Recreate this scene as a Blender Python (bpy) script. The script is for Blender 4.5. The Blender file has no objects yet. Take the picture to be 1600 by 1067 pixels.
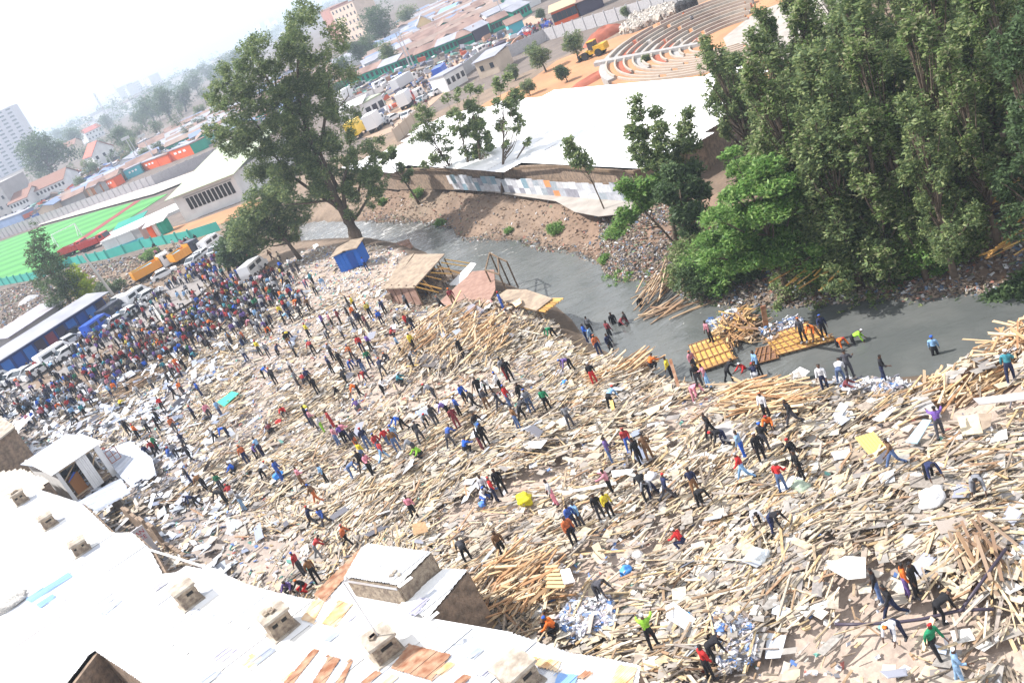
import bpy, bmesh, math, random
import numpy as np
from mathutils import Vector, Matrix, geometry
random.seed(7); RNG = np.random.default_rng(7)
C = bpy.context.scene.collection
S = bpy.context.scene
rad = math.radians
# ---------------------------------------------------------------- camera, world, sun, exposure
F, PITCH, ROLL, CH = 1492.0, rad(21.97), rad(24.6), 26.5
fw = Vector((0, math.cos(PITCH), -math.sin(PITCH)))
up0 = Vector((0, math.sin(PITCH), math.cos(PITCH))); r0 = Vector((1, 0, 0))
cu = up0*math.cos(ROLL) + r0*math.sin(ROLL); cr = r0*math.cos(ROLL) - up0*math.sin(ROLL)
CAMP = Vector((0, 0, CH))
cam = bpy.data.cameras.new('camera'); camo = bpy.data.objects.new('camera', cam); C.objects.link(camo)
cam.lens = F/1600*36; cam.sensor_width = 36; cam.clip_start = .5; cam.clip_end = 20000
m3 = Matrix((cr, cu, -fw)).transposed(); camo.matrix_world = Matrix.Translation(CAMP) @ m3.to_4x4()
S.camera = camo
SUN_EL = rad(50); sv = Vector((-.93, .36, 0)).normalized()
W = bpy.data.worlds.new('World'); S.world = W; W.use_nodes = True
nt = W.node_tree; bg = nt.nodes['Background']
sky = nt.nodes.new('ShaderNodeTexSky'); sky.sky_type = 'NISHITA'; sky.sun_disc = False
sky.sun_elevation = SUN_EL; sky.sun_rotation = math.atan2(sv.x, sv.y); sky.dust_density = 3; sky.air_density = 1.0
tc = nt.nodes.new('ShaderNodeTexCoord'); no = nt.nodes.new('ShaderNodeTexNoise'); no.inputs['Scale'].default_value = 2.2
no.inputs['Detail'].default_value = 6
mp = nt.nodes.new('ShaderNodeMapping'); mp.inputs['Scale'].default_value = (1, 1, 3.0)
rp = nt.nodes.new('ShaderNodeValToRGB'); rp.color_ramp.elements[0].position = .33; rp.color_ramp.elements[1].position = .62
rp.color_ramp.elements[0].color = (.82, .82, .82, 1); rp.color_ramp.elements[1].color = (.95, .95, .95, 1)
mx = nt.nodes.new('ShaderNodeMix'); mx.data_type = 'RGBA'; mx.inputs['B'].default_value = (13.0, 13.3, 14.2, 1)
nt.links.new(tc.outputs['Generated'], mp.inputs['Vector']); nt.links.new(mp.outputs[0], no.inputs['Vector'])
nt.links.new(no.outputs['Fac'], rp.inputs['Fac']); nt.links.new(rp.outputs['Color'], mx.inputs['Factor'])
nt.links.new(sky.outputs[0], mx.inputs['A']); nt.links.new(mx.outputs['Result'], bg.inputs['Color'])
bg.inputs['Strength'].default_value = .062
sl = bpy.data.lights.new('sun', 'SUN'); sl.energy = 4.9; sl.angle = rad(.6); sl.color = (1, .955, .91)
so = bpy.data.objects.new('sun', sl); C.objects.link(so)
sd = Vector((sv.x*math.cos(SUN_EL), sv.y*math.cos(SUN_EL), math.sin(SUN_EL)))
so.rotation_euler = sd.to_track_quat('Z', 'Y').to_euler(); so.location = (0, 0, 200)
S.view_settings.view_transform = 'Standard'; S.view_settings.look = 'None'
S.view_settings.exposure = .82; S.view_settings.gamma = 1
S.cycles.max_bounces = 6; S.cycles.transparent_max_bounces = 6; S.cycles.volume_bounces = 0
S.cycles.diffuse_bounces = 3; S.cycles.glossy_bounces = 2; S.cycles.volume_step_rate = 5

# ---------------------------------------------------------------- pixel <-> world
def ray(px, py): return fw*F + cr*(px-800) + cu*(533.5-py)
def P(px, py, z=0.):                      # the point of the level z seen at a pixel of the photograph
    d = ray(px, py); t = (z-CH)/d.z
    return CAMP + d*t
def atY(px, py, Y):
    d = ray(px, py); return CAMP + d*(Y/d.y)
def proj(p):
    v = Vector(p)-CAMP; q = v.dot(fw); return (800+F*v.dot(cr)/q, 533.5-F*v.dot(cu)/q)
def projn(X, Y, Z):
    a = np.stack([X, Y, Z-CH], -1); q = a@np.array(fw)
    q = np.where(np.abs(q) < 1e-6, 1e-6, q)
    return 800+F*(a@np.array(cr))/q, 533.5-F*(a@np.array(cu))/q, q
def inpoly(X, Y, poly):
    r = np.zeros(X.shape, bool); n = len(poly)
    for i in range(n):
        x1, y1 = poly[i][:2]; x2, y2 = poly[(i+1) % n][:2]
        if y1 == y2: continue
        c = ((y1 > Y) != (y2 > Y)) & (X < (x2-x1)*(Y-y1)/(y2-y1)+x1); r ^= c
    return r
def segdist(X, Y, pl):
    d = np.full(X.shape, 1e9)
    for a, b in zip(pl[:-1], pl[1:]):
        ax, ay = a[:2]; bx, by = b[:2]; L = (bx-ax)**2+(by-ay)**2+1e-9
        t = np.clip(((X-ax)*(bx-ax)+(Y-ay)*(by-ay))/L, 0, 1)
        d = np.minimum(d, np.hypot(X-ax-t*(bx-ax), Y-ay-t*(by-ay)))
    return d
def vnoise(X, Y, s, seed=0):
    X = X/s+seed*17.3; Y = Y/s-seed*9.1
    xi = np.floor(X).astype(np.int64); yi = np.floor(Y).astype(np.int64); fx = X-xi; fy = Y-yi
    fx = fx*fx*(3-2*fx); fy = fy*fy*(3-2*fy)
    def h(a, b):
        v = (a*374761393+b*668265263+seed*1442695) & 0x7fffffff
        v = ((v ^ (v >> 13))*1274126177) & 0x7fffffff
        return ((v ^ (v >> 16)) & 0xffff)/65535.
    return (h(xi, yi)*(1-fx)+h(xi+1, yi)*fx)*(1-fy)+(h(xi, yi+1)*(1-fx)+h(xi+1, yi+1)*fx)*fy-.5
WZ = -1.8
FE_px = [(470, 352), (530, 350), (575, 350), (650, 352), (685, 358), (720, 379), (760, 381), (800, 380), (830, 392), (880, 400), (920, 412),
         (945, 430), (965, 443), (1010, 440), (1060, 462), (1090, 478), (1150, 487), (1200, 490), (1260, 482), (1330, 476), (1380, 472),
         (1450, 474), (1500, 463), (1560, 460), (1600, 460), (1720, 450), (1900, 440)]
NE_px = [(1900, 480), (1720, 500), (1600, 512), (1560, 530), (1520, 552), (1470, 572), (1400, 578), (1300, 580), (1230, 588), (1100, 590), (1030, 584),
         (990, 572), (960, 552), (930, 545), (885, 525), (862, 490), (830, 462), (790, 446), (740, 425), (700, 416), (655, 414), (632, 405),
         (645, 388), (625, 380), (600, 374), (560, 366), (510, 368), (460, 372)]
FE = [P(x, y, WZ) for x, y in FE_px]; NE = [P(x, y+(8 if x > 900 else 3), -.8) for x, y in NE_px]
RIV = FE+NE
def terrain(X, Y):
    dF = segdist(X, Y, FE); dN = segdist(X, Y, NE); ins = inpoly(X, Y, RIV)
    rough = vnoise(X, Y, 5, 1)*.5+vnoise(X, Y, 1.7, 2)*.3
    near = (-.95+.95*np.clip(dN/6, 0, 1)**.9)+rough*np.clip(dN/9, 0, 1)*np.clip(1-(np.hypot(X, Y)-120)/60, 0, 1)
    t = np.clip(dF/9, 0, 1)
    far = -2.1+2.4*t**.8+(vnoise(X, Y, 3.5, 3)*1.1+vnoise(X, Y, 1.2, 4)*.45)*np.minimum(4*t*(1-t), 1)
    inz = np.maximum(np.maximum(-.8-dN*.6, -2.1-dF*.4), -2.8)
    inz = np.where(dN < dF, np.maximum(-.95-dN*.65, -2.8), np.maximum(-2.1-dF*.4, -2.8))
    out = np.where(dN < dF, near, far)
    return np.where(ins, inz, out)
def tz(x, y): return float(terrain(np.array([float(x)]), np.array([float(y)]))[0])
def G(px, py, dz=0.):                     # the terrain point seen at a pixel
    z = 0.
    for _ in range(5):
        p = P(px, py, z); z = .5*z+.5*tz(p.x, p.y)
    p = P(px, py, z); p.z = tz(p.x, p.y)+dz; return p
# ---------------------------------------------------------------- object helpers
def tag(o, label=None, cat=None, group=None, kind=None):
    if label: o['label'] = label
    if cat: o['category'] = cat
    if group: o['group'] = group
    if kind: o['kind'] = kind
    return o
def empty(name, loc=(0, 0, 0), rz=0, label=None, cat=None, group=None):
    o = bpy.data.objects.new(name, None); C.objects.link(o); o.location = loc; o.rotation_euler = (0, 0, rz)
    o.empty_display_size = .3
    return tag(o, label, cat, group)
def npmesh(name, V, Fq, mats, mi=None, smooth=False):
    """V (n,3); Fq (m,k) one face size"""
    me = bpy.data.meshes.new(name); V = np.asarray(V, np.float32); Fq = np.asarray(Fq, np.int32)
    k = Fq.shape[1]; me.vertices.add(len(V)); me.vertices.foreach_set('co', V.ravel())
    me.loops.add(Fq.size); me.loops.foreach_set('vertex_index', Fq.ravel())
    me.polygons.add(len(Fq)); me.polygons.foreach_set('loop_start', np.arange(0, Fq.size, k, dtype=np.int32))
    for m in (mats if isinstance(mats, (list, tuple)) else [mats]): me.materials.append(m)
    if mi is not None: me.polygons.foreach_set('material_index', np.asarray(mi, np.int32))
    me.polygons.foreach_set('use_smooth', np.full(len(Fq), bool(smooth)))
    me.update(calc_edges=True); me.validate(); return me
def link(name, me, parent=None, loc=None):
    o = bpy.data.objects.new(name, me); C.objects.link(o)
    if parent is not None: o.parent = parent
    if loc is not None: o.location = loc
    return o
class MB:
    """collects boxes, bars, tubes, prisms; build() links them as one mesh"""
    def __init__(s): s.v = []; s.f = []; s.m = []; s.k = 0
    def add(s, vs, fs):
        o = len(s.v); s.v += [tuple(v) for v in vs]; s.f += [tuple(i+o for i in f) for f in fs]; s.m += [s.k]*len(fs); return s
    def box(s, c, d, rz=0, rx=0, ry=0):
        R = Matrix.Rotation(rz, 3, 'Z') @ Matrix.Rotation(ry, 3, 'Y') @ Matrix.Rotation(rx, 3, 'X'); c = Vector(c)
        vs = [c+R@Vector((x*d[0]/2, y*d[1]/2, z*d[2]/2)) for z in (-1, 1) for y in (-1, 1) for x in (-1, 1)]
        return s.add(vs, [(0, 2, 3, 1), (4, 5, 7, 6), (0, 1, 5, 4), (2, 6, 7, 3), (0, 4, 6, 2), (1, 3, 7, 5)])
    def bar(s, a, b, w, h=None):
        a = Vector(a); b = Vector(b); h = h or w; d = (b-a); L = d.length or 1e-6; d /= L
        u = d.cross(Vector((0, 0, 1)));
        if u.length < 1e-3: u = Vector((1, 0, 0))
        u.normalize(); n = u.cross(d)
        vs = [p+u*i*w/2+n*j*h/2 for p in (a, b) for i, j in ((-1, -1), (1, -1), (1, 1), (-1, 1))]
        return s.add(vs, [(3, 2, 1, 0), (4, 5, 6, 7), (0, 1, 5, 4), (1, 2, 6, 5), (2, 3, 7, 6), (3, 0, 4, 7)])
    def tube(s, pts, rs, n=8):
        pts = [Vector(p) for p in pts]
        if not isinstance(rs, (list, tuple)): rs = [rs]*len(pts)
        rings = []
        for i, p in enumerate(pts):
            d = (pts[min(i+1, len(pts)-1)]-pts[max(i-1, 0)]).normalized()
            u = d.cross(Vector((0, 0, 1)))
            if u.length < .1: u = d.cross(Vector((0, 1, 0)))
            u.normalize(); w = d.cross(u)
            rings.append([p+(u*math.cos(2*math.pi*k/n)+w*math.sin(2*math.pi*k/n))*rs[i] for k in range(n)])
        vs = [q for r in rings for q in r]; fs = []
        for i in range(len(pts)-1):
            for k in range(n): fs.append((i*n+k, i*n+(k+1) % n, (i+1)*n+(k+1) % n, (i+1)*n+k))
        fs.append(tuple(range(n))[::-1]); fs.append(tuple((len(pts)-1)*n+k for k in range(n)))
        return s.add(vs, fs)
    def prism(s, poly, z0, z1):            # vertical extrusion of xy polygon
        n = len(poly); vs = [(p[0], p[1], z0) for p in poly]+[(p[0], p[1], z1) for p in poly]
        return s.add(vs, [tuple(range(n))[::-1], tuple(range(n, 2*n))]+[(i, (i+1) % n, n+(i+1) % n, n+i) for i in range(n)])
    def slab(s, pts, t, dn=None):           # polygon in space with thickness
        pts = [Vector(p) for p in pts]; nn = geometry.normal(pts[:3]) if dn is None else Vector(dn)
        n = len(pts); vs = pts+[p-nn*t for p in pts]
        return s.add(vs, [tuple(range(n)), tuple(range(n, 2*n))[::-1]]+[(i, (i+1) % n, n+(i+1) % n, n+i) for i in range(n)])
    def profile(s, prof, x0, x1):           # yz-profile extruded along x
        n = len(prof); vs = [(x0, p[0], p[1]) for p in prof]+[(x1, p[0], p[1]) for p in prof]
        return s.add(vs, [tuple(range(n)), tuple(range(n, 2*n))[::-1]]+[(i, n+i, n+(i+1) % n, (i+1) % n) for i in range(n)])
    def build(s, name, mat, parent=None, loc=None, smooth=False):
        me = bpy.data.meshes.new(name); me.from_pydata(s.v, [], s.f)
        for m in (mat if isinstance(mat, (list, tuple)) else [mat]): me.materials.append(m)
        me.polygons.foreach_set('material_index', s.m)
        bm = bmesh.new(); bm.from_mesh(me); bmesh.ops.recalc_face_normals(bm, faces=bm.faces); bm.to_mesh(me); bm.free()
        me.polygons.foreach_set('use_smooth', [bool(smooth)]*len(me.polygons))
        me.update(); return link(name, me, parent, loc)
def copy_tree(o, parent=None):
    c = o.copy(); C.objects.link(c); c.parent = parent
    for ch in list(o.children): copy_tree(ch, c)
    return c
# ---------------------------------------------------------------- materials
MATS = {}
def mat(name, col, rough=.8, var=0., nscale=3., bump=0., bscale=20., metal=0., spec=.3, coords='Object', island=None, obj=None, col2=None, trans=0.):
    """col; var = brightness variation by noise; col2 = second colour of the noise; island = ramp colours chosen per loose piece; obj = ramp colours chosen per object"""
    if name in MATS: return MATS[name]
    m = bpy.data.materials.new(name); m.use_nodes = True; n = m.node_tree.nodes; l = m.node_tree.links
    b = n['Principled BSDF']; b.inputs['Roughness'].default_value = rough; b.inputs['Metallic'].default_value = metal
    b.inputs['Specular IOR Level'].default_value = spec
    cur = None
    t = n.new('ShaderNodeTexCoord')
    if island or obj:
        cols = island or obj; r = n.new('ShaderNodeValToRGB'); r.color_ramp.interpolation = 'CONSTANT'
        e = r.color_ramp.elements
        while len(e) < len(cols): e.new(.5)
        for i, cc in enumerate(cols): e[i].position = i/len(cols); e[i].color = (*cc, 1)
        if island: g = n.new('ShaderNodeNewGeometry'); l.new(g.outputs['Random Per Island'], r.inputs['Fac'])
        else: g = n.new('ShaderNodeObjectInfo'); l.new(g.outputs['Random'], r.inputs['Fac'])
        cur = r.outputs['Color']
    if var or col2:
        nz = n.new('ShaderNodeTexNoise'); nz.inputs['Scale'].default_value = nscale; nz.inputs['Detail'].default_value = 5
        l.new(t.outputs[coords], nz.inputs['Vector'])
        r2 = n.new('ShaderNodeValToRGB'); e = r2.color_ramp.elements; e[0].position = .35; e[1].position = .65
        if col2: e[0].color = (*col, 1); e[1].color = (*col2, 1)
        else: e[0].color = (1-var, 1-var, 1-var, 1); e[1].color = (1+var*.3, 1+var*.3, 1+var*.3, 1)
        l.new(nz.outputs['Fac'], r2.inputs['Fac'])
        if col2 and cur is None: cur = r2.outputs['Color']
        else:
            mm = n.new('ShaderNodeMix'); mm.data_type = 'RGBA'; mm.blend_type = 'MULTIPLY'; mm.inputs['Factor'].default_value = 1
            if cur is None: mm.inputs['A'].default_value = (*col, 1)
            else: l.new(cur, mm.inputs['A'])
            l.new(r2.outputs['Color'], mm.inputs['B']); cur = mm.outputs['Result']
    if cur is not None: l.new(cur, b.inputs['Base Color'])
    else: b.inputs['Base Color'].default_value = (*col, 1)
    if bump:
        nb = n.new('ShaderNodeTexNoise'); nb.inputs['Scale'].default_value = bscale; nb.inputs['Detail'].default_value = 4
        l.new(t.outputs[coords], nb.inputs['Vector']); bp = n.new('ShaderNodeBump'); bp.inputs['Strength'].default_value = bump
        bp.inputs['Distance'].default_value = .1
        l.new(nb.outputs['Fac'], bp.inputs['Height']); l.new(bp.outputs['Normal'], b.inputs['Normal'])
    MATS[name] = m; m.diffuse_color = (*col, 1)
    return m
# ---------------------------------------------------------------- ground sheet (polar grid, follows the river banks)
nA, nR = 560, 620
aa = np.linspace(rad(-78), rad(78), nA); rr = np.concatenate([[6], np.geomspace(11, 260, nR-61), np.geomspace(268, 9000, 60)])
A_, R_ = np.meshgrid(aa, rr); GX = R_*np.sin(A_); GY = R_*np.cos(A_)
GZ = terrain(GX.ravel(), GY.ravel()).reshape(GX.shape)
GZ = np.where(R_ > 300, .3, GZ)
V = np.stack([GX.ravel(), GY.ravel(), GZ.ravel()], 1)
i = np.arange(len(rr)-1)[:, None]*nA+np.arange(nA-1)[None, :]; i = i.ravel()
me = npmesh('ground', V, np.stack([i, i+1, i+nA+1, i+nA], 1), [], smooth=True)
m = bpy.data.materials.new('dusty_earth'); m.use_nodes = True; n = m.node_tree.nodes; l = m.node_tree.links; b = n['Principled BSDF']
b.inputs['Roughness'].default_value = .95; b.inputs['Specular IOR Level'].default_value = .15
at = n.new('ShaderNodeAttribute'); at.attribute_name = 'soil'
tco = n.new('ShaderNodeTexCoord')
def nz(sc, det=6):
    q = n.new('ShaderNodeTexNoise'); q.inputs['Scale'].default_value = sc; q.inputs['Detail'].default_value = det
    l.new(tco.outputs['Object'], q.inputs['Vector']); return q
q1 = nz(.35); q2 = nz(4); rpm = n.new('ShaderNodeValToRGB'); rpm.color_ramp.elements[0].color = (.6, .6, .62, 1); rpm.color_ramp.elements[1].color = (1.25, 1.22, 1.18, 1)
rpm.color_ramp.elements[0].position = .3; rpm.color_ramp.elements[1].position = .7
mxx = n.new('ShaderNodeMix'); mxx.inputs['Factor'].default_value = .5; l.new(q1.outputs['Fac'], mxx.inputs['A']); l.new(q2.outputs['Fac'], mxx.inputs['B'])
l.new(mxx.outputs['Result'], rpm.inputs['Fac']); mu = n.new('ShaderNodeMix'); mu.data_type = 'RGBA'; mu.blend_type = 'MULTIPLY'; mu.inputs['Factor'].default_value = 1
l.new(at.outputs['Color'], mu.inputs['A']); l.new(rpm.outputs['Color'], mu.inputs['B']); l.new(mu.outputs['Result'], b.inputs['Base Color'])
bp = n.new('ShaderNodeBump'); bp.inputs['Strength'].default_value = .5; bp.inputs['Distance'].default_value = .15; q3 = nz(2.5, 8)
l.new(q3.outputs['Fac'], bp.inputs['Height']); l.new(bp.outputs['Normal'], b.inputs['Normal'])
me.materials.append(m)
RUB_px = [(1010, 1300), (2100, 1300), (2100, 470), (1720, 500), (1600, 528), (1560, 548), (1520, 568), (1470, 586), (1400, 592), (1230, 598), (1100, 590), (1030, 584),
          (990, 572), (960, 555), (930, 550), (885, 530), (862, 500), (820, 465), (740, 440), (650, 416), (632, 404), (640, 388), (610, 378), (560, 376), (480, 385), (420, 425), (370, 470), (300, 540), (150, 610), (0, 610), (-150, 660), (-100, 800),
          (60, 760), (130, 800), (200, 860), (290, 900), (400, 960), (560, 960), (720, 1010), (1010, 1100)]
RUBW = [P(x, y, 0) for x, y in RUB_px]
x, y, z = V[:, 0], V[:, 1], V[:, 2]; pu, pv, pq = projn(x, y, z)
col = np.tile(np.array([.215, .165, .125]), (len(V), 1))
inr = inpoly(x, y, RUBW); dF = segdist(x, y, FE); dN = segdist(x, y, NE); far = (dF < dN)
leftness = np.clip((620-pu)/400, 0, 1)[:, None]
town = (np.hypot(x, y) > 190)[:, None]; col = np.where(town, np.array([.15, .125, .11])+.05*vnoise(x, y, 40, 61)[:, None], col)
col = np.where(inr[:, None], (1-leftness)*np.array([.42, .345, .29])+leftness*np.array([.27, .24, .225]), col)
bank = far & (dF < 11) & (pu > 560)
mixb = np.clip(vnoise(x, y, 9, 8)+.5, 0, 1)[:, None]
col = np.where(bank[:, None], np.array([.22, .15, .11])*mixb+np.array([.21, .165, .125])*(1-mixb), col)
shade = far & (dF < 60) & (pu > 1000) & (pv < 520); col = np.where((shade & ~bank)[:, None], np.array([.16, .12, .09]), col)  # ground around the grove darkened, the trees' shade put into the soil colour
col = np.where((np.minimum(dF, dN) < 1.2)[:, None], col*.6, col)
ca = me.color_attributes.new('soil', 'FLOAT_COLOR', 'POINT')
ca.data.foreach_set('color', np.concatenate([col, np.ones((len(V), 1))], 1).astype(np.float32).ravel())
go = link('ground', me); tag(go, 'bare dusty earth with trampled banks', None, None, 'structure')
# ---------------------------------------------------------------- water
m = bpy.data.materials.new('murky_water'); m.use_nodes = True; n = m.node_tree.nodes; l = m.node_tree.links; b = n['Principled BSDF']
b.inputs['Base Color'].default_value = (.14, .14, .13, 1); b.inputs['Roughness'].default_value = .08; b.inputs['IOR'].default_value = 1.45
tco = n.new('ShaderNodeTexCoord'); mpw = n.new('ShaderNodeMapping'); mpw.inputs['Scale'].default_value = (.45, .9, 1); l.new(tco.outputs['Object'], mpw.inputs['Vector'])
n1 = n.new('ShaderNodeTexNoise'); n1.inputs['Scale'].default_value = 1.3; n1.inputs['Detail'].default_value = 4; n1.inputs['Distortion'].default_value = 1.5
l.new(mpw.outputs[0], n1.inputs['Vector']); bp = n.new('ShaderNodeBump'); bp.inputs['Strength'].default_value = .5; bp.inputs['Distance'].default_value = .16
l.new(n1.outputs['Fac'], bp.inputs['Height']); l.new(bp.outputs['Normal'], b.inputs['Normal'])
n2 = n.new('ShaderNodeTexNoise'); n2.inputs['Scale'].default_value = .25; n2.inputs['Detail'].default_value = 4; l.new(tco.outputs['Object'], n2.inputs['Vector'])
rw = n.new('ShaderNodeValToRGB'); rw.color_ramp.elements[0].position = .4; rw.color_ramp.elements[1].position = .7
rw.color_ramp.elements[0].color = (.085, .092, .090, 1); rw.color_ramp.elements[1].color = (.12, .125, .12, 1); l.new(n2.outputs['Fac'], rw.inputs['Fac'])
# pale streaks on the water: crests of a streaky noise, denser upstream
n4 = n.new('ShaderNodeTexNoise'); n4.inputs['Scale'].default_value = 1.5; n4.inputs['Detail'].default_value = 9; n4.inputs['Distortion'].default_value = 2
l.new(mpw.outputs[0], n4.inputs['Vector']); sx = n.new('ShaderNodeSeparateXYZ'); l.new(tco.outputs['Object'], sx.inputs[0])
mr = n.new('ShaderNodeMapRange'); mr.inputs['From Min'].default_value = 70; mr.inputs['From Max'].default_value = 115; mr.inputs['To Min'].default_value = .74; mr.inputs['To Max'].default_value = .55
l.new(sx.outputs['Y'], mr.inputs['Value']); sb = n.new('ShaderNodeMath'); sb.operation = 'SUBTRACT'; l.new(n4.outputs['Fac'], sb.inputs[0]); l.new(mr.outputs[0], sb.inputs[1])
ml = n.new('ShaderNodeMath'); ml.operation = 'MULTIPLY'; ml.use_clamp = True; ml.inputs[1].default_value = 9; l.new(sb.outputs[0], ml.inputs[0])
mf = n.new('ShaderNodeMix'); mf.data_type = 'RGBA'; l.new(ml.outputs[0], mf.inputs['Factor']); l.new(rw.outputs['Color'], mf.inputs['A']); mf.inputs['B'].default_value = (.45, .44, .42, 1)
l.new(mf.outputs['Result'], b.inputs['Base Color'])
FEo = [P(x, y-14, WZ) for x, y in FE_px]; NEo = [P(x, y+25, WZ) for x, y in NE_px]
wpoly = [(p.x, p.y) for p in FEo]+[(p.x, p.y) for p in NEo]
xs = [p[0] for p in wpoly]; ys = [p[1] for p in wpoly]
gx = np.arange(min(xs), max(xs), 1.5); gy = np.arange(min(ys), max(ys), 1.5); XX, YY = np.meshgrid(gx, gy)
ZZ = np.full(XX.shape, WZ)
idx = np.arange(XX.size).reshape(XX.shape)
cx = (XX[:-1, :-1]+.75); cy = (YY[:-1, :-1]+.75); keep = inpoly(cx.ravel(), cy.ravel(), wpoly)
Q = np.stack([idx[:-1, :-1].ravel(), idx[:-1, 1:].ravel(), idx[1:, 1:].ravel(), idx[1:, :-1].ravel()], 1)[keep]
wo = link('river', npmesh('river', np.stack([XX.ravel(), YY.ravel(), ZZ.ravel()], 1), Q, m, smooth=True)); tag(wo, 'murky grey-brown river', None, None, 'structure')
# ---------------------------------------------------------------- debris field
BOXF = np.array([(0, 2, 3, 1), (4, 5, 7, 6), (0, 1, 5, 4), (2, 6, 7, 3), (0, 4, 6, 2), (1, 3, 7, 5)])
SG = np.array([(x, y, z) for z in (-1, 1) for y in (-1, 1) for x in (-1, 1)])/2.
def boxes(c, d, yaw, pitch, rollv, jit=0.):
    n = len(c); L = SG[None]*d[:, None, :]
    if jit: L = L*(1+RNG.uniform(-jit, jit, (n, 8, 1))*np.array([1, 1, 0]))
    cy, sy = np.cos(yaw), np.sin(yaw); cp, sp = np.cos(pitch), np.sin(pitch); c2, s2 = np.cos(rollv), np.sin(rollv)
    X, Y, Z = L[..., 0], L[..., 1], L[..., 2]
    Y, Z = Y*c2[:, None]-Z*s2[:, None], Y*s2[:, None]+Z*c2[:, None]
    X, Z = X*cp[:, None]-Z*sp[:, None], X*sp[:, None]+Z*cp[:, None]
    X, Y = X*cy[:, None]-Y*sy[:, None], X*sy[:, None]+Y*cy[:, None]
    return np.stack([X, Y, Z], -1)+c[:, None, :]
def boxmesh(name, B, m):
    n = len(B); return npmesh(name, B.reshape(-1, 3), (BOXF[None]+np.arange(n)[:, None, None]*8).reshape(-1, 4), m)
WOOD = [(0.504, 0.394, 0.257), (0.386, 0.295, 0.203), (0.571, 0.484, 0.359), (0.302, 0.238, 0.179), (0.454, 0.320, 0.172), (0.605, 0.533, 0.429), (0.218, 0.180, 0.140), (0.504, 0.385, 0.226), (0.420, 0.361, 0.296), (0.277, 0.189, 0.117), (0.538, 0.443, 0.312), (0.353, 0.303, 0.265), (0.353, 0.221, 0.133), (0.168, 0.139, 0.117), (0.538, 0.426, 0.273), (0.370, 0.320, 0.257)]
BOARD = [(0.386, 0.349, 0.292), (0.521, 0.473, 0.397), (0.302, 0.274, 0.243), (0.437, 0.365, 0.267), (0.252, 0.232, 0.219), (0.622, 0.598, 0.551), (0.403, 0.349, 0.283), (0.319, 0.266, 0.219), (0.487, 0.407, 0.292), (0.302, 0.282, 0.259)]
m_wood = mat('weathered_timber', (.6, .45, .28), .75, var=.35, nscale=5, island=WOOD)
m_board = mat('weathered_board', (.5, .45, .4), .8, var=.22, nscale=2.5, island=BOARD)
m_wood_o = mat('timber_single', (.6, .45, .28), .75, var=.25, nscale=5, obj=WOOD)
m_board_o = mat('board_single', (.5, .45, .4), .8, var=.2, nscale=2, obj=BOARD)
LIT = [(.62, .62, .65), (.48, .50, .55), (.75, .75, .77), (.30, .30, .33), (.14, .14, .16), (.45, .40, .34), (.55, .50, .42), (.12, .22, .5), (.35, .12, .10), (.60, .56, .5), (.2, .2, .22), (.7, .68, .6), (.15, .35, .3), (.5, .38, .22), (.85, .85, .85), (.35, .33, .3)]
m_lit = mat('mixed_litter', (.5, .5, .5), .6, island=LIT)
LITB = [(.22, .17, .13), (.17, .13, .10), (.34, .29, .24), (.13, .11, .10), (.26, .21, .17), (.20, .16, .13), (.10, .09, .09), (.19, .15, .11), (.24, .18, .13), (.08, .08, .09), (.15, .12, .09), (.21, .2, .2), (.3, .26, .2), (.17, .12, .09), (.55, .55, .56), (.14, .17, .10), (.30, .14, .10), (.12, .17, .25)]
m_litb = mat('bank_rubbish', (.3, .25, .2), .8, island=LITB)
# piles: pixel, radius m, height m, main direction deg, weight
PILES = [(735, 520, 7, 1.9, 35, 1.), (690, 545, 5, 1.2, 60, .6), (950, 577, 5, 1.2, 8, 1.), (870, 620, 6, 1.1, 25, 1.), (850, 575, 5, 1., 10, .7), (1190, 640, 7, 1.7, 150, 1.), (820, 735, 7, 1.4, 165, 1.), (430, 640, 6, 1.2, 25, .8),
         (455, 715, 5, 1., 30, .7), (350, 720, 4, 1.2, 40, .6), (835, 925, 6, 1.8, 20, 1.), (1610, 575, 6, 2.2, 25, 1.), (1380, 640, 6, .8, 10, .8), (1540, 900, 5, 1.6, 70, .8), (1290, 880, 6, 1.5, 30, 1.), (1120, 780, 5, .6, 20, .5),
         (1000, 950, 5, 1., 160, .8), (1080, 1020, 6, 1.3, 145, 1.), (1330, 1000, 6, 1., 20, .8), (640, 735, 5, .7, 30, .5), (700, 690, 4, .7, 20, .5), (240, 580, 4, .9, 15, .6), (330, 505, 5, .9, 20, .5), (215, 790, 4, 1.2, 30, .8), (560, 560, 4, .6, 20, .4), (1450, 730, 6, .7, 20, .6), (1010, 620, 4, .6, 10, .5), (1240, 700, 4, .7, 15, .5),
         (1550, 760, 5, .7, 160, .5), (1180, 930, 5, .8, 30, .6), (980, 830, 5, .7, 20, .5), (1400, 820, 4, .6, 10, .4), (905, 590, 4, 1., 20, .6)]
PW = []
for px, py, r, h, dg, w in PILES:
    p = P(px, py, 0); PW.append((p.x, p.y, r*min(1.25, .55+p.y/90), h*.72, rad(dg), w))
def pileh(X, Y):
    h = np.zeros(X.shape)
    for x, y, r, hh, dg, w in PW: h = np.maximum(h, hh*np.clip(1-((X-x)**2+(Y-y)**2)/r**2, 0, 1)**1.2*(.75+.5*vnoise(X, Y, 1.3, 21)))
    return h
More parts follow.
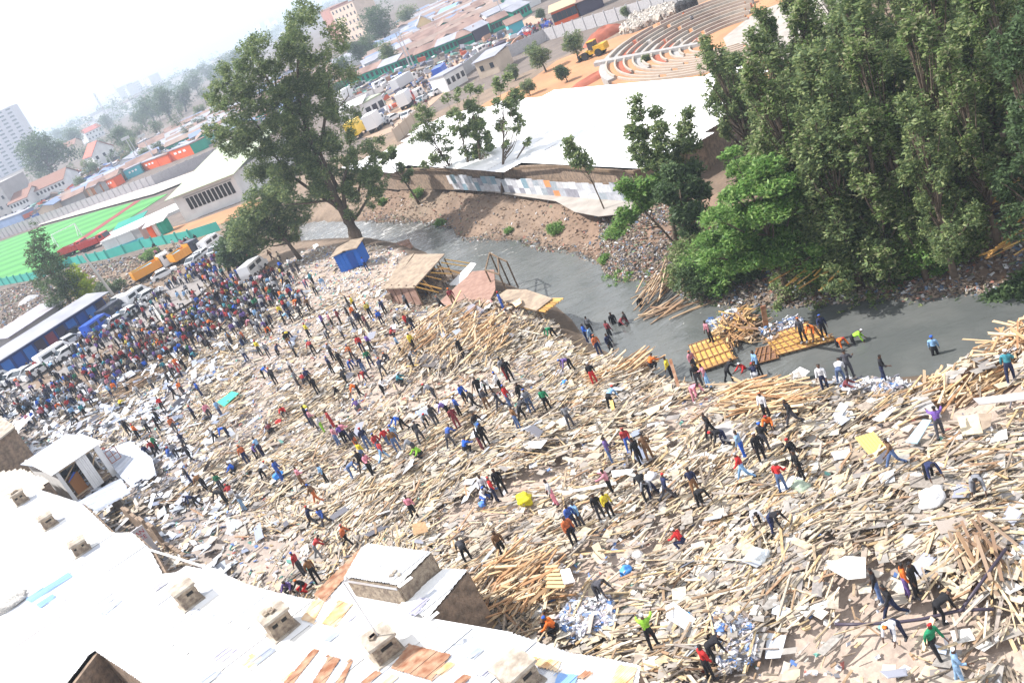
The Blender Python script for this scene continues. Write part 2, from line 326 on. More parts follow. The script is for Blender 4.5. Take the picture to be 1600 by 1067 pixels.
def sample(n, poly, dens=None):
    xs = [p[0] for p in poly]; ys = [p[1] for p in poly]; o = []
    while len(o) == 0 or sum(len(a) for a in o) < n:
        X = RNG.uniform(min(xs), max(xs), n); Y = RNG.uniform(max(min(ys), 16), max(ys), n)
        k = inpoly(X, Y, poly)
        u, v, q = projn(X, Y, X*0); k &= (u > -250) & (u < 1850) & (v < 1330) & (q > 5)
        if dens is not None: k &= RNG.random(n) < dens(X, Y, u, v)
        o.append(np.stack([X[k], Y[k]], 1))
    return np.concatenate(o)[:n]
BUILD_ZONES = []          # xy polygons of buildings, kept clear
def wooddens(X, Y, u, v):
    left = np.clip((u-50)/340, .06, 1)*np.clip((v-430)/130+np.clip((u-600)/200, 0, 1), .1, 1)
    clear = 1-.75*np.exp(-(((u-330)/120)**2+((v-870)/50)**2))
    nzv = np.clip(.7+2.3*vnoise(X, Y, 5, 11), .1, 1)
    for a_, b_2, r_ in ((985, 890, 42), (640, 640, 30), (830, 655, 30), (930, 800, 34), (1090, 850, 30), (545, 730, 45), (1480, 820, 30), (690, 600, 40)): nzv = nzv*(1-.72*np.exp(-((u-a_)/r_)**2-((v-b_2)/(r_*.45))**2))
    mid = 1-.5*np.exp(-(((u-560)/190)**2+((v-520)/85)**2))
    return left*clear*mid*nzv*np.clip(1.25-Y/190, .2, 1)
def make_planks(n, Lm, Ls, w0, w1, lift):
    xy = sample(n, RUBW, wooddens); X, Y = xy.T
    L = np.clip(np.exp(RNG.normal(np.log(Lm), Ls, n)), .12, 2.7); w = RNG.uniform(w0, w1, n); t = RNG.uniform(.02, .05, n)
    h = pileh(X, Y); g = .25; hx = (pileh(X+g, Y)-pileh(X-g, Y))/(2*g); hy = (pileh(X, Y+g)-pileh(X, Y-g))/(2*g)
    base = rad(20)+vnoise(X, Y, 11, 12)*4; yaw = base+RNG.normal(0, .55, n)
    rnd = RNG.random(n) < .3; yaw = np.where(rnd, RNG.uniform(0, math.pi, n), yaw)
    for x, y, r, hh, dg, wt in PW:
        k = ((X-x)**2+(Y-y)**2 < r*r) & (RNG.random(n) < .75); yaw = np.where(k, dg+RNG.normal(0, .38, n), yaw)
    slope = hx*np.cos(yaw)+hy*np.sin(yaw)
    pitch = np.arctan(np.clip(slope, -1, 1))+RNG.normal(0, .10, n)
    z = terrain(X, Y)+h*RNG.uniform(.75, 1.05, n)+RNG.random(n)**2*lift+.04+np.abs(np.sin(pitch)-slope*.3)*L*.12
    return np.stack([X, Y, z], 1), np.stack([L, w, t], 1), yaw, pitch, RNG.normal(0, .25, n)
c1 = make_planks(11000, .98, .5, .045, .125, .26); c2_ = make_planks(19000, .36, .5, .03, .12, .18)
cc, dd, yy, pp, qq = [np.concatenate([a, b_]) for a, b_ in zip(c1, c2_)]
size = dd[:, 0]*np.maximum(dd[:, 1], .08)/(np.linalg.norm(cc-np.array(CAMP), axis=1)**2)
u_, v_, _q = projn(cc[:, 0], cc[:, 1], cc[:, 2]); vis = (u_ > 20) & (u_ < 1580) & (v_ < 1050) & (v_ > 430) & (cc[:, 1] < 48)
order = np.argsort(-size*vis); BIGP = order[:300]; rest = np.setdiff1d(np.arange(len(cc)), BIGP)
B = boxes(cc[rest], dd[rest], yy[rest], pp[rest], qq[rest], .12)
tag(link('timber_debris', boxmesh('timber_debris', B, m_wood)), 'countless broken planks and splinters strewn over the demolished ground', 'debris', None, 'stuff')
def quadboards(n, sc, dens, poly, zt=.1, pt=.08):
    xy = sample(n, poly, dens); X, Y = xy.T; h = pileh(X, Y)
    d = np.stack([RNG.uniform(.35, 1.5, n)*sc, RNG.uniform(.25, .8, n)*sc, RNG.uniform(.008, .03, n)], 1)
    pitch = RNG.normal(0, pt, n)
    return np.stack([X, Y, terrain(X, Y)+h*.9+RNG.random(n)*zt+.05+np.abs(pitch)*d[:, 0]*.4], 1), d, RNG.uniform(0, math.pi, n), pitch, RNG.normal(0, pt, n)
bb = quadboards(6500, .74, wooddens, RUBW)
sz = bb[1][:, 0]*bb[1][:, 1]/(np.linalg.norm(bb[0]-np.array(CAMP), axis=1)**2)
u_, v_, _q = projn(bb[0][:, 0], bb[0][:, 1], bb[0][:, 2]); vis = (u_ > 20) & (u_ < 1580) & (v_ < 1050) & (v_ > 430) & (bb[0][:, 1] < 70)
BIGB = np.argsort(-sz*vis)[:300]; rest = np.setdiff1d(np.arange(len(sz)), BIGB)
tag(link('board_debris', boxmesh('board_debris', boxes(*[a[rest] for a in bb], .2), m_board)), 'scattered scraps of board and ply among the planks', 'debris', None, 'stuff')
# grey metal and plastic scraps of the left side, finer litter everywhere
def leftd(X, Y, u, v): return np.clip((440-u)/300, .05, 1)*np.clip((v-430)/60, .1, 1)*np.clip(.7+1.6*vnoise(X, Y, 5, 31), .05, 1)
m_scrap = mat('sheet_scraps', (.6, .62, .66), .5, island=[(.46, .48, .53), (.60, .63, .68), (.34, .37, .42), (.72, .74, .78), (.26, .27, .32), (.36, .31, .27), (.42, .47, .56), (.52, .53, .55), (.22, .25, .33), (.10, .10, .12)])
sc_ = quadboards(2500, .8, leftd, RUBW, .3, .25)
tag(link('sheet_scraps', boxmesh('sheet_scraps', boxes(*sc_, .3), m_scrap)), 'crumpled grey and white sheet metal and plastic scraps', 'debris', None, 'stuff')
def bits(n, poly, dens, s0, s1, m, name, label, zt=.15):
    xy = sample(n, poly, dens); X, Y = xy.T
    d = np.stack([RNG.uniform(s0, s1, n), RNG.uniform(s0, s1, n)*.7, RNG.uniform(.02, .09, n)], 1)
    c = np.stack([X, Y, terrain(X, Y)+pileh(X, Y)*.8*(RNG.random(n))+RNG.random(n)*zt], 1)
    tag(link(name, boxmesh(name, boxes(c, d, RNG.uniform(0, 6.3, n), RNG.normal(0, .4, n), RNG.normal(0, .4, n), .4), m)), label, 'debris', None, 'stuff')
bits(16000, RUBW, lambda X, Y, u, v: np.clip(1.15-u/1700, .3, 1)*np.clip(.7+vnoise(X, Y, 4, 41), .2, 1), .06, .34, m_lit, 'ground_litter', 'small coloured rubbish trodden into the rubble field')
BANK = [P(x, y, WZ) for x, y in FE_px]
off = []
for k, p in enumerate(BANK):
    a = BANK[max(k-1, 0)]; b2 = BANK[min(k+1, len(BANK)-1)]; d = Vector((b2.x-a.x, b2.y-a.y, 0)).normalized(); nn = Vector((-d.y, d.x, 0))
    if nn.y < 0 and k < 14: nn = -nn
    off.append(p+nn*9)
BANKP = [(p.x, p.y) for p in BANK]+[(p.x, p.y) for p in off[::-1]]
def bankd(X, Y, u, v):
    d = segdist(X, Y, FE); return np.where(inpoly(X, Y, RIV), 0, np.clip(np.where(u > 930, 1.15-d/8, .22*np.exp(-(d/1.6)**2)+.012), .006, 1))*(u > 560)*np.clip(.75+1.4*vnoise(X, Y, 2.5, 51), .1, 1)
bits(17000, BANKP, bankd, .06, .32, m_litb, 'bank_rubbish', 'rubbish and rags strewn along the foot of the far river bank', .2)
m_rock = mat('bank_clods', (.3, .2, .14), .95, island=[(.25, .17, .12), (.22, .15, .10), (.28, .20, .14), (.18, .12, .09)])
bits(1500, BANKP, lambda X, Y, u, v: np.where(inpoly(X, Y, RIV), 0, 1.)*(u > 560)*(u < 1100), .06, .34, m_rock, 'bank_clods', 'reddish clods and stones on the eroded river bank', .1)
# ---------------------------------------------------------------- people
def fk(lean=3, hips=(3, -3), knees=(2, 2), sh=((8, 8), (8, 8)), el=(12, 12), head=0, splay=4):
    """joint positions of a 1.72 m figure facing -Y; angles in degrees"""
    def rx(v, a): a = rad(a); return Vector((v[0], v[1]*math.cos(a)+v[2]*math.sin(a), -v[1]*math.sin(a)+v[2]*math.cos(a)))
    def down(fwd, side=0, s=1): a = rad(fwd); b = rad(side); return Vector((s*math.sin(b), -math.sin(a)*math.cos(b), -math.cos(a)*math.cos(b)))
    J = {}; pel = Vector((0, 0, 0)); tdir = Vector((0, -math.sin(rad(lean)), math.cos(rad(lean))))
    J['pel'] = pel; J['waist'] = pel+tdir*.14; J['chest'] = pel+tdir*.36; J['neck'] = pel+tdir*.52
    hd = Vector((0, -math.sin(rad(lean*.75+head)), math.cos(rad(lean*.75+head)))); J['neck2'] = J['neck']+hd*.07; J['hd'] = J['neck']+hd*.17; J['top'] = J['neck']+hd*.245
    fr = Vector((0, -hd.z, hd.y)); J['nose'] = J['hd']+fr*.105-hd*.01; J['fr'] = fr
    for i, s in ((0, -1), (1, 1)):
        J['hip', i] = pel+Vector((s*.095, 0, -.03)); th = down(hips[i], splay, s); J['knee', i] = J['hip', i]+th*.43
        shn = down(hips[i]-knees[i], 1, s); J['ank', i] = J['knee', i]+shn*.41
        J['toe', i] = J['ank', i]+Vector((s*.03, -.17, -.05)); J['heel', i] = J['ank', i]+Vector((0, .04, -.05))
        J['sh', i] = pel+tdir*.46+Vector((s*.185, 0, 0)); a = down(sh[i][0], sh[i][1], s); J['elb', i] = J['sh', i]+a*.28
        f = down(sh[i][0]+el[i], sh[i][1]*.4, s); J['wr', i] = J['elb', i]+f*.25; J['fd', i] = f
    zmin = min(J['toe', 0].z, J['toe', 1].z, J['heel', 0].z, J['heel', 1].z)-.025
    for k in J:
        if k != 'fr' and not (isinstance(k, tuple) and k[0] == 'fd'): J[k] = J[k]-Vector((0, 0, zmin))
    return J
def body_meshes(name, J, fine=True):
    vs = []; es = []; rs = []; lab = []
    def v(p, r, l): vs.append(tuple(p)); rs.append(r); lab.append(l); return len(vs)-1
    def e(a, b): es.append((a, b))
    pel = v(J['pel'], (.15, .11), 'leg'); wa = v(J['waist'], (.135, .10), 'top'); ch = v(J['chest'], (.17, .115), 'top'); nb = v(J['neck'], (.075, .07), 'top')
    e(pel, wa); e(wa, ch); e(ch, nb); n2 = v(J['neck2'], (.055, .055), 'skin'); hd = v(J['hd'], (.082, .098), 'skin'); tp = v(J['top'], (.06, .07), 'hair'); e(nb, n2); e(n2, hd); e(hd, tp)
    if fine:
        ns = v(J['nose'], (.018, .02), 'skin'); e(hd, ns)
        for s in (-1, 1): ea = v(J['hd']+Vector((s*.088, 0, 0)), (.014, .022), 'skin'); e(hd, ea)
    for i, s in ((0, -1), (1, 1)):
        h = v(J['hip', i], (.095, .095), 'leg'); k = v(J['knee', i], (.062, .062), 'leg'); a = v(J['ank', i], (.045, .045), 'leg'); t = v(J['toe', i], (.042, .03), 'shoe'); e(pel, h); e(h, k); e(k, a); e(a, t)
        if fine: hl = v(J['heel', i], (.04, .035), 'shoe'); e(a, hl)
        sh = v(J['sh', i], (.062, .062), 'top'); el = v(J['elb', i], (.045, .045), 'top'); w = v(J['wr', i], (.03, .028), 'skin'); e(ch, sh); e(sh, el); e(el, w)
        f = J['fd', i]; pm = v(J['wr', i]+f*.07, (.036, .018), 'skin'); e(w, pm)
        if fine:
            side = Vector((0, 1, 0)) if abs(f.y) < .8 else Vector((0, 0, 1)); side = (side-f*side.dot(f)).normalized(); cur = f.cross(side)*(-s)
            for q, L in ((-1.5, .062), (-.5, .075), (.5, .08), (1.5, .07)):
                b0 = J['wr', i]+f*.10+side*q*.02; a1 = v(b0, (.010, .010), 'skin'); a2 = v(b0+f*L*.5+cur*.008, (.009, .009), 'skin'); a3 = v(b0+f*L*.85+cur*.035, (.008, .008), 'skin'); e(pm, a1); e(a1, a2); e(a2, a3)
            tb = v(J['wr', i]+f*.055-side*.042+cur*.01, (.011, .011), 'skin'); t2 = v(J['wr', i]+f*.095-side*.052+cur*.03, (.010, .010), 'skin'); e(pm, tb); e(tb, t2)
    me = bpy.data.meshes.new('skel'); me.from_pydata(vs, es, []); o = bpy.data.objects.new('skel', me); C.objects.link(o)
    md = o.modifiers.new('s', 'SKIN'); md.use_smooth_shade = True; md.use_x_symmetry = False
    for k, r in enumerate(rs): me.skin_vertices[0].data[k].radius = r
    me.skin_vertices[0].data[0].use_root = True
    if fine: o.modifiers.new('d', 'SUBSURF').levels = 1
    dg = bpy.context.evaluated_depsgraph_get(); ev = bpy.data.meshes.new_from_object(o.evaluated_get(dg)); bpy.data.objects.remove(o)
    vco = np.empty(len(ev.vertices)*3); ev.vertices.foreach_get('co', vco); vco = vco.reshape(-1, 3)
    # classify faces by the nearest bone
    seg = []
    def sg(a, b, l): seg.append((np.array(J[a]), np.array(J[b]), l))
    sg('pel', 'waist', 'trousers'); sg('waist', 'neck', 'top'); sg('neck2', 'hd', 'skin'); sg('hd', 'top', 'skin')
    for i in (0, 1):
        sg(('hip', i), ('knee', i), 'trousers'); sg(('knee', i), ('ank', i), 'trousers'); sg(('ank', i), ('toe', i), 'shoes'); sg(('ank', i), ('heel', i), 'shoes')
        sg(('sh', i), ('elb', i), 'top'); m_ = (J['elb', i]*.3+J['wr', i]*.7); seg.append((np.array(J['elb', i]), np.array(m_), 'top')); seg.append((np.array(m_), np.array(J['wr', i]+J['fd', i]*.2), 'skin'))
    fc = np.array([p.center[:] for p in ev.polygons]); D = []
    for a, b_, l in seg:
        t = np.clip(((fc-a)@(b_-a))/max(((b_-a)@(b_-a)), 1e-9), 0, 1); D.append(np.linalg.norm(fc-a-t[:, None]*(b_-a), axis=1))
    cls = np.array([s_[2] for s_ in seg])[np.argmin(np.array(D), 0)]
    hdp = np.array(J['hd']); hup = np.array((J['top']-J['hd']).normalized()); frv = np.array(J['fr']); rel = fc-hdp
    hair = (cls == 'skin') & (np.linalg.norm(rel, axis=1) < .2) & ((rel@hup) > .02+.6*(rel@frv)) & ((rel@hup) > -.07)
    cls = np.where(hair, 'hair', cls)
    ev.name = name
    return ev, cls
ORDER = ['skin', 'top', 'trousers', 'shoes', 'hair']
def split_parts(ev, cls, base):
    bm = bmesh.new(); bm.from_mesh(ev); bm.normal_update(); bm.faces.ensure_lookup_table(); out = {}
    for part, off in (('top', .014), ('trousers', .011), ('shoe0', .012), ('shoe1', .012), ('hair', .012)):
        ids = [k for k in range(len(cls)) if cls[k] == part or (cls[k] == 'shoes' and part[:4] == 'shoe' and (bm.faces[k].calc_center_median().x > 0) == (part == 'shoe1'))]; vm = {}; V = []; Fs = []
        for k in ids:
            f = bm.faces[k]; ff = []
            for vv in f.verts:
                if vv.index not in vm: vm[vv.index] = len(V); V.append(vv.co+vv.normal*off)
                ff.append(vm[vv.index])
            Fs.append(ff)
        me = bpy.data.meshes.new(base+'_'+part); me.from_pydata([tuple(q) for q in V], [], Fs); me.polygons.foreach_set('use_smooth', [True]*len(Fs)); me.materials.append(None); out[part] = me
    bm.free(); ev.materials.clear(); ev.materials.append(None); out['body'] = ev; return out
PD = dict(
    s=dict(lean=3), t=dict(lean=5, hips=(8, -6), knees=(4, 4), sh=((25, 10), (5, 12)), el=(60, 15)),
    w=dict(lean=10, hips=(28, -22), knees=(8, 30), sh=((-22, 8), (26, 8)), el=(15, 25)),
    b=dict(lean=72, hips=(12, -4), knees=(22, 12), sh=((14, 6), (22, 10)), el=(5, 12), head=-10, splay=9),
    v=dict(lean=48, hips=(16, -10), knees=(18, 22), sh=((34, 8), (22, 12)), el=(18, 12), head=5, splay=9),
    c=dict(lean=32, hips=(98, 88), knees=(132, 128), sh=((50, 10), (42, 12)), el=(25, 25), splay=14),
    a=dict(lean=6, hips=(6, -8), knees=(3, 6), sh=((75, 18), (70, 22)), el=(18, 14)),
    u=dict(lean=0, hips=(10, -8), knees=(6, 8), sh=((165, 22), (155, 24)), el=(25, 25)),
    h=dict(lean=8, hips=(14, -12), knees=(8, 14), sh=((35, 8), (35, 8)), el=(75, 75)))
PHR = dict(s='standing upright', t='standing, one arm bent', w='striding', b='bent double', v='stooping forward', c='crouching', a='reaching out both arms', u='with both arms raised', h='carrying things in folded arms')
PM = {}; CR = {}
for k, kw in PD.items():
    J = fk(**kw); ev, cls = body_meshes('person_body', J, True); PM[k] = split_parts(ev, cls, 'person')
    ev2, cls2 = body_meshes('crowd_body', J, False); co = np.empty(len(ev2.vertices)*3); ev2.vertices.foreach_get('co', co)
    q = []; pt = []
    for p, c_ in zip(ev2.polygons, cls2):
        ix = list(p.vertices)
        if len(ix) == 3: ix = ix+[ix[2]]
        q.append(ix[:4]); pt.append(ORDER.index(c_))
    CR[k] = (co.reshape(-1, 3), np.array(q), np.array(pt), [list(p.vertices) for p in ev2.polygons])
COLS = dict(k=('black', (.018, .018, .022)), n=('navy', (.025, .035, .10)), b=('blue', (.03, .12, .55)), l=('light blue', (.25, .45, .72)), r=('red', (.55, .03, .03)), o=('orange', (.75, .17, .03)), w=('white', (.75, .76, .8)),
    g=('grey', (.25, .26, .29)), d=('dark grey', (.07, .07, .085)), y=('yellow', (.75, .6, .05)), G=('green', (.02, .22, .10)), p=('pink', (.75, .28, .36)), u=('purple', (.18, .10, .38)), m=('maroon', (.22, .04, .05)), t=('teal', (.03, .30, .38)),
    e=('beige', (.5, .42, .3)), j=('denim blue', (.10, .16, .32)), B=('brown', (.25, .13, .06)), L=('lime green', (.3, .6, .06)), Y=('dark olive', (.09, .09, .05)))
def cloth(c): k = random.choice('ab'); q = COLS[c][1]; g = sum(q)/3; f = 0 if k == 'a' else .15; return mat('cloth_'+COLS[c][0].replace(' ', '_')+'_'+k, tuple((v*(1-f)+g*f)*(1 if k == 'a' else .8) for v in q), .9, var=.45, nscale=7)
SKIN = [mat('skin_deep', (.075, .038, .024), .55), mat('skin_brown', (.11, .058, .036), .55)]; HAIR = mat('hair_black', (.01, .009, .009), .7); SHOE = mat('shoe_dark', (.03, .03, .035), .6); SHOE2 = mat('shoe_pale', (.5, .5, .5), .6)
def slotset(o, m):
    o.material_slots[0].link = 'OBJECT'; o.material_slots[0].material = m
LAND = [(560, 375, 'the big tree trunk'), (552, 405, 'the blue kiosk'), (650, 440, 'the brown-roofed shed'), (745, 470, 'the collapsed reddish floor'), (835, 470, 'the fallen ply roof by the river'), (740, 520, 'the tall plank pile below the shed'), (962, 572, 'the bundle of long planks at the water'),
    (1115, 548, 'the nearer timber raft'), (1245, 530, 'the farther timber raft'), (1190, 640, 'the plank pile below the rafts'), (1580, 530, 'the plank stack at the right edge'), (1435, 675, 'the pale blue door panel'), (1515, 660, 'the large pale ply sheet'), (1245, 585, 'the white sheet near the water'), (1330, 605, 'the shredded plastic at the waterline'), (1465, 785, 'the big white sack'), (1250, 760, 'the greenish sack'), (830, 795, 'the yellow sack'), (985, 905, 'the blue plastic bag'), (1065, 965, 'the big white sheet'),
    (1430, 850, 'the stack of grey doors'), (1530, 900, 'the upright plank bundle'), (870, 905, 'the upturned bench'), (650, 825, 'the brown board'), (615, 880, 'the raised white roof unit'), (500, 895, 'the rusty sheets'), (415, 650, 'the tangled planks at mid left'), (355, 625, 'the green sheet'), (450, 740, 'the pale plank pile'), (330, 720, 'the leaning planks by the hut'), (170, 720, 'the white hut'), (210, 715, 'the collapsed roofing sheets'), (235, 585, 'the long brown plank heap'), (200, 580, 'the silver sheet'), (890, 600, 'the splayed planks near the bank'), (545, 725, 'the dusty clearing'), (700, 740, 'the grey boards in the middle'), (1000, 690, 'the pale boards in the middle'), (880, 740, 'the long low plank pile'), (1145, 670, 'the wide grey board'),
    (660, 595, 'the scorched patch'), (860, 540, 'the muddy bank'), (440, 470, 'the white sacks below the trees'), (400, 545, 'the planks below the shed path'), (1090, 770, 'the dusty boards'), (1370, 730, 'the fan of yellow slats'), (1410, 900, 'the black pipe'), (1000, 1010, 'the planks beside the long roof'), (880, 985, 'the plastic rubbish behind the roof'), (280, 790, 'the broken wall'), (130, 600, 'the parked vans'), (480, 590, 'the pale blue scraps'), (570, 680, 'the central crowd'), (820, 640, 'the trampled path'), (1120, 720, 'the pile of pale offcuts')]
USED = {}; NP = [0]
def describe(px, py, sh, tr, pose, extra=''):
    d = sorted(LAND, key=lambda L: (L[0]-px)**2+(L[1]-py)**2)
    head = 'person in %s top and %s trousers %s' % (COLS[sh][0], COLS[tr][0], PHR[pose])
    if extra: return 'person '+extra
    for L in (d[0], d[1], d[2], d[3]):
        dx, dy = px-L[0], py-L[1]
        r = ('right of ' if dx > 0 else 'left of ') if abs(dx) > abs(dy)*1.2 else ('below ' if dy > 0 else 'above ')
        lb = head+', '+r+L[2]
        if len(lb.replace(',', '').split()) <= 16 and lb not in USED: USED[lb] = 1; return lb
    for L in (d[0], d[1]):
        lb = 'person %s in %s, near %s' % (PHR[pose], COLS[sh][0], L[2])
        if lb not in USED: USED[lb] = 1; return lb
    return ' '.join(('person %s in %s near %s' % (PHR[pose], COLS[sh][0], d[0][2])).split()[:16])
PROTO = {}
def person(px, py, pose, sh, tr, face=None, dz=0., grp=None, near=True, loc=None, extra='', capc=None, sc=None):
    pos = loc if loc is not None else G(px, py, dz)
    if loc is None and pos.z < WZ-.5: pos = P(px, py, WZ-.5)
    elif loc is None and dz == 0.: pos.z += float(pileh(np.array([pos.x]), np.array([pos.y]))[0])*.95+.06
    sc = sc or random.uniform(.94, 1.04); face = random.uniform(0, 6.28) if face is None else face
    o = bpy.data.objects.new('person', PM[pose]['body']); C.objects.link(o); o.location = pos; o.rotation_euler = (0, 0, face); o.scale = (sc,)*3
    slotset(o, random.choice(SKIN))
    shm = random.choice([SHOE, SHOE, SHOE2])
    for part, m_ in (('top', cloth(sh)), ('trousers', cloth(tr)), ('shoe0', shm), ('shoe1', shm), ('hair', HAIR if not capc else cloth(capc))):
        nm = {'top': 'shirt', 'shoe0': 'shoe', 'shoe1': 'shoe', 'hair': 'cap' if capc else 'hair'}.get(part, part)
        c_ = bpy.data.objects.new(nm, PM[pose][part]); C.objects.link(c_); c_.parent = o; slotset(c_, m_)
    tag(o, describe(px, py, sh, tr, pose, extra), 'person', grp or 'people searching the rubble'); NP[0] += 1
    return o
# tables: origin of the enlarged view, then feet x, y (4x), pose, top, trousers
TAB = {
 (400, 534): "40 90 s y d;90 100 t g d;155 100 v n k;225 40 s k B;260 100 s g k;375 85 v r k;505 140 s d k;495 215 s n k;560 185 s k k;630 140 t o d;690 90 s r n;735 165 t G n;740 80 s u k;790 155 s g e;930 105 s l k;1025 110 s y k;1005 190 v g k;850 155 c d d;1320 130 s k k;690 205 t n j;615 200 b b n;815 230 v n d;580 275 w d k;290 310 s g d;250 230 t w d;375 310 s n k;325 290 c r d;410 355 s k k;60 235 b b k;145 290 s d k;550 385 w k e;665 350 v o k;705 250 b r d;810 335 v w k;905 290 c t k;660 440 c u d;1135 370 v g d;1595 270 s g r;1390 440 w d k;1325 395 s b k;1475 350 v w k;1565 360 s w k;1475 460 s d B;1560 460 w d d;1430 370 s k k;1235 505 v u k;1300 500 s b k;1285 570 s m m;1420 600 w k l;940 560 v b k;1090 565 v g k;1155 555 s d d;210 495 c r d;365 550 s k n;395 575 t p d;450 600 s w L;505 560 s r r;540 675 s p j;575 650 s u k;590 640 t p n;650 680 s d o;720 680 s n j;695 760 s y j;800 720 t r j;855 680 w r j;915 720 s B j;910 670 s l j;830 775 w r l;1030 740 v g d;1060 660 v k d;1060 745 c L k;1245 690 v b d;1335 740 c b k;1440 715 s k m;1470 690 s k k;690 820 w k k;750 860 t p k;620 875 b j j;70 745 s l n;35 760 v u k;185 890 s b b;80 895 b w k;455 890 s l k;310 915 t p B;400 1015 w B o;1490 1030 s w d;1535 1040 s r n;1455 1050 c w b;1580 1000 s k k;120 600 c m k",
 (800, 534): "565 105 s o n;635 80 s n k;400 225 b u k;545 315 s k r;20 285 s k k;95 430 w k k;155 490 s g j;260 485 s G k;20 460 s r j;70 590 s B j;95 535 v d k;405 600 t g d;640 440 b l k;640 780 s u j;885 210 c o k;1015 255 s y k;1150 190 s p d;1190 310 s k d;1250 325 t p l;1360 235 v k k;1470 205 c r k;1520 215 c n w;1570 250 s l k;1175 430 b p p;755 700 w r b;820 780 s k k;880 765 t B B;1285 665 w k k;1360 700 b k n;1480 780 t l b;1590 800 s k k;1480 900 w r l;655 1000 a p k;1000 1020 w n d;905 1000 v g n;870 1020 v k k;1170 985 w n B;1200 1060 b k k;300 1060 s w p",
 (1200, 534): "455 70 b o k;545 55 b L k;1060 130 s l k;1545 345 t t n;385 370 s w n;480 310 b w j;535 275 t d d;500 380 c m w;745 295 t k n;190 590 w k d;45 620 c o k;30 560 s w k;20 745 s k d;195 810 w k k;110 960 t r j;225 880 s k k;1100 655 a u d;815 830 w B j;1030 915 b n k;1340 1000 b g d",
 (400, 800): "375 100 w n d;460 100 w b d;595 220 w o k;410 300 v r g;310 400 s r d;400 450 s B k;240 505 c u k;330 495 c k r;1015 60 s p k;1595 345 s B k;1350 340 b d k",
 (800, 800): "470 145 s l d;430 170 s b n;440 290 s o k;590 90 s k d;650 80 s y k;1095 245 c r n;1560 150 b w k;935 930 a L k;580 600 b d d;330 820 c o k;240 800 c B k;1290 1010 b k k;1280 1110 s r k",
 (1200, 800): "65 190 b k n;730 630 s k j;820 730 w k n;905 600 s o u;960 605 s k k;1100 750 b k k;850 870 b w n;1070 950 w G k;1215 1100 t l l",
 (0, 534): "480 385 s g d;345 450 s k d;390 460 c w d;765 420 c y k;415 420 s k k;510 530 b k k;1110 360 w n k;1160 340 t o d;1270 345 s b n;1235 500 s n k;1330 490 s p d;1400 480 s l j;1010 520 s k k;1035 440 s r k;945 575 s g k;1010 565 s k k;825 590 s k k;880 615 s o k;990 720 t r k;1000 690 s G k;950 750 s n d;1170 670 s n d;1110 570 s o d;1120 735 s g d;1220 765 w d k;1380 655 w g k;1450 615 b b n;1070 740 c b j;1220 910 s d n;1305 940 v B k;1410 950 s G d;1570 785 s o n;1500 840 c b k;1250 1040 v n k;1430 1020 b k k;1470 990 c r w;1540 1060 s g l;1130 185 t o r;1175 185 s k k;1080 120 s r k;1555 130 s w n;1225 100 s u n;1460 75 s w d;1330 60 s d k;740 300 s g b;290 300 s n k;560 330 s w d",
 (400, 267): "700 625 s b n;385 780 s e k;235 785 s l b;440 750 s l w;600 880 s k d;635 880 s y d;820 905 s n k;965 870 s g k;1190 910 w k k;1270 890 s m B;600 940 s k k;635 940 s o d;730 925 s y k;670 975 s n k;715 1000 s m d;800 970 s b n;440 990 s u k;490 980 s p k;540 965 s m k;345 1050 s y k;240 950 s n k;295 925 s d k;190 965 b l k;100 1030 b o k;230 1060 b y n;460 1060 b g d;190 880 s G k;215 875 s d k;290 860 b o k;350 885 s B k;110 860 s p k;630 1000 s g d;560 1060 s w d;1020 1060 s k n;860 1065 c r k;985 1040 s r d;890 980 b w d;1585 940 s b b",
}
for (ox, oy), s_ in TAB.items():
    for e_ in s_.split(';'):
        X, Y, po, a, b_ = e_.split(); person(ox+int(X)/4, oy+int(Y)/4, po, a, b_, capc=random.choice([None]*5+['r', 'w', 'k', 'b', 'o']))
wz = WZ-.75
for px, py, po, a, b_, ex in ((1008, 487, 't', 'k', 'k', 'in black wading alone in mid river'), (985, 511, 's', 'k', 'k', 'in black wading, rightmost of the wading group'), (975, 516, 'v', 'm', 'k', 'in maroon with red cap wading, middle of the group'), (965, 514, 's', 'k', 'k', 'in black with red cap wading, leftmost of the group')):
    person(px, py+6, po, a, b_, loc=P(px, py+5, wz), extra=ex)
for px, py, po, a, b_ in ((957, 533, 's', 'm', 'k'), (925, 522, 's', 'g', 'k'), (919, 535, 't', 'b', 'n'), (868, 530, 'b', 'G', 'k'), (930, 540, 's', 'l', 'n')): person(px, py, po, a, b_)
# the dense crowd along the road: colours counted from the photograph's mix
CROWD = [(60, 640), (150, 605), (195, 570), (235, 545), (300, 500), (360, 460), (400, 440), (470, 425), (480, 450), (420, 490), (390, 530), (330, 560), (250, 592), (150, 625), (60, 680), (0, 690), (0, 650)]
CW = [P(x, y, 0) for x, y in CROWD]; ROADB = [(0, 612), (150, 540), (225, 490), (300, 440), (370, 395), (390, 420), (300, 500), (190, 565), (60, 625), (0, 650)]
RW = [P(x, y, 0) for x, y in ROADB]
def crd(X, Y, u, v):
    e1 = np.exp(-((u-240)/110)**2-((v-530-(240-u)*.45)/38)**2); e2 = np.exp(-((u-410)/95)**2-((v-490)/45)**2)*.34+np.exp(-((u-250)/140)**2-((v-640)/50)**2)*.15+np.exp(-((u-540)/150)**2-((v-570)/60)**2)*.05; e3 = np.exp(-((u-330)/40)**2-((v-430)/22)**2)*1.0; e4 = np.exp(-((u-60)/80)**2-((v-625)/30)**2)*.35
    e5 = np.exp(-((u-130)/90)**2-((v-560-(130-u)*.5)/16)**2)*.4
    return np.clip(e1+e2+e3+e4+e5, 0, 1)*np.where(inpoly(X, Y, RW), .22, 1)
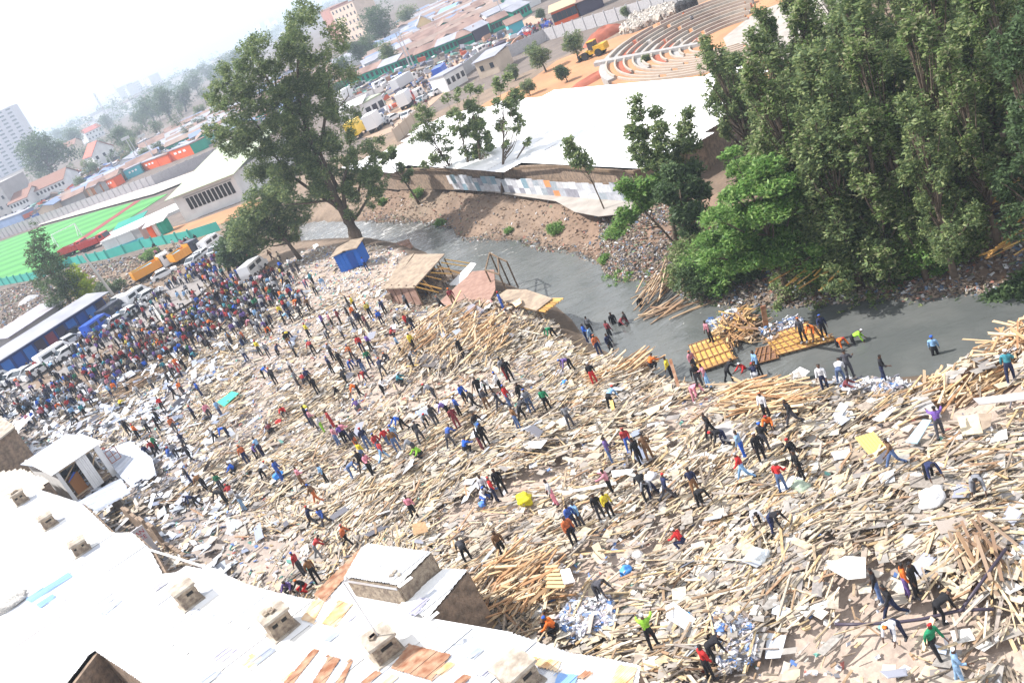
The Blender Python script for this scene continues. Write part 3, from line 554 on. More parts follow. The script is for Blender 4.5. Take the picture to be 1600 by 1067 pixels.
U_ = [P(x, y, 0) for x, y in [(0, 700), (60, 690), (160, 640), (300, 590), (430, 520), (520, 440), (420, 400), (380, 380), (300, 430), (200, 470), (0, 590)]]
xy = sample(980, [(p.x, p.y) for p in U_], crd)
wts = 'wwwwwwwgggkkkkddnnbbllorrryppmuutGBeee'; n_ind = 300-NP[0]
dist = np.hypot(xy[:, 0], xy[:, 1]); ordr = np.argsort(dist); print('people placed', NP[0])
for k in ordr[:max(n_ind, 0)]:
    X, Y = xy[k]; u, v = proj((X, Y, 0)); person(u, v, random.choice('ssssttwv'), random.choice(wts), random.choice('kkkddnnjge'), loc=Vector((X, Y, tz(X, Y))))
Vs = []; Qs = []; Ms = []; off_ = 0; pal = sorted(set(wts) | set('kdnjge')); mats_c = [SKIN[0], SHOE, HAIR]+[cloth(c) for c in pal]
for k in ordr[max(n_ind, 0):]:
    X, Y = xy[k]; co, q, pt, _p = CR[random.choice('ssssttwvb')]; a = random.uniform(0, 6.28); s1 = random.uniform(.92, 1.05)
    R = np.array([[math.cos(a), -math.sin(a), 0], [math.sin(a), math.cos(a), 0], [0, 0, 1]]); Vs.append(co@R.T*s1+np.array([X, Y, tz(X, Y)]))
    sh, tr = 3+pal.index(random.choice(wts)), 3+pal.index(random.choice('kkkddnnjge')); lut = np.array([0, sh, tr, 1, 2]); Qs.append(q+off_); Ms.append(lut[pt]); off_ += len(co)
tag(link('crowd', npmesh('crowd', np.concatenate(Vs), np.concatenate(Qs), mats_c, np.concatenate(Ms), True)), 'dense crowd massed along the road and rubble edge at left', 'crowd', None, 'stuff')
# ---------------------------------------------------------------- single planks and boards (the 300 largest of each in view)
WN = ['pale tan', 'mid brown', 'cream', 'dull brown', 'orange-brown', 'bleached', 'near-black', 'honey-coloured', 'grey-brown', 'dark brown', 'light sandy', 'ashen', 'reddish', 'blackened', 'yellowish', 'dusty grey']
BN = ['greyish', 'pale', 'dark grey', 'tan', 'charcoal', 'white', 'buff', 'brown', 'sandy', 'slate grey']
def dirword(c, a, L):
    p0 = proj(c); p1 = proj((c[0]+math.cos(a)*L, c[1]+math.sin(a)*L, c[2])); g = math.degrees(math.atan2(-(p1[1]-p0[1]), p1[0]-p0[0])) % 180
    return ['lying level', 'lying level', 'rising slightly rightward', 'rising rightward', 'steeply rising rightward', 'pointing upward', 'pointing upward', 'steeply falling rightward', 'falling rightward', 'falling slightly rightward'][int(g//18)] if not (g < 9 or g > 171) else 'lying level'
def singles(name, cat, ids, c, d, yaw, pitch, rollv, jit, cols, names, group):
    B = boxes(c[ids], d[ids], yaw[ids], pitch[ids], rollv[ids], jit); used = {}
    for k, i_ in enumerate(ids):
        ci = random.randrange(len(cols)); mm = mat(name+'_'+names[ci].replace(' ', '_').replace('-', '_'), cols[ci], .78, var=.3, nscale=6)
        me = npmesh(name, B[k]-c[i_], BOXF, mm); o = link(name, me, None, tuple(c[i_])); u, v = proj(c[i_])
        ds = sorted(LAND, key=lambda L: (L[0]-u)**2+(L[1]-v)**2)
        if cat == 'plank': szw = 'very long' if d[i_][0] > 2.6 else 'long' if d[i_][0] > 2.2 else 'mid-length' if d[i_][0] > 1.9 else 'short'
        else: szw = 'large' if d[i_][0]*d[i_][1] > .9 else 'medium' if d[i_][0]*d[i_][1] > .7 else 'small'
        for L in ds[:4]:
            dx, dy = u-L[0], v-L[1]; r = ('right of ' if dx > 0 else 'left of ') if abs(dx) > abs(dy)*1.2 else ('below ' if dy > 0 else 'above ')
            lb = '%s %s %s %s %s' % (szw, names[ci], cat, dirword(c[i_], yaw[i_], 1), r+L[2])
            if lb not in used and len(lb.split()) <= 16: break
        used[lb] = 1; tag(o, lb, cat, group+' in the foreground rubble')
singles('plank', 'plank', BIGP, cc, dd, yy, pp, qq, .08, WOOD, WN, 'loose timber planks')
singles('board', 'board', BIGB, *bb, .15, BOARD, BN, 'torn boards')
# ---------------------------------------------------------------- foreground buildings
m_tin = mat('bare_tin', (.8, .8, .8), .45, var=.10, nscale=.7, spec=.4, island=[(.78, .78, .78), (.70, .71, .74), (.80, .80, .79), (.58, .60, .64), (.76, .74, .71), (.8, .8, .8), (.66, .68, .72), (.50, .52, .57), (.74, .72, .68)])
m_tinb = mat('dirty_tin', (.6, .5, .4), .6, var=.2, nscale=.9, island=[(.56, .49, .40), (.62, .55, .46), (.52, .45, .37), (.66, .6, .52)])
m_ting = mat('blue_grey_tin', (.5, .55, .65), .45, var=.15, nscale=1.5, island=[(.46, .5, .58), (.52, .56, .64), (.42, .46, .55), (.58, .61, .68)])
m_rust = mat('rusted_tin', (.30, .13, .07), .8, col2=(.5, .33, .22), nscale=2.5)
m_rusto = mat('orange_rust_tin', (.62, .36, .16), .7, col2=(.75, .6, .42), nscale=1.8)
m_skyl = mat('blue_skylight_sheet', (.25, .42, .72), .4)
m_lil = mat('lilac_tin', (.48, .47, .58), .5)
m_brick = mat('rough_block_wall', (.30, .22, .16), .95, col2=(.16, .12, .09), nscale=3, bump=.6, bscale=9)
m_stone = mat('cut_stone', (.33, .27, .20), .9, col2=(.17, .13, .10), nscale=4, bump=.9, bscale=9)
m_conc = mat('stained_concrete', (.44, .40, .34), .9, col2=(.24, .20, .16), nscale=2.2, bump=.4)
m_dark = mat('opening_shade', (.02, .018, .016), .9)  # black for vent slots and slit windows, their inner shade put into the colour
m_white = mat('white_paint', (.78, .78, .78), .6, var=.08, nscale=2)
m_steel = mat('galvanised_steel', (.5, .5, .52), .4, metal=.6)
m_pole = mat('wood_pole', (.16, .11, .07), .85, var=.3)
UV0 = (P(575, 865, 4)-P(490, 930, 4)); UV0.z = 0; UV0.normalize(); VV0 = Vector((-UV0.y, UV0.x, 0))
def corr(name, poly, mt, parent=None, z=0., w=.78, slen=2.6, u=None, amp=.02, waves=9, tilt=None, rag=.25, seed=3, exact=False):
    """corrugated sheeting laid over a polygon in plan (world xy), one loose piece per sheet; tilt(x,y)->z"""
    rnd = random.Random(seed); u = u or UV0; v = Vector((-u.y, u.x, 0)); pl = [(p[0], p[1]) for p in poly]
    uu = [p[0]*u.x+p[1]*u.y for p in pl]; vv = [p[0]*v.x+p[1]*v.y for p in pl]; V = []; Q = []
    nseg = waves*4; k = 0; vc = min(vv)+.15
    while vc < max(vv)+w*.5:
        ts = np.arange(min(uu)-.3, max(uu)+.3, .05); X = ts*u.x+vc*v.x; Y = ts*u.y+vc*v.y; ins = inpoly(X, Y, pl); j = 0
        runs = []
        for g in range(nseg+1) if exact else ():
            dv = vc+(g/nseg-.5)*(w+.01); mk = inpoly(ts*u.x+dv*v.x, ts*u.y+dv*v.y, pl).astype(int); e_ = np.diff(np.concatenate([[0], mk, [0]])); runs.append(list(zip(ts[np.nonzero(e_ == 1)[0]], ts[np.nonzero(e_ == -1)[0]-1])))
        while j < len(ts):
            if not ins[j]: j += 1; continue
            j2 = j
            while j2 < len(ts) and ins[j2]: j2 += 1
            a, b_ = ts[j]-rnd.uniform(0, rag), ts[j2-1]+rnd.uniform(0, rag); n = max(1, round((b_-a)/slen)); st = (b_-a)/n
            for q in range(n):
                s0, s1 = a+q*st-(.12 if q else 0), a+(q+1)*st; lift = .012*(k % 2)+rnd.uniform(0, .03); skew = rnd.uniform(-.03, .03); base = len(V)
                if exact:
                    cols = []; ext0, ext1 = (2.5 if q == 0 else 0), (2.5 if q == n-1 else 0)
                    for g in range(nseg+1):
                        R_ = [(a_, d_) for a_, d_ in runs[g] if a_ < s1 and d_ > s0]
                        cols.append((max(s0-ext0, R_[0][0]), min(s1+ext1, R_[-1][1])) if R_ else None)
                    if cols[nseg//2] is None: continue
                for ui, t in enumerate((s0, s1)):
                    for g in range(nseg+1):
                        if exact:
                            cg = cols[g] or cols[nseg//2]; t = cg[ui]+(rnd.uniform(-.02, .02) if g % 4 == 0 else 0)
                            if cols[g] is None: t = cols[nseg//2][ui]
                        d = (g/nseg-.5)*(w+(.01 if exact else .08))+skew*ui*(not exact); x = t*u.x+(vc+d)*v.x; y = t*u.y+(vc+d)*v.y
                        zz = z+(tilt(x, y) if tilt else 0)+amp*math.sin(g*math.pi/2)+lift+(.015*(1-ui)); V.append((x, y, zz))
                for g in range(nseg): Q.append((base+g, base+g+1, base+nseg+2+g, base+nseg+1+g))
            j = j2
        vc += w; k += 1
    if not V: return None
    me = npmesh(name, V, Q, mt, smooth=True); return link(name, me, parent)
def pxpoly(pts, z): return [P(x, y, z) for x, y in pts]
def walls(name, pts, z1, parent, mt, inset=.25, z0=-.5, closed=True, t=.2):
    c = sum((Vector((p[0], p[1], 0)) for p in pts), Vector())/len(pts); b_ = MB(); q = [Vector((p[0], p[1], 0)) for p in pts]
    n = len(q)
    for i in range(n if closed else n-1):
        a, d = q[i], q[(i+1) % n]; a = a+(c-a).normalized()*inset; d = d+(c-d).normalized()*inset
        b_.bar(Vector((a.x, a.y, (z0+z1)/2)), Vector((d.x, d.y, (z0+z1)/2)), t, z1-z0)
    return b_.build(name, mt, parent)
RZ = 3.6
bld = empty('tin_roofed_tenement', P(400, 980, 0), 0, 'long low tenement block under blown-out white corrugated tin roof', 'building')
def child(o, p=bld):
    if o is not None: o.parent = p; o.matrix_parent_inverse = Matrix.Translation(-p.location)
    return o
main_px = [(128, 786), (176, 832), (208, 832), (234, 856), (255, 896), (276, 894), (292, 884), (345, 893), (385, 912), (432, 925), (480, 935), (508, 938), (540, 905), (560, 908), (625, 925), (640, 950), (668, 965), (800, 988), (890, 1019), (960, 1030), (1002, 1040), (985, 1180), (420, 1200), (145, 1015), (20, 1180), (-330, 1180), (-330, 930), (0, 800), (60, 764)]
MAINW = pxpoly(main_px, RZ)
child(corr('roof', MAINW, m_tin, z=RZ, exact=True, rag=.02))
child(walls('wall', [MAINW[i] for i in range(len(MAINW))], RZ-.12, None, m_brick, inset=.3))
for nm, mt, q in (*[('rusty_sheet' if m_ in (0, 1) else 'grey_sheet', (m_rust, m_rusto, m_lil, m_ting)[m_], [(x, y), (x+12, y+3), (x+12-L_*.62, y+3+L_*.5), (x-L_*.62, y+L_*.5)]) for x, y, L_, m_ in ((585, 1046, 40, 0), (612, 1052, 34, 1), (420, 1010, 50, 3), (398, 1022, 36, 1), (360, 1010, 44, 2), (520, 985, 30, 3), (700, 1032, 40, 1), (745, 1010, 34, 3), (770, 1030, 48, 2), (655, 1066, 30, 0), (335, 1046, 40, 3), (725, 1052, 30, 0), (250, 905, 30, 2), (180, 935, 46, 3), (915, 1046, 26, 0), (548, 955, 26, 2), (455, 1046, 34, 1))], ('rusty_sheet', m_rust, [(562, 858), (574, 864), (507, 940), (489, 930)]), ('rusty_sheet', m_rust, [(640, 1005), (706, 1022), (673, 1064), (610, 1045)]), ('rusty_sheet', m_rusto, [(502, 975), (532, 938), (553, 943), (522, 980)]),
                  ('rusty_sheet', m_rusto, [(470, 968), (492, 935), (508, 938), (490, 975)]), ('rusty_sheet', m_rust, [(485, 1072), (515, 1024), (533, 1028), (505, 1072)]), ('rusty_sheet', m_rust, [(545, 1035), (553, 1030), (535, 1072), (522, 1072)]),
                  ('rusty_sheet', m_rusto, [(824, 1024), (878, 1032), (870, 1050), (840, 1043)]), ('blue_sheet', m_skyl, [(862, 1080), (873, 1050), (905, 1054), (893, 1080)]), ('rusty_sheet', m_rusto, [(950, 1078), (966, 1036), (997, 1042), (985, 1078)]),
                  ('rusty_sheet', m_rust, [(440, 1072), (490, 1012), (500, 1015), (455, 1072)]), ('skylight_strip', m_skyl, [(40, 937), (107, 894), (114, 899), (48, 942)]), ('skylight_strip', m_skyl, [(56, 945), (82, 927), (88, 931), (62, 950)])):
    child(corr(nm, pxpoly(q, RZ+.06), mt, z=RZ+.06, rag=.02, w=.4, waves=5, exact=True))
for a, d in (((232, 858), (345, 893)), ((95, 965), (135, 915)), ((668, 967), (800, 990))): b_ = MB(); b_.bar(P(*a, RZ+.05), P(*d, RZ+.05), .12, .05); child(b_.build('flashing_strip', m_tin))
# raised unit
ru = empty('raised_roof_unit', P(605, 890, 3), 0, 'square stone unit with flat white tin roof rising above the terrace', 'roof unit')
q = pxpoly([(570, 848), (674, 862), (622, 915), (538, 902)], 4.7); child(corr('roof', q, m_tin, z=4.7, rag=.05, exact=True), ru); child(walls('wall', q, 4.6, None, m_stone, .12, 2.6), ru)
b_ = MB()
for x, y in ((617, 893), (623, 897), (612, 899)): b_.box(P(x, y, 4.78), (.22, .14, .1), random.uniform(0, 3))
child(b_.build('loose_stone', m_conc), ru)
b_ = MB(); b_.bar(P(540, 905, 4.55), P(622, 918, 4.55), .2, .1); child(b_.build('gutter', m_steel), ru)
# wing
wg = empty('gable_wing', P(690, 930, 0), 0, 'small wing with block gable wall and blue-shaded tin roof', 'building wing')
q = pxpoly([(622, 950), (640, 922), (690, 888), (732, 890), (668, 966)], 3.75); child(corr('roof', q, m_tin, z=3.75, rag=.05, exact=True), wg); child(walls('wall', [q[1], q[2], q[3], q[4]], 3.65, None, m_brick, .12, closed=False), wg)
child(corr('blue_grey_sheet', pxpoly([(630, 957), (652, 934), (673, 934), (648, 962)], 3.82), m_lil, z=3.82, rag=0, w=.4, exact=True), wg)
# dirty roof at far left, dark block building
dr = empty('stained_roof_block', P(30, 770, 0), 0, 'stained beige tin roof block at the left edge behind the chimneys', 'building')
q = pxpoly([(-300, 860), (-60, 750), (28, 734), (78, 752), (60, 766), (0, 802), (-200, 890)], 3.4); child(corr('roof', q, m_tinb, z=3.4), dr); child(walls('wall', q, 3.3, None, m_brick), dr)
db = empty('dark_block_building', P(0, 700, 0), 0, 'dark unplastered block building cut by the left edge of the picture', 'building')
q = pxpoly([(-200, 715), (-120, 625), (-2, 652), (22, 668), (-60, 730)], 4.6); b_ = MB(); b_.prism([(p.x, p.y) for p in q], -.5, 4.6); child(b_.build('wall', m_brick), db)
b_ = MB(); b_.prism([(p.x, p.y) for p in pxpoly([(-205, 717), (-122, 622), (0, 650), (25, 668), (-60, 734)], 4.6)], 4.6, 4.75); child(b_.build('parapet_slab', m_conc), db)
# brick water-tank boxes on the roof
yawR = math.atan2(UV0.y, UV0.x)
CHN = [(606, 1022, 1.45, 'antenna pole standing on it'), (443, 985, 1.5, 'rough plaster skirt, second from the antenna'), (300, 942, 1.35, 'pale cap, alone in the middle of the white roof'), (130, 862, 1.2, 'two dark slots near the broken wall'), (80, 822, 1.15, 'open dark side, between two others'), (36, 785, 1.15, 'flat stone cap on the stained roof'), (818, 1072, 1.5, 'wide pale cap at the bottom edge')]
for k, (x, y, s_, lb) in enumerate(CHN):
    s_ *= .86; c = P(x, y, RZ); t = empty('roof_vent_box', c, yawR, 'block vent box with '+lb, 'vent box', 'block vent boxes along the tin roofs')
    b_ = MB(); h = (1.02+.2*((k*7) % 3)/2)*s_/1.4; t.rotation_euler.z += (-.07, .05, .09, -.04, .06, 0, .03)[k]
    for q in range(5): b_.box((random.uniform(-.01, .01), random.uniform(-.01, .01), h*(q+.5)/5), (s_*.86+random.uniform(-.02, .02), s_*.8, h/5-.012))
    b_.box((0, 0, h/2), (s_*.84, s_*.78, h)); b_.build('block_walls', m_stone, t)
    b_ = MB(); b_.slab([(-s_*.52, -s_*.5, h+.16), (s_*.5, -s_*.5, h+.13), (s_*.52, s_*.48, h+.13), (-s_*.5, s_*.5, h+.16)], .13); b_.build('cap_slab', m_conc, t)
    for q in (((-s_*.2, -s_*.405, s_*.2, .02), (s_*.16, -s_*.405, s_*.2, .02)), ((s_*.05, -s_*.405, s_*.42, .02),), ((-s_*.25, -s_*.405, s_*.14, .02), (s_*.22, -s_*.405, s_*.14, .02), (s_*.435, 0, .02, s_*.3)), ((s_*.1, -s_*.405, s_*.3, .02), (s_*.435, .1, .02, s_*.2)))[(k*3+1) % 4]: b_ = MB(); b_.box((q[0], q[1], h*.72), (q[2], q[3], h*.16)); b_.build('vent_slot', m_dark, t)
    b_ = MB(); b_.box((0, 0, .06), (s_*1.05, s_*.98, .12)); b_.build('mortar_skirt', m_conc, t)
    if k in (0, 5, 1):
        b_ = MB()
        for q in range(3): b_.box((random.uniform(-.3, .3), random.uniform(-.3, .3), h+.2), (.3, .2, .1), random.uniform(0, 3))
        b_.build('loose_stone', m_stone, t)
ap = MB(); c = P(590, 992, RZ+1.1); top = c+Vector((-.05, -.1, 2.9)); ap.tube([c, top], .03, 6); o = ap.build('antenna_mast', m_steel); ap = MB(); ap.bar(top, top+Vector((.7, .2, 0)), .03); ap.bar(top+Vector((.1, 0, 0)), top+Vector((.1, .25, 0)), .1); a2 = ap.build('antenna_arm', m_steel, o); tag(o, 'thin steel antenna mast with short cross arm on a roof box', 'antenna')
# rubbish bundle on the left roof
def lump(name, loc, r, mt, label, cat, grp=None, sq=.7, seed=0, parent=None):
    bm = bmesh.new(); bmesh.ops.create_icosphere(bm, subdivisions=3, radius=1); rs = random.Random(seed); ph = [rs.uniform(0, 6) for _ in range(6)]
    for v in bm.verts:
        p = v.co.copy(); k = 1+.16*math.sin(p.x*4+ph[0])*math.sin(p.y*5+ph[1])+.12*math.sin(p.z*7+ph[2]+p.x*3)+.06*math.sin(p.y*13+ph[3])
        v.co = Vector((p.x*r*k, p.y*r*k*.8, max(p.z, -.55)*r*sq*k))
    me = bpy.data.meshes.new(name); bm.to_mesh(me); bm.free(); me.materials.append(mt); me.polygons.foreach_set('use_smooth', [True]*len(me.polygons))
    o = link(name, me, parent, Vector(loc)+Vector((0, 0, r*sq*.5))); o.rotation_euler = (0, 0, rs.uniform(0, 6)); tag(o, label, cat, grp); return o
rag = mat('rag_bundle', (.6, .55, .5), .8, col2=(.2, .22, .22), nscale=14)
lump('rag_heap', P(18, 945, RZ), 1.0, rag, 'heap of patterned rags and a basket on the white roof at left edge', 'rag heap', sq=.35, seed=5)
# white hut
A_h = P(118, 786, 0); B_h = P(183, 740, 0)
def hsolve(pt, px):                    # height of the point above pt that is seen at pixel px
    best = min(np.linspace(.3, 12, 600), key=lambda h: math.hypot(proj((pt.x, pt.y, h))[0]-px[0], proj((pt.x, pt.y, h))[1]-px[1])); return float(best)
HH = hsolve(A_h, (88, 736)); ux = (B_h-A_h); ux.z = 0; Lh = ux.length; ux.normalize(); vx = Vector((-ux.y, ux.x, 0))
if vx.y < 0: vx = -vx
dep = (P(41, 715, HH)-P(88, 736, HH)).length*.95
hut = empty('white_hut', A_h, math.atan2(ux.y, ux.x), 'white box hut with gaping window openings beside collapsed tin', 'hut'); sgn = 1
D_ = dep
b_ = MB(); b_.slab([(-.3, -.35, HH+.05), (Lh+.35, -.45, HH+.05), (Lh+.3, D_*.55, HH+.3), (-.3, D_*.55, HH+.3)], .07); b_.build('roof', m_white, hut)
b_ = MB(); b_.slab([(-.35, D_*.55, HH+.27), (Lh+.2, D_*.55, HH+.27), (Lh+.1, D_+.3, HH-.15), (-.4, D_+.3, HH-.15)], .06); b_.build('rear_roof_slope', m_ting, hut)
b_ = MB(); b_.box((.08, D_/2, HH/2), (.16, D_, HH)); b_.box((Lh/2, D_, HH/2-.1), (Lh, .14, HH-.2)); b_.box((Lh-.08, D_*.7, HH/2), (.14, D_*.55, HH)); b_.box((.15, 0, HH/2), (.3, .2, HH)); b_.build('wall', m_white, hut)
b_ = MB()
for q in range(6): b_.box((Lh*.47+q*.16, -.02+.02*(q % 2), HH*.5), (.15, .1, HH*.96))
b_.build('clad_pillar', m_white, hut); b_ = MB(); b_.box((Lh-.2, 0, HH*.5), (.45, .14, HH)); b_.build('corner_pillar', m_white, hut)
b_ = MB(); b_.box((Lh/2, .05, HH-.14), (Lh, .12, .2)); b_.box((Lh/2, .3, .3), (Lh-.4, .1, .1)); b_.bar((.4, .6, HH*.6), (Lh*.45, .6, HH*.85), .1); b_.bar((Lh*.68, .4, HH*.5), (Lh*.9, .4, HH*.8), .1); b_.build('timber_beam', mat('raw_beam', (.45, .34, .22)), hut)
b_ = MB(); b_.box((Lh*.3, .9, HH*.3), (1.0, .06, HH*.6), .1); b_.build('brown_panel', mat('orange_brown_panel', (.38, .17, .06)), hut)
b_ = MB(); b_.slab([(.5, .2, HH*.55), (1.3, .4, HH*.7), (1.5, .8, HH*.62), (.7, .8, HH*.5)], .03); b_.build('blue_plastic', mat('blue_plastic', (.04, .14, .6), .4), hut)
b_ = MB(); b_.box((Lh/2, D_/2, .06), (Lh-.3, D_-.2, .08)); b_.box((Lh*.2, D_*.4, .5), (.9, .8, .9), .3); b_.build('floor_junk', m_brick, hut)
b_ = MB()
for a, d in (((0, 0), (.9, 0)), ((0, 1.1), (.9, 1.1)), ((0, 0), (0, 1.1)), ((.9, 0), (.9, 1.1)), ((0, .55), (.9, .55)), ((.45, 0), (.45, 1.1))): b_.bar((Lh+.05+a[0], -.3, HH*.35+a[1]), (Lh+.05+d[0], -.3, HH*.35+d[1]), .06)
b_.build('window_frame', mat('red_brown_frame', (.30, .13, .10)), hut)
def slope(pts, z0, dzs, pxz=None): pass
def sheet(name, px, mt, label, cat, dz=.25, dzs=None, t=.02, grp=None, corrug=False, z=None, parent=None, lift=True):
    cx_ = sum(p[0] for p in px)/len(px); cy_ = sum(p[1] for p in px)/len(px)
    if z is None:
        g = G(cx_, cy_); z = g.z+(float(pileh(np.array([g.x]), np.array([g.y]))[0]) if lift else 0)+dz
    pts = [P(x, y, z+(dzs[i] if dzs else 0)) for i, (x, y) in enumerate(px)]
    if corrug:
        if dzs:
            A = np.array([[p.x, p.y, 1] for p in pts]); s_ = np.linalg.lstsq(A, np.array([p.z for p in pts]), rcond=None)[0]; o = corr(name, pts, mt, tilt=lambda x, y: s_[0]*x+s_[1]*y+s_[2], rag=.1, w=.5, exact=True, u=corrug if isinstance(corrug, Vector) else None)
        else: o = corr(name, pts, mt, z=z, rag=.1, w=.5, exact=True)
    else:
        c = sum(pts, Vector())/len(pts); b_ = MB(); b_.slab([p-c for p in pts], t, (0, 0, 1)); o = b_.build(name, mt); o.location = c
    tag(o, label, cat, grp); return o
sheet('roofing_sheet', [(160, 706), (205, 689), (236, 712), (247, 745), (207, 764), (182, 738)], m_ting, 'broad buckled blue-grey roofing sheets collapsed right of white hut', 'roofing', .9, [.2, .6, .5, -.3, -.5, 0], corrug=True)
sheet('roofing_sheet', [(120, 788), (188, 744), (206, 772), (150, 797)], m_ting, 'lilac-grey roofing sheets sloping from the hut front to the white roof', 'roofing', 1.9, [.6, .3, -.3, .3], corrug=True)
sheet('roofing_sheet', [(20, 667), (50, 640), (54, 648), (28, 674)], m_tin, 'bright bent tin strip beside the dark block building', 'roofing', .7, [0, .5, .5, 0], corrug=True)
# broken walls and painted panel
def ruin(a, d, h, label, mt=m_brick):
    A = P(*a, 0); B = P(*d, 0); n = 7; b_ = MB(); rs = random.Random(int(a[0]))
    for k in range(n):
        hh = h*rs.uniform(.45, 1.0); p = A.lerp(B, k/n); q = A.lerp(B, (k+1)/n); b_.bar(Vector((p.x, p.y, hh/2-.3)), Vector((q.x, q.y, hh/2-.3)), .22, hh+.6)
    o = b_.build('broken_wall', mt); tag(o, label, 'wall')
ruin((205, 815), (262, 858), 2.0, 'jagged brown block wall remnant beside the white roof corner'); ruin((180, 805), (232, 790), 1.4, 'low broken grey wall below the collapsed roofing sheets', m_conc); ruin((262, 858), (300, 880), 1.0, 'short brown wall stub in the dusty hollow')
c = P(243, 872, 0); t = empty('painted_panel', c, yawR, 'grey upright panel with red hand-painted letters by the roof edge', 'painted panel')
b_ = MB(); b_.box((0, 0, 1.2), (.95, .08, 2.6)); b_.build('board', mat('chalky_panel', (.55, .53, .55), .8, var=.2), t)
def text(s_, loc, size, mt, parent=None, rot=(math.pi/2, 0, 0), name='lettering'):
    cu_ = bpy.data.curves.new(name, 'FONT'); cu_.body = s_; cu_.size = size; cu_.extrude = .004; cu_.align_x = 'CENTER'; tmp = bpy.data.objects.new('t', cu_); C.objects.link(tmp)
    me = bpy.data.meshes.new_from_object(tmp.evaluated_get(bpy.context.evaluated_depsgraph_get())); bpy.data.objects.remove(tmp); me.materials.clear(); me.materials.append(mt)
    o = link(name, me, parent, loc); o.rotation_euler = rot; return o
m_redp = mat('red_sign_paint', (.4, .03, .05)); text('SAN', (0, -.05, 2.0), .42, m_redp, t); text('CE', (.1, -.05, 1.6), .42, m_redp, t)
# ---------------------------------------------------------------- river-side structures
m_ply = mat('weathered_ply', (.34, .27, .2), .85, col2=(.22, .17, .13), nscale=2); m_red = mat('reddish_floorboards', (.22, .13, .10), .85, col2=(.30, .19, .15), nscale=2)
m_raw = mat('raw_yellow_timber', (.52, .34, .13), .75, island=[(.56, .33, .09), (.50, .28, .08), (.62, .40, .13), (.42, .24, .08)])
b0 = P(660, 481, 0); hs = hsolve(b0, (647, 449)); hs = min(max(hs, 1.8), 3.2)
sh_ = empty('market_shed', P(650, 460, 0), 0, 'open dark shed with sagging brown ply roof beside the river', 'shed'); q = pxpoly([(598, 447), (651, 404), (698, 404), (647, 449)], hs)
b_ = MB(); b_.slab([q[0]+Vector((-.3, -.3, 0)), q[1]+Vector((0, 0, .5)), q[2]+Vector((0, 0, .5)), q[3]], .1, (0, 0, 1)); b_.slab([q[0]+Vector((.4, 0, .12)), q[1]+Vector((-1.2, 0, .6)), q[1]+Vector((0, 0, .6)), q[0]+Vector((1.5, 0, .1))], .05, (0, 0, 1)); child(b_.build('roof', m_ply), sh_)
cq = sum(q, Vector())/4; b_ = MB(); qi = [p.lerp(cq, .06) for p in q]
for i_, p in enumerate(qi):
    n2 = qi[(i_+1) % 4]
    for k in range(4): r_ = p.lerp(n2, k/4); b_.bar(Vector((r_.x, r_.y, -.4)), Vector((r_.x, r_.y, hs+.1)), .13)
child(b_.build('post', m_pole), sh_)
b_ = MB()
for i_ in (0, 1): p, n2 = qi[i_-1], qi[i_]; b_.bar(Vector((p.x, p.y, hs/2)), Vector((n2.x, n2.y, hs/2)), .08, hs)
child(b_.build('back_wall', m_red), sh_); b_ = MB()
for k in range(60): p = qi[0].lerp(qi[2], random.random()).lerp(qi[random.choice((1, 3))], random.random()*.5); b_.box((p.x, p.y, random.uniform(0, 1)), (random.uniform(.2, 1.2), random.uniform(.2, .7), random.uniform(.1, .7)), random.uniform(0, 3))
child(b_.build('stored_junk', m_brick), sh_); b_ = MB()
for k in range(9): p = qi[2].lerp(qi[3], k/8); b_.bar(Vector((p.x, p.y, hs)), Vector((p.x+random.uniform(.5, 2.5), p.y-random.uniform(-.5, 1), random.uniform(.2, 1.6))), .09)
child(b_.build('brace', m_raw), sh_)
sheet('floor_deck', [(686, 472), (716, 444), (738, 424), (772, 421), (774, 452), (764, 472), (746, 480), (715, 482)], m_red, 'collapsed reddish-brown floor deck between shed and river', 'floor deck', .9, [0, .3, .5, .5, .4, .2, 0, 0], t=.12)
sheet('white_sheet', [(701, 445), (719, 446), (744, 412), (736, 410)], m_white, 'bright white tin sheet leaning beside the brown-roofed shed', 'sheet', 1.3, [-.4, -.4, .8, .8], t=.03)
sheet('slate_sheet', [(727, 481), (738, 474), (757, 484), (744, 501)], mat('slate_panel', (.24, .23, .26)), 'slate grey panel resting on the tall plank pile', 'panel', .5, [.3, .4, 0, -.2], t=.03)
fr = MB(); pts_ = [(772, 452, 1.9), (778, 424, 1.9), (793, 458, 1.8), (790, 430, 1.8), (803, 434, 1.6)]
for x, y, h in pts_: p = P(x, y, 0); fr.bar((p.x, p.y, -1), (p.x, p.y, h), .14)
for a, d in ((0, 1), (1, 3), (0, 2), (2, 3), (3, 4)): p = P(*pts_[a][:2], 0); q2 = P(*pts_[d][:2], 0); fr.bar((p.x, p.y, pts_[a][2]), (q2.x, q2.y, pts_[d][2]), .11)
tag(fr.build('post_frame', m_pole), 'bare dark post and rail frame standing over the reddish deck', 'post frame')
pr = empty('fallen_roof', P(830, 475, 0), 0, 'fallen grey ply roof with yellow rafters poking out over the river', 'fallen roof'); q = [P(773, 466, 1.2), P(792, 452, 1.2), P(822, 452, 1.3), P(863, 466, 1.3), P(838, 485, 1.1)]
b_ = MB(); b_.slab(q, .06, (0, 0, 1)); child(b_.build('ply_sheet', m_ply), pr); b_ = MB()
for k in range(8): f_ = k/7; a = P(780, 467, 1.1).lerp(P(820, 480, 1.0), f_); d = P(880, 467, 1.15).lerp(P(853, 487, 1.0), f_); b_.bar(a+Vector((0, 0, -.06)), d, .12, .09)
child(b_.build('rafter', m_raw), pr); b_ = MB()
for x, y in ((790, 490), (812, 500), (848, 492)): p = P(x, y, 0); b_.bar((p.x, p.y, -1), (p.x-.4, p.y+.3, 1.1), .12)
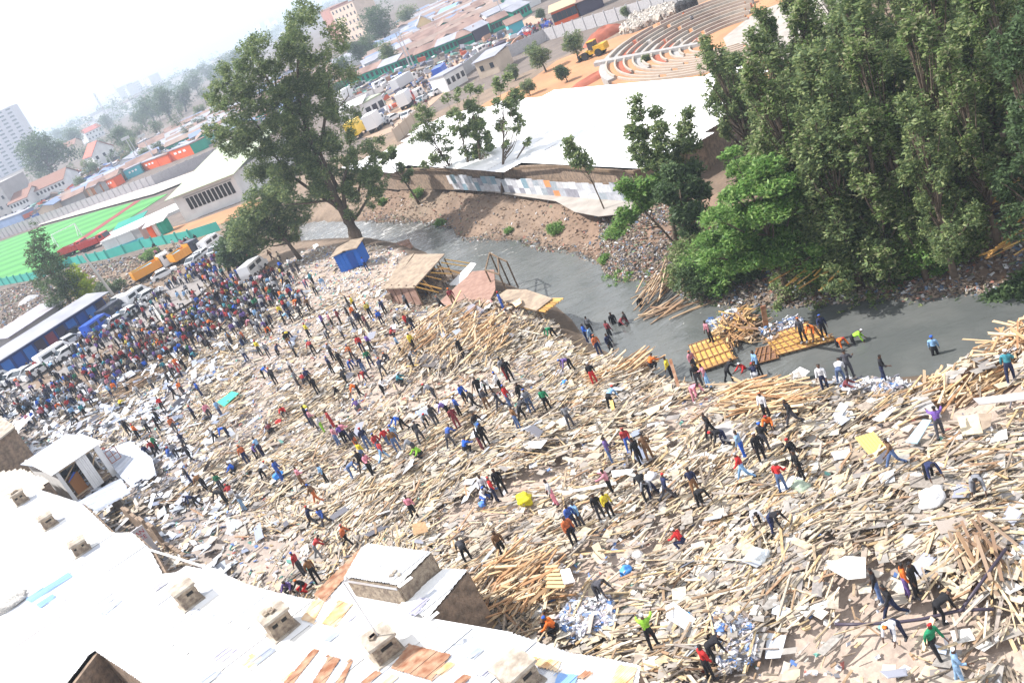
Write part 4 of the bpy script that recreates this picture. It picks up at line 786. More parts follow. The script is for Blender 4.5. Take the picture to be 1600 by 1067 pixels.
child(b_.build('prop', m_pole), pr)
sheet('orange_board', [(800, 473), (812, 466), (815, 473), (806, 480)], m_rusto, 'small orange board lying on the fallen grey roof', 'board', z=1.4, t=.03)
def raft(px, label, z, mt, n=11, m2=7, tilt=(0, 0, 0, 0)):
    q = [P(x, y, z+tilt[i]) for i, (x, y) in enumerate(px)]; c = sum(q, Vector())/4; t = empty('timber_raft', c, 0, label, 'raft', 'floating wooden roof frames in the river'); b_ = MB()
    L = lambda a, b, c_, d, u, v: a.lerp(b, u).lerp(d.lerp(c_, u), v)
    a, b2, c2, d = [p-c for p in q]
    for k in range(n*2):
        v0, v1 = k/(n*2)+.004, (k+1)/(n*2)-.004; lo = Vector((0, 0, random.uniform(0, .02)))
        b_.slab([L(a, b2, c2, d, 0+random.uniform(0, .03), v0)+lo, L(a, b2, c2, d, 1-random.uniform(0, .05), v0)+lo, L(a, b2, c2, d, 1-random.uniform(0, .05), v1)+lo, L(a, b2, c2, d, random.uniform(0, .03), v1)+lo], .03, (0, 0, 1))
    b_.build('slat_deck', mt, t); b_ = MB()
    for k in range(m2): u = (k+.5)/m2; b_.bar(L(a, b2, c2, d, u, -.01)+Vector((0, 0, .06)), L(a, b2, c2, d, u, 1.02)+Vector((0, 0, .06)), .05, .06)
    for k in range(n//3+1): v = k/(n//3); b_.bar(L(a, b2, c2, d, -.01, v)+Vector((0, 0, .06)), L(a, b2, c2, d, 1.02, v)+Vector((0, 0, .05)), .045, .05)
    b_.build('rafter_grid', mat('wet_brown_timber', (.25, .13, .06), .7), t); return t
raft([(1076, 541), (1128, 523), (1152, 560), (1092, 582)], 'square orange-yellow slatted roof frame afloat, nearer of the two big rafts', WZ+.15, m_raw, tilt=(0, .3, .1, 0))
raft([(1193, 528), (1263, 504), (1312, 530), (1214, 556)], 'long orange-yellow slatted roof frame with three people standing on it', WZ+.15, m_raw, 12, 9, (0, .2, 0, 0))
raft([(1181, 546), (1214, 539), (1217, 560), (1171, 572)], 'small brown rotten roof frame between the two yellow rafts', WZ+.12, mat('wet_brown_slats', (.24, .13, .08), .7, var=.3), 8, 5)
raft([(608, 384), (640, 374), (646, 386), (627, 404)], 'reddish slatted frame stranded at the water edge right of the big trunk', WZ+.5, m_red, 8, 6)
for k, (x, y, po, a, b_c, ex) in enumerate(((1258, 535, 's', 'd', 'k', 'in dark coat with orange hood standing on the long raft'), (1277, 532, 'v', 'o', 'B', 'in orange clothes stooping on the long raft'), (1290, 528, 't', 'n', 'k', 'in navy with blue cap standing at the long raft end'), (1113, 535, 's', 'p', 'k', 'in pink top and black skirt standing on the square raft'))):
    person(x, y, po, a, b_c, loc=P(x, y, WZ+.3), extra=ex, capc=('o', None, 'b', None)[k])
def jumble(name, px, n, L0, L1, dg, sp, h, mt, label, lift=0., w=(.06, .14), zbase=None):
    W_ = [P(x, y, 0 if zbase is None else zbase) for x, y in px]; xs = [p.x for p in W_]; ys = [p.y for p in W_]; o = []
    while len(o) < n:
        x, y = random.uniform(min(xs), max(xs)), random.uniform(min(ys), max(ys))
        if inpoly(np.array([x]), np.array([y]), W_)[0]: o.append((x, y))
    o = np.array(o); L = RNG.uniform(L0*.8, L1*.78, n); h *= .85; zb = np.maximum(terrain(o[:, 0], o[:, 1]), WZ) if zbase is None else np.full(n, zbase)
    c = np.stack([o[:, 0], o[:, 1], zb+lift+RNG.random(n)*h+.05], 1); d = np.stack([L, RNG.uniform(w[0], w[1], n), RNG.uniform(.03, .07, n)], 1)
    tag(link(name, boxmesh(name, boxes(c, d, rad(dg)+RNG.normal(0, sp, n), RNG.normal(0, .14, n), RNG.normal(0, .3, n), .05), mt)), label, 'timber pile', None, 'stuff')
m_pb = mat('brown_planks', (.3, .2, .12), .8, island=[(.30, .19, .11), (.38, .27, .17), (.22, .14, .09), (.42, .32, .22), (.28, .20, .14)])
m_po = mat('fresh_planks', (.5, .35, .2), .8, island=[(.52, .36, .20), (.58, .42, .25), (.44, .28, .15), (.62, .48, .32), (.40, .30, .2), (.36, .2, .1)])
jumble('timber_heap', [(1130, 500), (1175, 490), (1180, 530), (1145, 552), (1120, 530)], 150, .6, 2.3, 60, .7, .9, mat('raft_timber_mix', (.4, .25, .1), .8, island=[(.48, .29, .10), (.30, .17, .08), (.40, .27, .14), (.22, .13, .08), (.52, .36, .18)]), 'tangle of yellow and brown rafters piled between the rafts in the river', zbase=WZ)
jumble('timber_heap', [(1175, 500), (1220, 515), (1210, 540), (1160, 540)], 50, .6, 2.0, 20, .9, .4, m_pb, 'brown driftwood scum caught beside the long raft', zbase=WZ)
jumble('timber_heap', [(1000, 462), (1045, 424), (1062, 432), (1040, 465), (1010, 478)], 60, 2, 4.5, 42, .16, .9, m_pb, 'bundle of reddish-brown poles sliding down the far bank into the water', zbase=WZ+.2)
jumble('timber_heap', [(1010, 478), (1090, 484), (1075, 492), (1020, 492)], 30, 2, 5, 5, .2, .2, m_pb, 'long planks floating at the foot of the far bank', zbase=WZ)
jumble('timber_heap', [(922, 586), (975, 560), (1005, 562), (985, 578), (945, 596)], 90, 2.5, 5.5, 10, .13, 1.0, m_po, 'fan of long fresh planks jutting over the water edge')
jumble('timber_heap', [(1555, 568), (1575, 540), (1610, 515), (1650, 520), (1650, 580)], 130, 1.5, 4.5, 25, .9, 2.0, m_po, 'tall stack of long raw planks at the right edge by the river')
jumble('timber_heap', [(1480, 930), (1500, 865), (1570, 855), (1570, 930)], 60, 1.8, 3.0, 75, .2, 1.4, m_pb, 'bundle of near-upright brown slats at lower right')
jumble('timber_heap', [(180, 610), (250, 575), (262, 585), (200, 620)], 110, 2, 4.5, 20, .15, .8, m_pb, 'long heap of brown poles beside the silver sheet at left')
jumble('timber_heap', [(620, 560), (700, 500), (790, 500), (800, 560), (720, 570)], 260, 1.5, 4.2, 40, .35, 1.9, m_po, 'tall heap of bleached poles and planks below the shed')
jumble('timber_heap', [(1130, 640), (1180, 600), (1260, 620), (1250, 665), (1160, 670)], 220, 1.2, 3.8, 150, .4, 1.7, m_po, 'high heap of planks and battens below the rafts')
jumble('timber_heap', [(745, 940), (800, 880), (880, 900), (890, 960), (800, 990)], 220, 1., 3., 20, .5, 1.8, m_po, 'steep heap of split planks right of the gable wing')
jumble('timber_heap', [(1400, 600), (1600, 530), (1640, 590), (1500, 625)], 220, 1.2, 4.0, 12, .35, .7, m_po, 'long raft of planks covering the near bank at right')
for nm, px, mt, lb, cat, dz, dzs, t_ in (
    ('door_panel', [(1415, 690), (1442, 655), (1455, 656), (1433, 692)], mat('pale_blue_paint', (.42, .62, .72), .6, var=.1), 'pale blue door panel lying on planks near the purple-capped figure', 'door panel', .35, [0, .3, .3, 0], .05),
    ('white_board', [(1363, 655), (1394, 634), (1400, 637), (1378, 659)], m_white, 'narrow white panel left of the pale blue door panel', 'panel', .35, [0, .2, .2, 0], .03),
    ('ply_sheet', [(1495, 651), (1527, 646), (1536, 676), (1504, 680)], mat('pale_ply', (.55, .46, .32), .8, var=.15), 'large pale ply sheet at the right with ragged grey edge', 'ply sheet', .3, [.2, .2, 0, 0], .03),
    ('ply_sheet', [(1529, 646), (1549, 645), (1548, 665), (1535, 672)], m_ply, 'brown-grey ply sheet overlapping the large pale one', 'ply sheet', .25, None, .03),
    ('white_sheet', [(1229, 588), (1250, 573), (1265, 580), (1247, 597)], m_white, 'square white sheet tilted on planks near the waterline', 'sheet', .4, [0, .3, .2, 0], .02),
    ('grey_board', [(1112, 668), (1140, 657), (1176, 662), (1160, 690), (1130, 688)], mat('grey_fibreboard', (.36, .34, .33), .85, var=.15), 'wide grey fibreboard beside a man carrying pale cloth', 'board', .25, None, .03),
    ('grey_board', [(1421, 743), (1470, 744), (1510, 752), (1505, 765), (1421, 760)], mat('dark_grain_board', (.27, .24, .21), .85, var=.3, nscale=8), 'long dark grained board above the big white sack', 'board', .25, None, .04),
    ('grey_board', [(1322, 705), (1345, 702), (1362, 716), (1330, 720)], m_ply, 'grey-brown board left of the striding brown-jacketed man', 'board', .2, None, .03),
    ('grey_board', [(1420, 620), (1450, 620), (1470, 645), (1432, 650)], mat('grey_fibreboard', (.36, .34, .33)), 'grey fibreboard above the pale blue door panel', 'board', .3, None, .03),
    ('grey_board', [(1520, 622), (1600, 612), (1620, 622), (1530, 632)], mat('grey_fibreboard', (.36, .34, .33)), 'long grey board under the teal-coated standing figure', 'board', .3, None, .03),
    ('white_sheet', [(1040, 946), (1052, 940), (1087, 966), (1075, 986), (1041, 964)], m_white, 'large curled white sheet on planks in the lower centre', 'sheet', .5, [.1, .2, .1, -.1, 0], .02),
    ('green_sheet', [(339, 628), (362, 611), (373, 614), (350, 635)], mat('sea_green_tin', (.03, .38, .26), .5), 'sea-green tin sheet lying at mid left', 'sheet', .5, [0, .3, .3, 0], .03),
    ('silver_sheet', [(170, 597), (205, 578), (212, 584), (180, 602)], m_ting, 'silver roofing sheet above the brown pole heap', 'sheet', .6, [0, .3, .3, 0], .03),
    ('brown_board', [(644, 818), (664, 814), (669, 830), (646, 836)], mat('brown_ply', (.38, .24, .13), .8, var=.25, nscale=7), 'square brown board beside the figure in pink', 'board', .5, [.3, .3, 0, 0], .03),
    ('pale_board', [(825, 690), (855, 687), (845, 700), (826, 699)], m_white, 'pale board left of the grey boards in the middle', 'board', .25, None, .02),
    ('pale_board', [(1005, 641), (1032, 630), (1030, 640), (1015, 650)], mat('buff_ply', (.58, .45, .3)), 'buff ply board right of the blue-capped worker', 'board', .25, None, .02),
    ('pale_board', [(955, 735), (990, 732), (987, 738), (958, 746)], m_white, 'white board below the group holding planks', 'board', .25, None, .02),
    ('pale_board', [(895, 765), (962, 752), (963, 756), (897, 768)], m_white, 'long narrow white board left of the woman in pink', 'board', .25, None, .03),
    ('scorched_sheet', [(640, 570), (665, 552), (700, 560), (695, 575)], mat('charred', (.10, .09, .09)), 'charred black sheet on the scorched patch', 'sheet', .15, None, .02),
    ('white_sheet', [(1290, 885), (1320, 868), (1352, 870), (1353, 902), (1325, 905)], mat('cream_vinyl', (.62, .6, .55)), 'cream vinyl sheet left of the stack of grey doors', 'sheet', .3, None, .02)):
    sheet(nm, px, mt, lb, cat, dz, dzs, t_)
ds_ = empty('door_stack', G(1438, 850), 0, 'stack of grey-brown doors splayed like cards at right', 'door stack')
for k, px in enumerate(([(1404, 872), (1478, 866), (1468, 835), (1410, 838)], [(1402, 868), (1472, 863), (1462, 833), (1402, 836)], [(1400, 863), (1460, 861), (1462, 833), (1402, 834)])):
    z = tz(ds_.location.x, ds_.location.y)+.35+k*.1; b_ = MB(); b_.slab([P(x, y, z) for x, y in px], .05, (0, 0, 1)); child(b_.build('door', mat(['grey_door', 'brown_door', 'light_door'][k], [(.26, .24, .22), (.30, .26, .23), (.44, .40, .35)][k], .8, var=.15)), ds_)
bn = empty('upturned_bench', G(870, 905), 0, 'upturned slatted bench with white panel on it', 'bench'); b_ = MB()
for k in range(6): b_.bar(P(852+k*.6, 886+k*6, 1.6), P(872+k*2.2, 884+k*6.5, 1.7), .16, .05)
child(b_.build('slats', mat('honey_slats', (.55, .38, .2))), bn); b_ = MB(); b_.slab([P(875, 890, 1.8), P(890, 887, 1.9), P(898, 908, 1.7), P(881, 912, 1.7)], .04, (0, 0, 1)); child(b_.build('white_panel', m_white), bn)
fn = empty('slat_fan', G(1365, 695), 0, 'fan of yellow slats nailed together right of centre', 'slats')
for k in range(6): b_ = MB(); b_.bar(P(1338+k*5, 683-k*1.5, .7), P(1362+k*5, 712-k*1.5, .5), .13, .04); child(b_.build('slat', m_raw), fn)
b_ = MB(); b_.tube([P(1305, 975, .7), P(1345, 975, .65), P(1400, 972, .7), P(1440, 967, .75), P(1500, 953, .8), P(1553, 951, .8)], .06, 8); tag(b_.build('pipe', mat('black_pipe', (.05, .04, .06), .4), smooth=True), 'long black plastic pipe snaking level over planks at lower right', 'pipe')
b_ = MB(); b_.tube([P(1500, 955, .85), P(1572, 857, 1.3)], .06, 8); tag(b_.build('pipe', mat('black_pipe', (.05, .04, .06)), smooth=True), 'straight black pipe leaning up against the upright slat bundle', 'pipe')
for x, y, r, col, lb in ((828, 798, .62, (.62, .55, .02), 'bright yellow sack carried low among the rubble'), (1462, 792, .75, (.8, .8, .8), 'big bulging white sack at right'), (1253, 768, .55, (.35, .42, .33), 'grey-green sack dragged behind the red-jacketed figure'), (985, 908, .4, (.08, .3, .75), 'crumpled bright blue plastic bag on bare ground'),
    (880, 598, .5, (.65, .66, .72), 'pale sack pulled by the purple-shirted man'), (888, 675, .5, (.7, .7, .72), 'white sack held by the grey-shirted man'), (760, 800, .3, (.1, .25, .7), 'small blue bag near the left group'), (1022, 755, .5, (.62, .62, .66), 'silvery cloth bundle on the back of a walking man'), (1192, 890, .6, (.7, .75, .78), 'pale plastic bundle below the red-capped man'), (440, 668, .35, (.65, .06, .05), 'red bag beside the tangled planks at mid left'),
    (480, 645, .35, (.65, .6, .05), 'yellow cloth bundle held in the central group'), (440, 752, .5, (.05, .25, .7), 'blue tarpaulin bundle near two figures at left centre'), (445, 440, .6, (.7, .3, .04), 'orange sack in the crowd below the trees'), (770, 486, .45, (.8, .42, .36), 'salmon-pink bundle beside the fallen grey roof'), (887, 610, .35, (.05, .25, .7), 'blue plastic scrap above the splayed planks'), (1000, 875, .3, (.8, .8, .8), 'small white bag above the blue plastic bag'), (1085, 985, .25, (.05, .35, .7), 'small blue bag under the curled white sheet')):
    g = G(x, y); g.z += float(pileh(np.array([g.x]), np.array([g.y]))[0]); lump('sack', g, r*.8, mat('sack_'+lb.split()[0]+str(x), col, .6, var=.2, nscale=6), lb, 'sack', 'sacks and bundles in the rubble', seed=x)
# white shredded plastic on the river edge and behind the long roof
for px, n, lb in (([(1300, 588), (1400, 585), (1420, 600), (1380, 612), (1320, 605)], 900, 'shredded coloured plastic washed up along the waterline'), ([(900, 960), (960, 950), (970, 985), (900, 1010), (880, 990)], 1500, 'blue and white shredded plastic behind the long tin roof'), ([(1120, 985), (1180, 985), (1190, 1040), (1130, 1060)], 1100, 'white shredded plastic heap near the bottom edge'), ([(1110, 505), (1160, 495), (1150, 515), (1120, 522)], 250, 'white foam scraps floating beside the square raft'), ([(1190, 520), (1260, 508), (1250, 514), (1195, 530)], 120, 'bluish floating scraps along the long raft')):
    Wp = [P(x, y, 0) for x, y in px]; xs = [p.x for p in Wp]; ys = [p.y for p in Wp]; X = RNG.uniform(min(xs), max(xs), n*3); Y = RNG.uniform(min(ys), max(ys), n*3); k = inpoly(X, Y, Wp); X = X[k][:n]; Y = Y[k][:n]; n = len(X)
    if 'raft' in lb: 
        Wp = [P(x, y, WZ) for x, y in px]; s1 = [p.x for p in Wp]; s2 = [p.y for p in Wp]; X = RNG.uniform(min(s1), max(s1), n); Y = RNG.uniform(min(s2), max(s2), n)
    c = np.stack([X, Y, np.maximum(terrain(X, Y), WZ)+pileh(X, Y)*.6+RNG.random(n)*.35+.05], 1); d = np.stack([RNG.uniform(.08, .4, n), RNG.uniform(.06, .25, n), RNG.uniform(.02, .1, n)], 1)
    tag(link('plastic_scraps', boxmesh('plastic_scraps', boxes(c, d, RNG.uniform(0, 6, n), RNG.normal(0, .4, n), RNG.normal(0, .4, n), .5), mat('plastic_scraps', (.7, .7, .7), .5, island=[(.7, .7, .72), (.6, .62, .66), (.42, .42, .46), (.75, .75, .76), (.3, .36, .5), (.2, .2, .24), (.36, .33, .36), (.55, .56, .55), (.32, .26, .22), (.12, .12, .13), (.5, .5, .54), (.10, .2, .45)]))), lb, 'rubbish', None, 'stuff')
# carried timbers
for (a, za), (d, zd), w_, mt, lb in ((((1047, 561), 2.0), ((1060, 604), .2), .18, m_rust, 'reddish plank held upright by the figure in yellow'), (((958, 640), .9), ((955, 626), 1.3), .2, m_raw, 'short plank propped beside the blue-capped worker'), (((1222, 680), 1.6), ((1250, 730), .3), .22, m_po, 'pair of long pale planks dragged behind a man in black'), (((1458, 965), 1.9), ((1442, 1015), 1.0), .2, m_po, 'white and orange boards carried on a back at lower right'), (((675, 592), 1.4), ((695, 662), .3), .07, m_pole, 'thin dark pole held upright left of the central planks'), (((738, 597), 1.8), ((738, 655), .2), .07, m_pole, 'thin upright pole standing in the middle rubble'), (((988, 705), 1.0), ((990, 730), .3), .15, m_po, 'pale plank held by the group in the middle'), (((655, 570), 1.), ((630, 573), 1.), .2, m_raw, 'brown board carried at the waist near the scorched patch'), (((1192, 478), 3.), ((1197, 508), .1), .3, m_rust, 'thick rusty red post rising from the rafter tangle'), (((655, 500), 2.2), ((658, 540), 0), .07, m_pole, 'dark stick standing among figures below the shed')):
    A = P(*a, za*.8); B = P(*d, zd*.5); c = (A+B)/2; b_ = MB(); b_.bar(A-c, B-c, w_, .05); o = b_.build('carried_plank', mt); o.location = c; tag(o, lb, 'plank')
# blue kiosk
kb = P(556, 414, 0); ks = empty('blue_kiosk', kb, rad(-20), 'small bright blue tin kiosk with brown roof at the big tree foot', 'kiosk'); b_ = MB(); b_.box((0, 0, 1.05), (3.0, 2.2, 2.1))
for q in range(7): b_.box((-1.45+q*.48, -1.12, 1.05), (.05, .03, 2.1))
b_.build('wall', mat('bright_blue_tin', (.02, .13, .50), .5), ks); b_ = MB(); b_.slab([(-1.8, -1.5, 2.15), (0, -1.5, 2.35), (0, 1.4, 2.5), (-1.8, 1.4, 2.3)], .08); b_.slab([(.05, -1.6, 2.45), (1.8, -1.5, 2.2), (1.8, 1.4, 2.35), (.05, 1.4, 2.6)], .08); b_.build('roof', m_ply, ks)
b_ = MB(); b_.box((.5, -1.14, .95), (.8, .04, 1.8)); b_.build('door', mat('dark_blue_tin', (.01, .07, .32), .5), ks)
# ---------------------------------------------------------------- trees
def leafmat(name, cols):
    m = mat(name, cols[0], .55, island=cols, spec=.35)
    b = m.node_tree.nodes['Principled BSDF']; n = m.node_tree.nodes; l = m.node_tree.links
    tr = n.new('ShaderNodeBsdfTranslucent'); ms = n.new('ShaderNodeMixShader'); ms.inputs[0].default_value = .45
    src = b.inputs['Base Color'].links[0].from_socket; l.new(src, tr.inputs['Color']); out = n['Material Output']
    l.new(b.outputs[0], ms.inputs[1]); l.new(tr.outputs[0], ms.inputs[2]); l.new(ms.outputs[0], out.inputs['Surface']); return m
LM = dict(gum=leafmat('gum_leaves', [(0.140, 0.203, 0.077), (0.211, 0.270, 0.103), (0.098, 0.149, 0.058), (0.267, 0.311, 0.128), (0.112, 0.162, 0.071)]),
          olive=leafmat('silky_oak_leaves', [(0.140, 0.203, 0.064), (0.211, 0.270, 0.090), (0.098, 0.149, 0.051), (0.281, 0.338, 0.141), (0.168, 0.243, 0.077), (0.337, 0.351, 0.192), (0.084, 0.121, 0.045), (0.197, 0.203, 0.103), (0.140, 0.230, 0.064)]),
          bright=leafmat('bright_leaves', [(0.120, 0.253, 0.055), (0.167, 0.310, 0.066), (0.084, 0.172, 0.044), (0.227, 0.368, 0.098), (0.132, 0.241, 0.060), (0.263, 0.368, 0.120)]),
          dark=leafmat('dark_leaves', [(0.068, 0.117, 0.049), (0.095, 0.156, 0.062), (0.054, 0.091, 0.037), (0.122, 0.182, 0.074)]),
          lime=leafmat('lime_leaves', [(.32, .42, .02), (.40, .48, .04), (.24, .34, .02)]))
m_bark = mat('grey_bark', (.12, .09, .065), .95, var=.3, nscale=4, bump=.5, bscale=8)
def leaves(lobes, n, size, mt, name='crown', parent=None, flat=.75, clump=18, shell=.55, layered=False):
    """lobes: (x,y,z,rx,ry,rz); leaf-sized faces in sprays through the volume of each lobe"""
    lobes = np.array(lobes, float); vol = (lobes[:, 3]*lobes[:, 4]+lobes[:, 3]*lobes[:, 5]); pick = RNG.choice(len(lobes), n//clump, p=vol/vol.sum())
    d = RNG.normal(0, 1, (len(pick), 3)); d /= np.linalg.norm(d, axis=1)[:, None]; r = RNG.random(len(pick))**(1/(3 if shell < .3 else 4.5))
    if layered: d[:, 2] = np.abs(d[:, 2])*.9-.15
    cc_ = lobes[pick, :3]+d*r[:, None]*lobes[pick, 3:6]*(.86+.28*RNG.random((len(pick), 1)))
    rad_ = (lobes[pick, 3]*.13+size*1.1)
    c = np.repeat(cc_, clump, 0)+RNG.normal(0, .55, (len(pick)*clump, 3))*np.repeat(rad_, clump)[:, None]*np.array([1, 1, flat]); N = len(c)
    a = RNG.normal(0, 1, (N, 3)); a[:, 2] *= .5; a /= np.linalg.norm(a, axis=1)[:, None]; b_ = RNG.normal(0, 1, (N, 3)); b_[:, 2] *= .6
    b_ -= (a*b_).sum(1)[:, None]*a; b_ /= np.linalg.norm(b_, axis=1)[:, None]; s = size*RNG.uniform(.6, 1.3, (N, 1))
    V = np.stack([c-a*s, c+b_*s*.38-a*s*.1, c+a*s, c-b_*s*.38-a*s*.1], 1).reshape(-1, 3)
    me = npmesh(name, V, np.arange(N*4).reshape(-1, 4), mt); return link(name, me, parent)
def branchy(base, lobes, r0_, parent, forks=None, n=9, top=None, name='trunk'):
    """tapered trunk and one limb to every lobe"""
    b_ = MB(); base = Vector(base); L = [Vector(l[:3]) for l in lobes]; cz = sum((l for l in L), Vector())/len(L)
    top = Vector(top) if top is not None else Vector((cz.x, cz.y, max(l.z for l in L)*.8+base.z*.2)); fk_ = forks or .3
    pts = [base-Vector((0, 0, .4))]; rs = [r0_*1.35]
    for k in range(1, 7): f = k/6; p = base.lerp(top, f); pts.append(p+Vector((math.sin(f*5+base.x)*r0_*.9, math.cos(f*4+base.y)*r0_*.7, 0))*f); rs.append(r0_*(1-f*.8))
    b_.tube(pts, rs, n); H = (top-base).length
    for l in L:
        f = min(max(((l.z-base.z)/max(top.z-base.z, .1))*.72-.08, fk_), .93); i_ = f*6; k = int(i_); s = pts[k+1 if k < 6 else 6].lerp(pts[min(k+2, 6)], 0) if False else base.lerp(top, f)+Vector((math.sin(f*5+base.x)*r0_*.9, math.cos(f*4+base.y)*r0_*.7, 0))*f
        r1 = r0_*(1-f*.8)*.6; mid = s.lerp(l, .5)+Vector((0, 0, -(l-s).length*.1)); b_.tube([s, s.lerp(mid, .55), mid, l], [r1, r1*.8, r1*.6, r1*.2], 6)
        for q in range(3):
            e = l+Vector((random.uniform(-1, 1), random.uniform(-1, 1), random.uniform(-.3, .9)))*(lobes[L.index(l)][3])*.75; b_.tube([mid.lerp(l, .4+.2*q), e], [r1*.35, r1*.08], 4)
    return b_.build(name, m_bark, parent, smooth=True)
def scatter(L, n, f, spread=.8):
    o = []
    for x, y, r in L:
        for _ in range(n):
            a = random.uniform(0, 6.28); q = random.uniform(.15, 1)**.6*r*spread; o.append((x+q*math.cos(a), y+q*math.sin(a), r*f*random.uniform(.7, 1.25)))
    return o
def treething(base, lobes, n, size, kind, r0_, label, name='tree', grp=None, cat='tree', forks=None, top=None, **kw):
    base = Vector(base); t = empty(name, base, 0, label, cat, grp); rel = [(l[0]-base.x, l[1]-base.y, l[2]-base.z, *l[3:]) for l in lobes]
    leaves(rel, n, size, LM[kind], parent=t, **kw); branchy((0, 0, 0), rel, r0_, t, forks, top=None if top is None else Vector(top)-base); return t
def pxlobes(L, Y, dy=2.5, sq=.9):
    o = []
    for px, py, r in L:
        y = Y+random.uniform(-dy, dy); p = atY(px, py, y); R = r*y/ (fw.y*F) ; o.append((p.x, p.y, p.z, R, R, R*sq))
    return o
# the big tree
gb = G(562, 388); BL = [(478, 40, 34), (440, 62, 30), (500, 75, 38), (420, 85, 34), (390, 100, 30), (455, 105, 38), (365, 118, 26), (345, 128, 16), (350, 155, 24), (375, 165, 26), (405, 145, 34), (430, 165, 34), (480, 150, 40), (520, 125, 34), (530, 160, 30), (400, 195, 32), (372, 205, 26), (335, 205, 18), (355, 222, 20), (430, 215, 36), (470, 205, 38), (510, 205, 32), (385, 232, 24), (420, 250, 34), (460, 255, 36), (500, 250, 34), (540, 232, 26), (565, 250, 30), (590, 235, 18), (480, 290, 34), (520, 290, 30), (560, 285, 30), (588, 285, 22), (545, 315, 22), (440, 285, 28), (583, 312, 14)]
lob = pxlobes(scatter(BL, 11, .35, 1.0), gb.y, 3.5); t = empty('giant_tree', gb, 0, 'giant spreading tree with grey trunk leaning at the river bend', 'tree')
leaves([(l[0]-gb.x, l[1]-gb.y, l[2]-gb.z, *l[3:]) for l in lob], 104000, .19, LM['gum'], parent=t, clump=14, shell=.2, flat=1.1)
b_ = MB(); Q = lambda x, y, dy=0: atY(x, y, gb.y+dy)-gb
b_.tube([Q(565, 396), Q(560, 385), Q(553, 362), Q(545, 345), Q(540, 330)], [1.05, .88, .78, .72, .68], 12)
for pts, r in (([(543, 345), (525, 310), (505, 270), (485, 220), (470, 170), (465, 110), (470, 60)], .62), ([(541, 335), (520, 318), (490, 300), (455, 275), (430, 245), (405, 200)], .42), ([(545, 350), (560, 335), (575, 310), (583, 285)], .34), ([(540, 335), (535, 290), (545, 250), (560, 240)], .38), ([(530, 300), (500, 240), (510, 170), (515, 120)], .4), ([(490, 225), (450, 170), (415, 120), (400, 95)], .3), ([(470, 180), (430, 130), (430, 80)], .22), ([(430, 245), (380, 225), (345, 205), (320, 200)], .16), ([(405, 200), (375, 165), (350, 140)], .15), ([(520, 312), (480, 318), (440, 320)], .25), ([(560, 300), (570, 262), (590, 240)], .2), ([(520, 180), (545, 150), (540, 130)], .12)):
    dy = random.uniform(-2, 2); n_ = len(pts); b_.tube([Q(x, y, dy*k/n_) for k, (x, y) in enumerate(pts)], [.78*r*(1-.8*k/(n_-1)) for k in range(n_)], 8)
b_.build('trunk', m_bark, t, smooth=True)
def pxtree(bx, by, lobes, n, size, kind, r0_, label, name='tree', dy=2., base=None, **kw):
    g = base or G(bx, by); return treething(g, pxlobes(lobes, g.y, dy), n, size, kind, r0_, label, name, **kw)
pxtree(470, 405, [(400, 320, 26), (430, 335, 28), (460, 330, 26), (385, 350, 24), (415, 365, 22), (450, 362, 20), (370, 375, 18), (430, 300, 20), (400, 380, 14)], 14000, .24, 'gum', .3, 'rounded leafy tree left of the giant tree over the crowd', 'broadleaf_tree')
pxtree(412, 415, [(375, 360, 22), (360, 385, 20), (385, 395, 16), (355, 405, 14), (372, 410, 12)], 7000, .24, 'dark', .2, 'low dark tree beside the road left of the blue kiosk', 'broadleaf_tree')
pxtree(120, 492, [(52, 355, 9), (58, 370, 13), (62, 385, 16), (55, 400, 14), (75, 395, 14), (68, 412, 20), (88, 412, 16), (78, 430, 22), (100, 432, 18), (85, 450, 20), (108, 452, 16), (92, 468, 16), (50, 385, 8), (60, 440, 10)], 7500, .24, 'dark', .22, 'tall ragged green tree leaning left above the stall roofs', 'ragged_tree')
pxtree(142, 478, [(115, 425, 11), (122, 440, 14), (135, 448, 12), (112, 448, 10), (128, 458, 12)], 4500, .22, 'lime', .12, 'bright yellow-green bushy tree by the stall roofs', 'lime_tree')
for px, r, lb, k in ((150, 14, 'low green bush at the end of the stall roof', 'dark'), (165, 10, 'small bush beside the slanting pole', 'dark'), (218, 9, 'scrubby bush behind the orange tipper', 'bright')):
    g = G(px+18, 455 if px < 200 else 405); treething(g, [(g.x+random.uniform(-1, 1), g.y, g.z+.8, r*.13, r*.13, r*.09) for _ in range(3)], 1200, .2, k, .06, lb, 'bush', cat='bush')
# loose trees standing before the white roof
for bx, by, L, lb in ((742, 303, [(705, 150, 14), (715, 172, 16), (728, 195, 18), (715, 210, 14), (738, 222, 15), (722, 240, 12), (745, 248, 10)], 'thin loose tree, middle of the group before the white roof'),
    (725, 300, [(660, 180, 14), (668, 200, 18), (660, 225, 16), (680, 215, 16), (678, 240, 14), (690, 255, 12), (668, 255, 10), (700, 228, 10)], 'dense loose tree at the left of the white-roof group'),
    (755, 300, [(738, 140, 12), (742, 160, 14), (755, 185, 15), (750, 205, 13), (765, 220, 12), (760, 240, 9)], 'slender tree with pointed top before the white roof'),
    (783, 308, [(785, 130, 14), (800, 150, 15), (795, 170, 13), (812, 185, 9), (785, 195, 12), (810, 205, 8), (778, 165, 10), (822, 220, 6), (788, 225, 8)], 'bare-stemmed loose tree at the right of the white-roof group'),
    (655, 318, [(600, 250, 9), (612, 240, 8), (622, 262, 7), (638, 275, 9), (590, 270, 8)], 'small sparse tree at the left corner of the white roof')):
    pxtree(bx, by, scatter(L, 3, .5, .95), 3600, .22, 'gum', .16, lb, 'loose_tree', 1.2, clump=12)
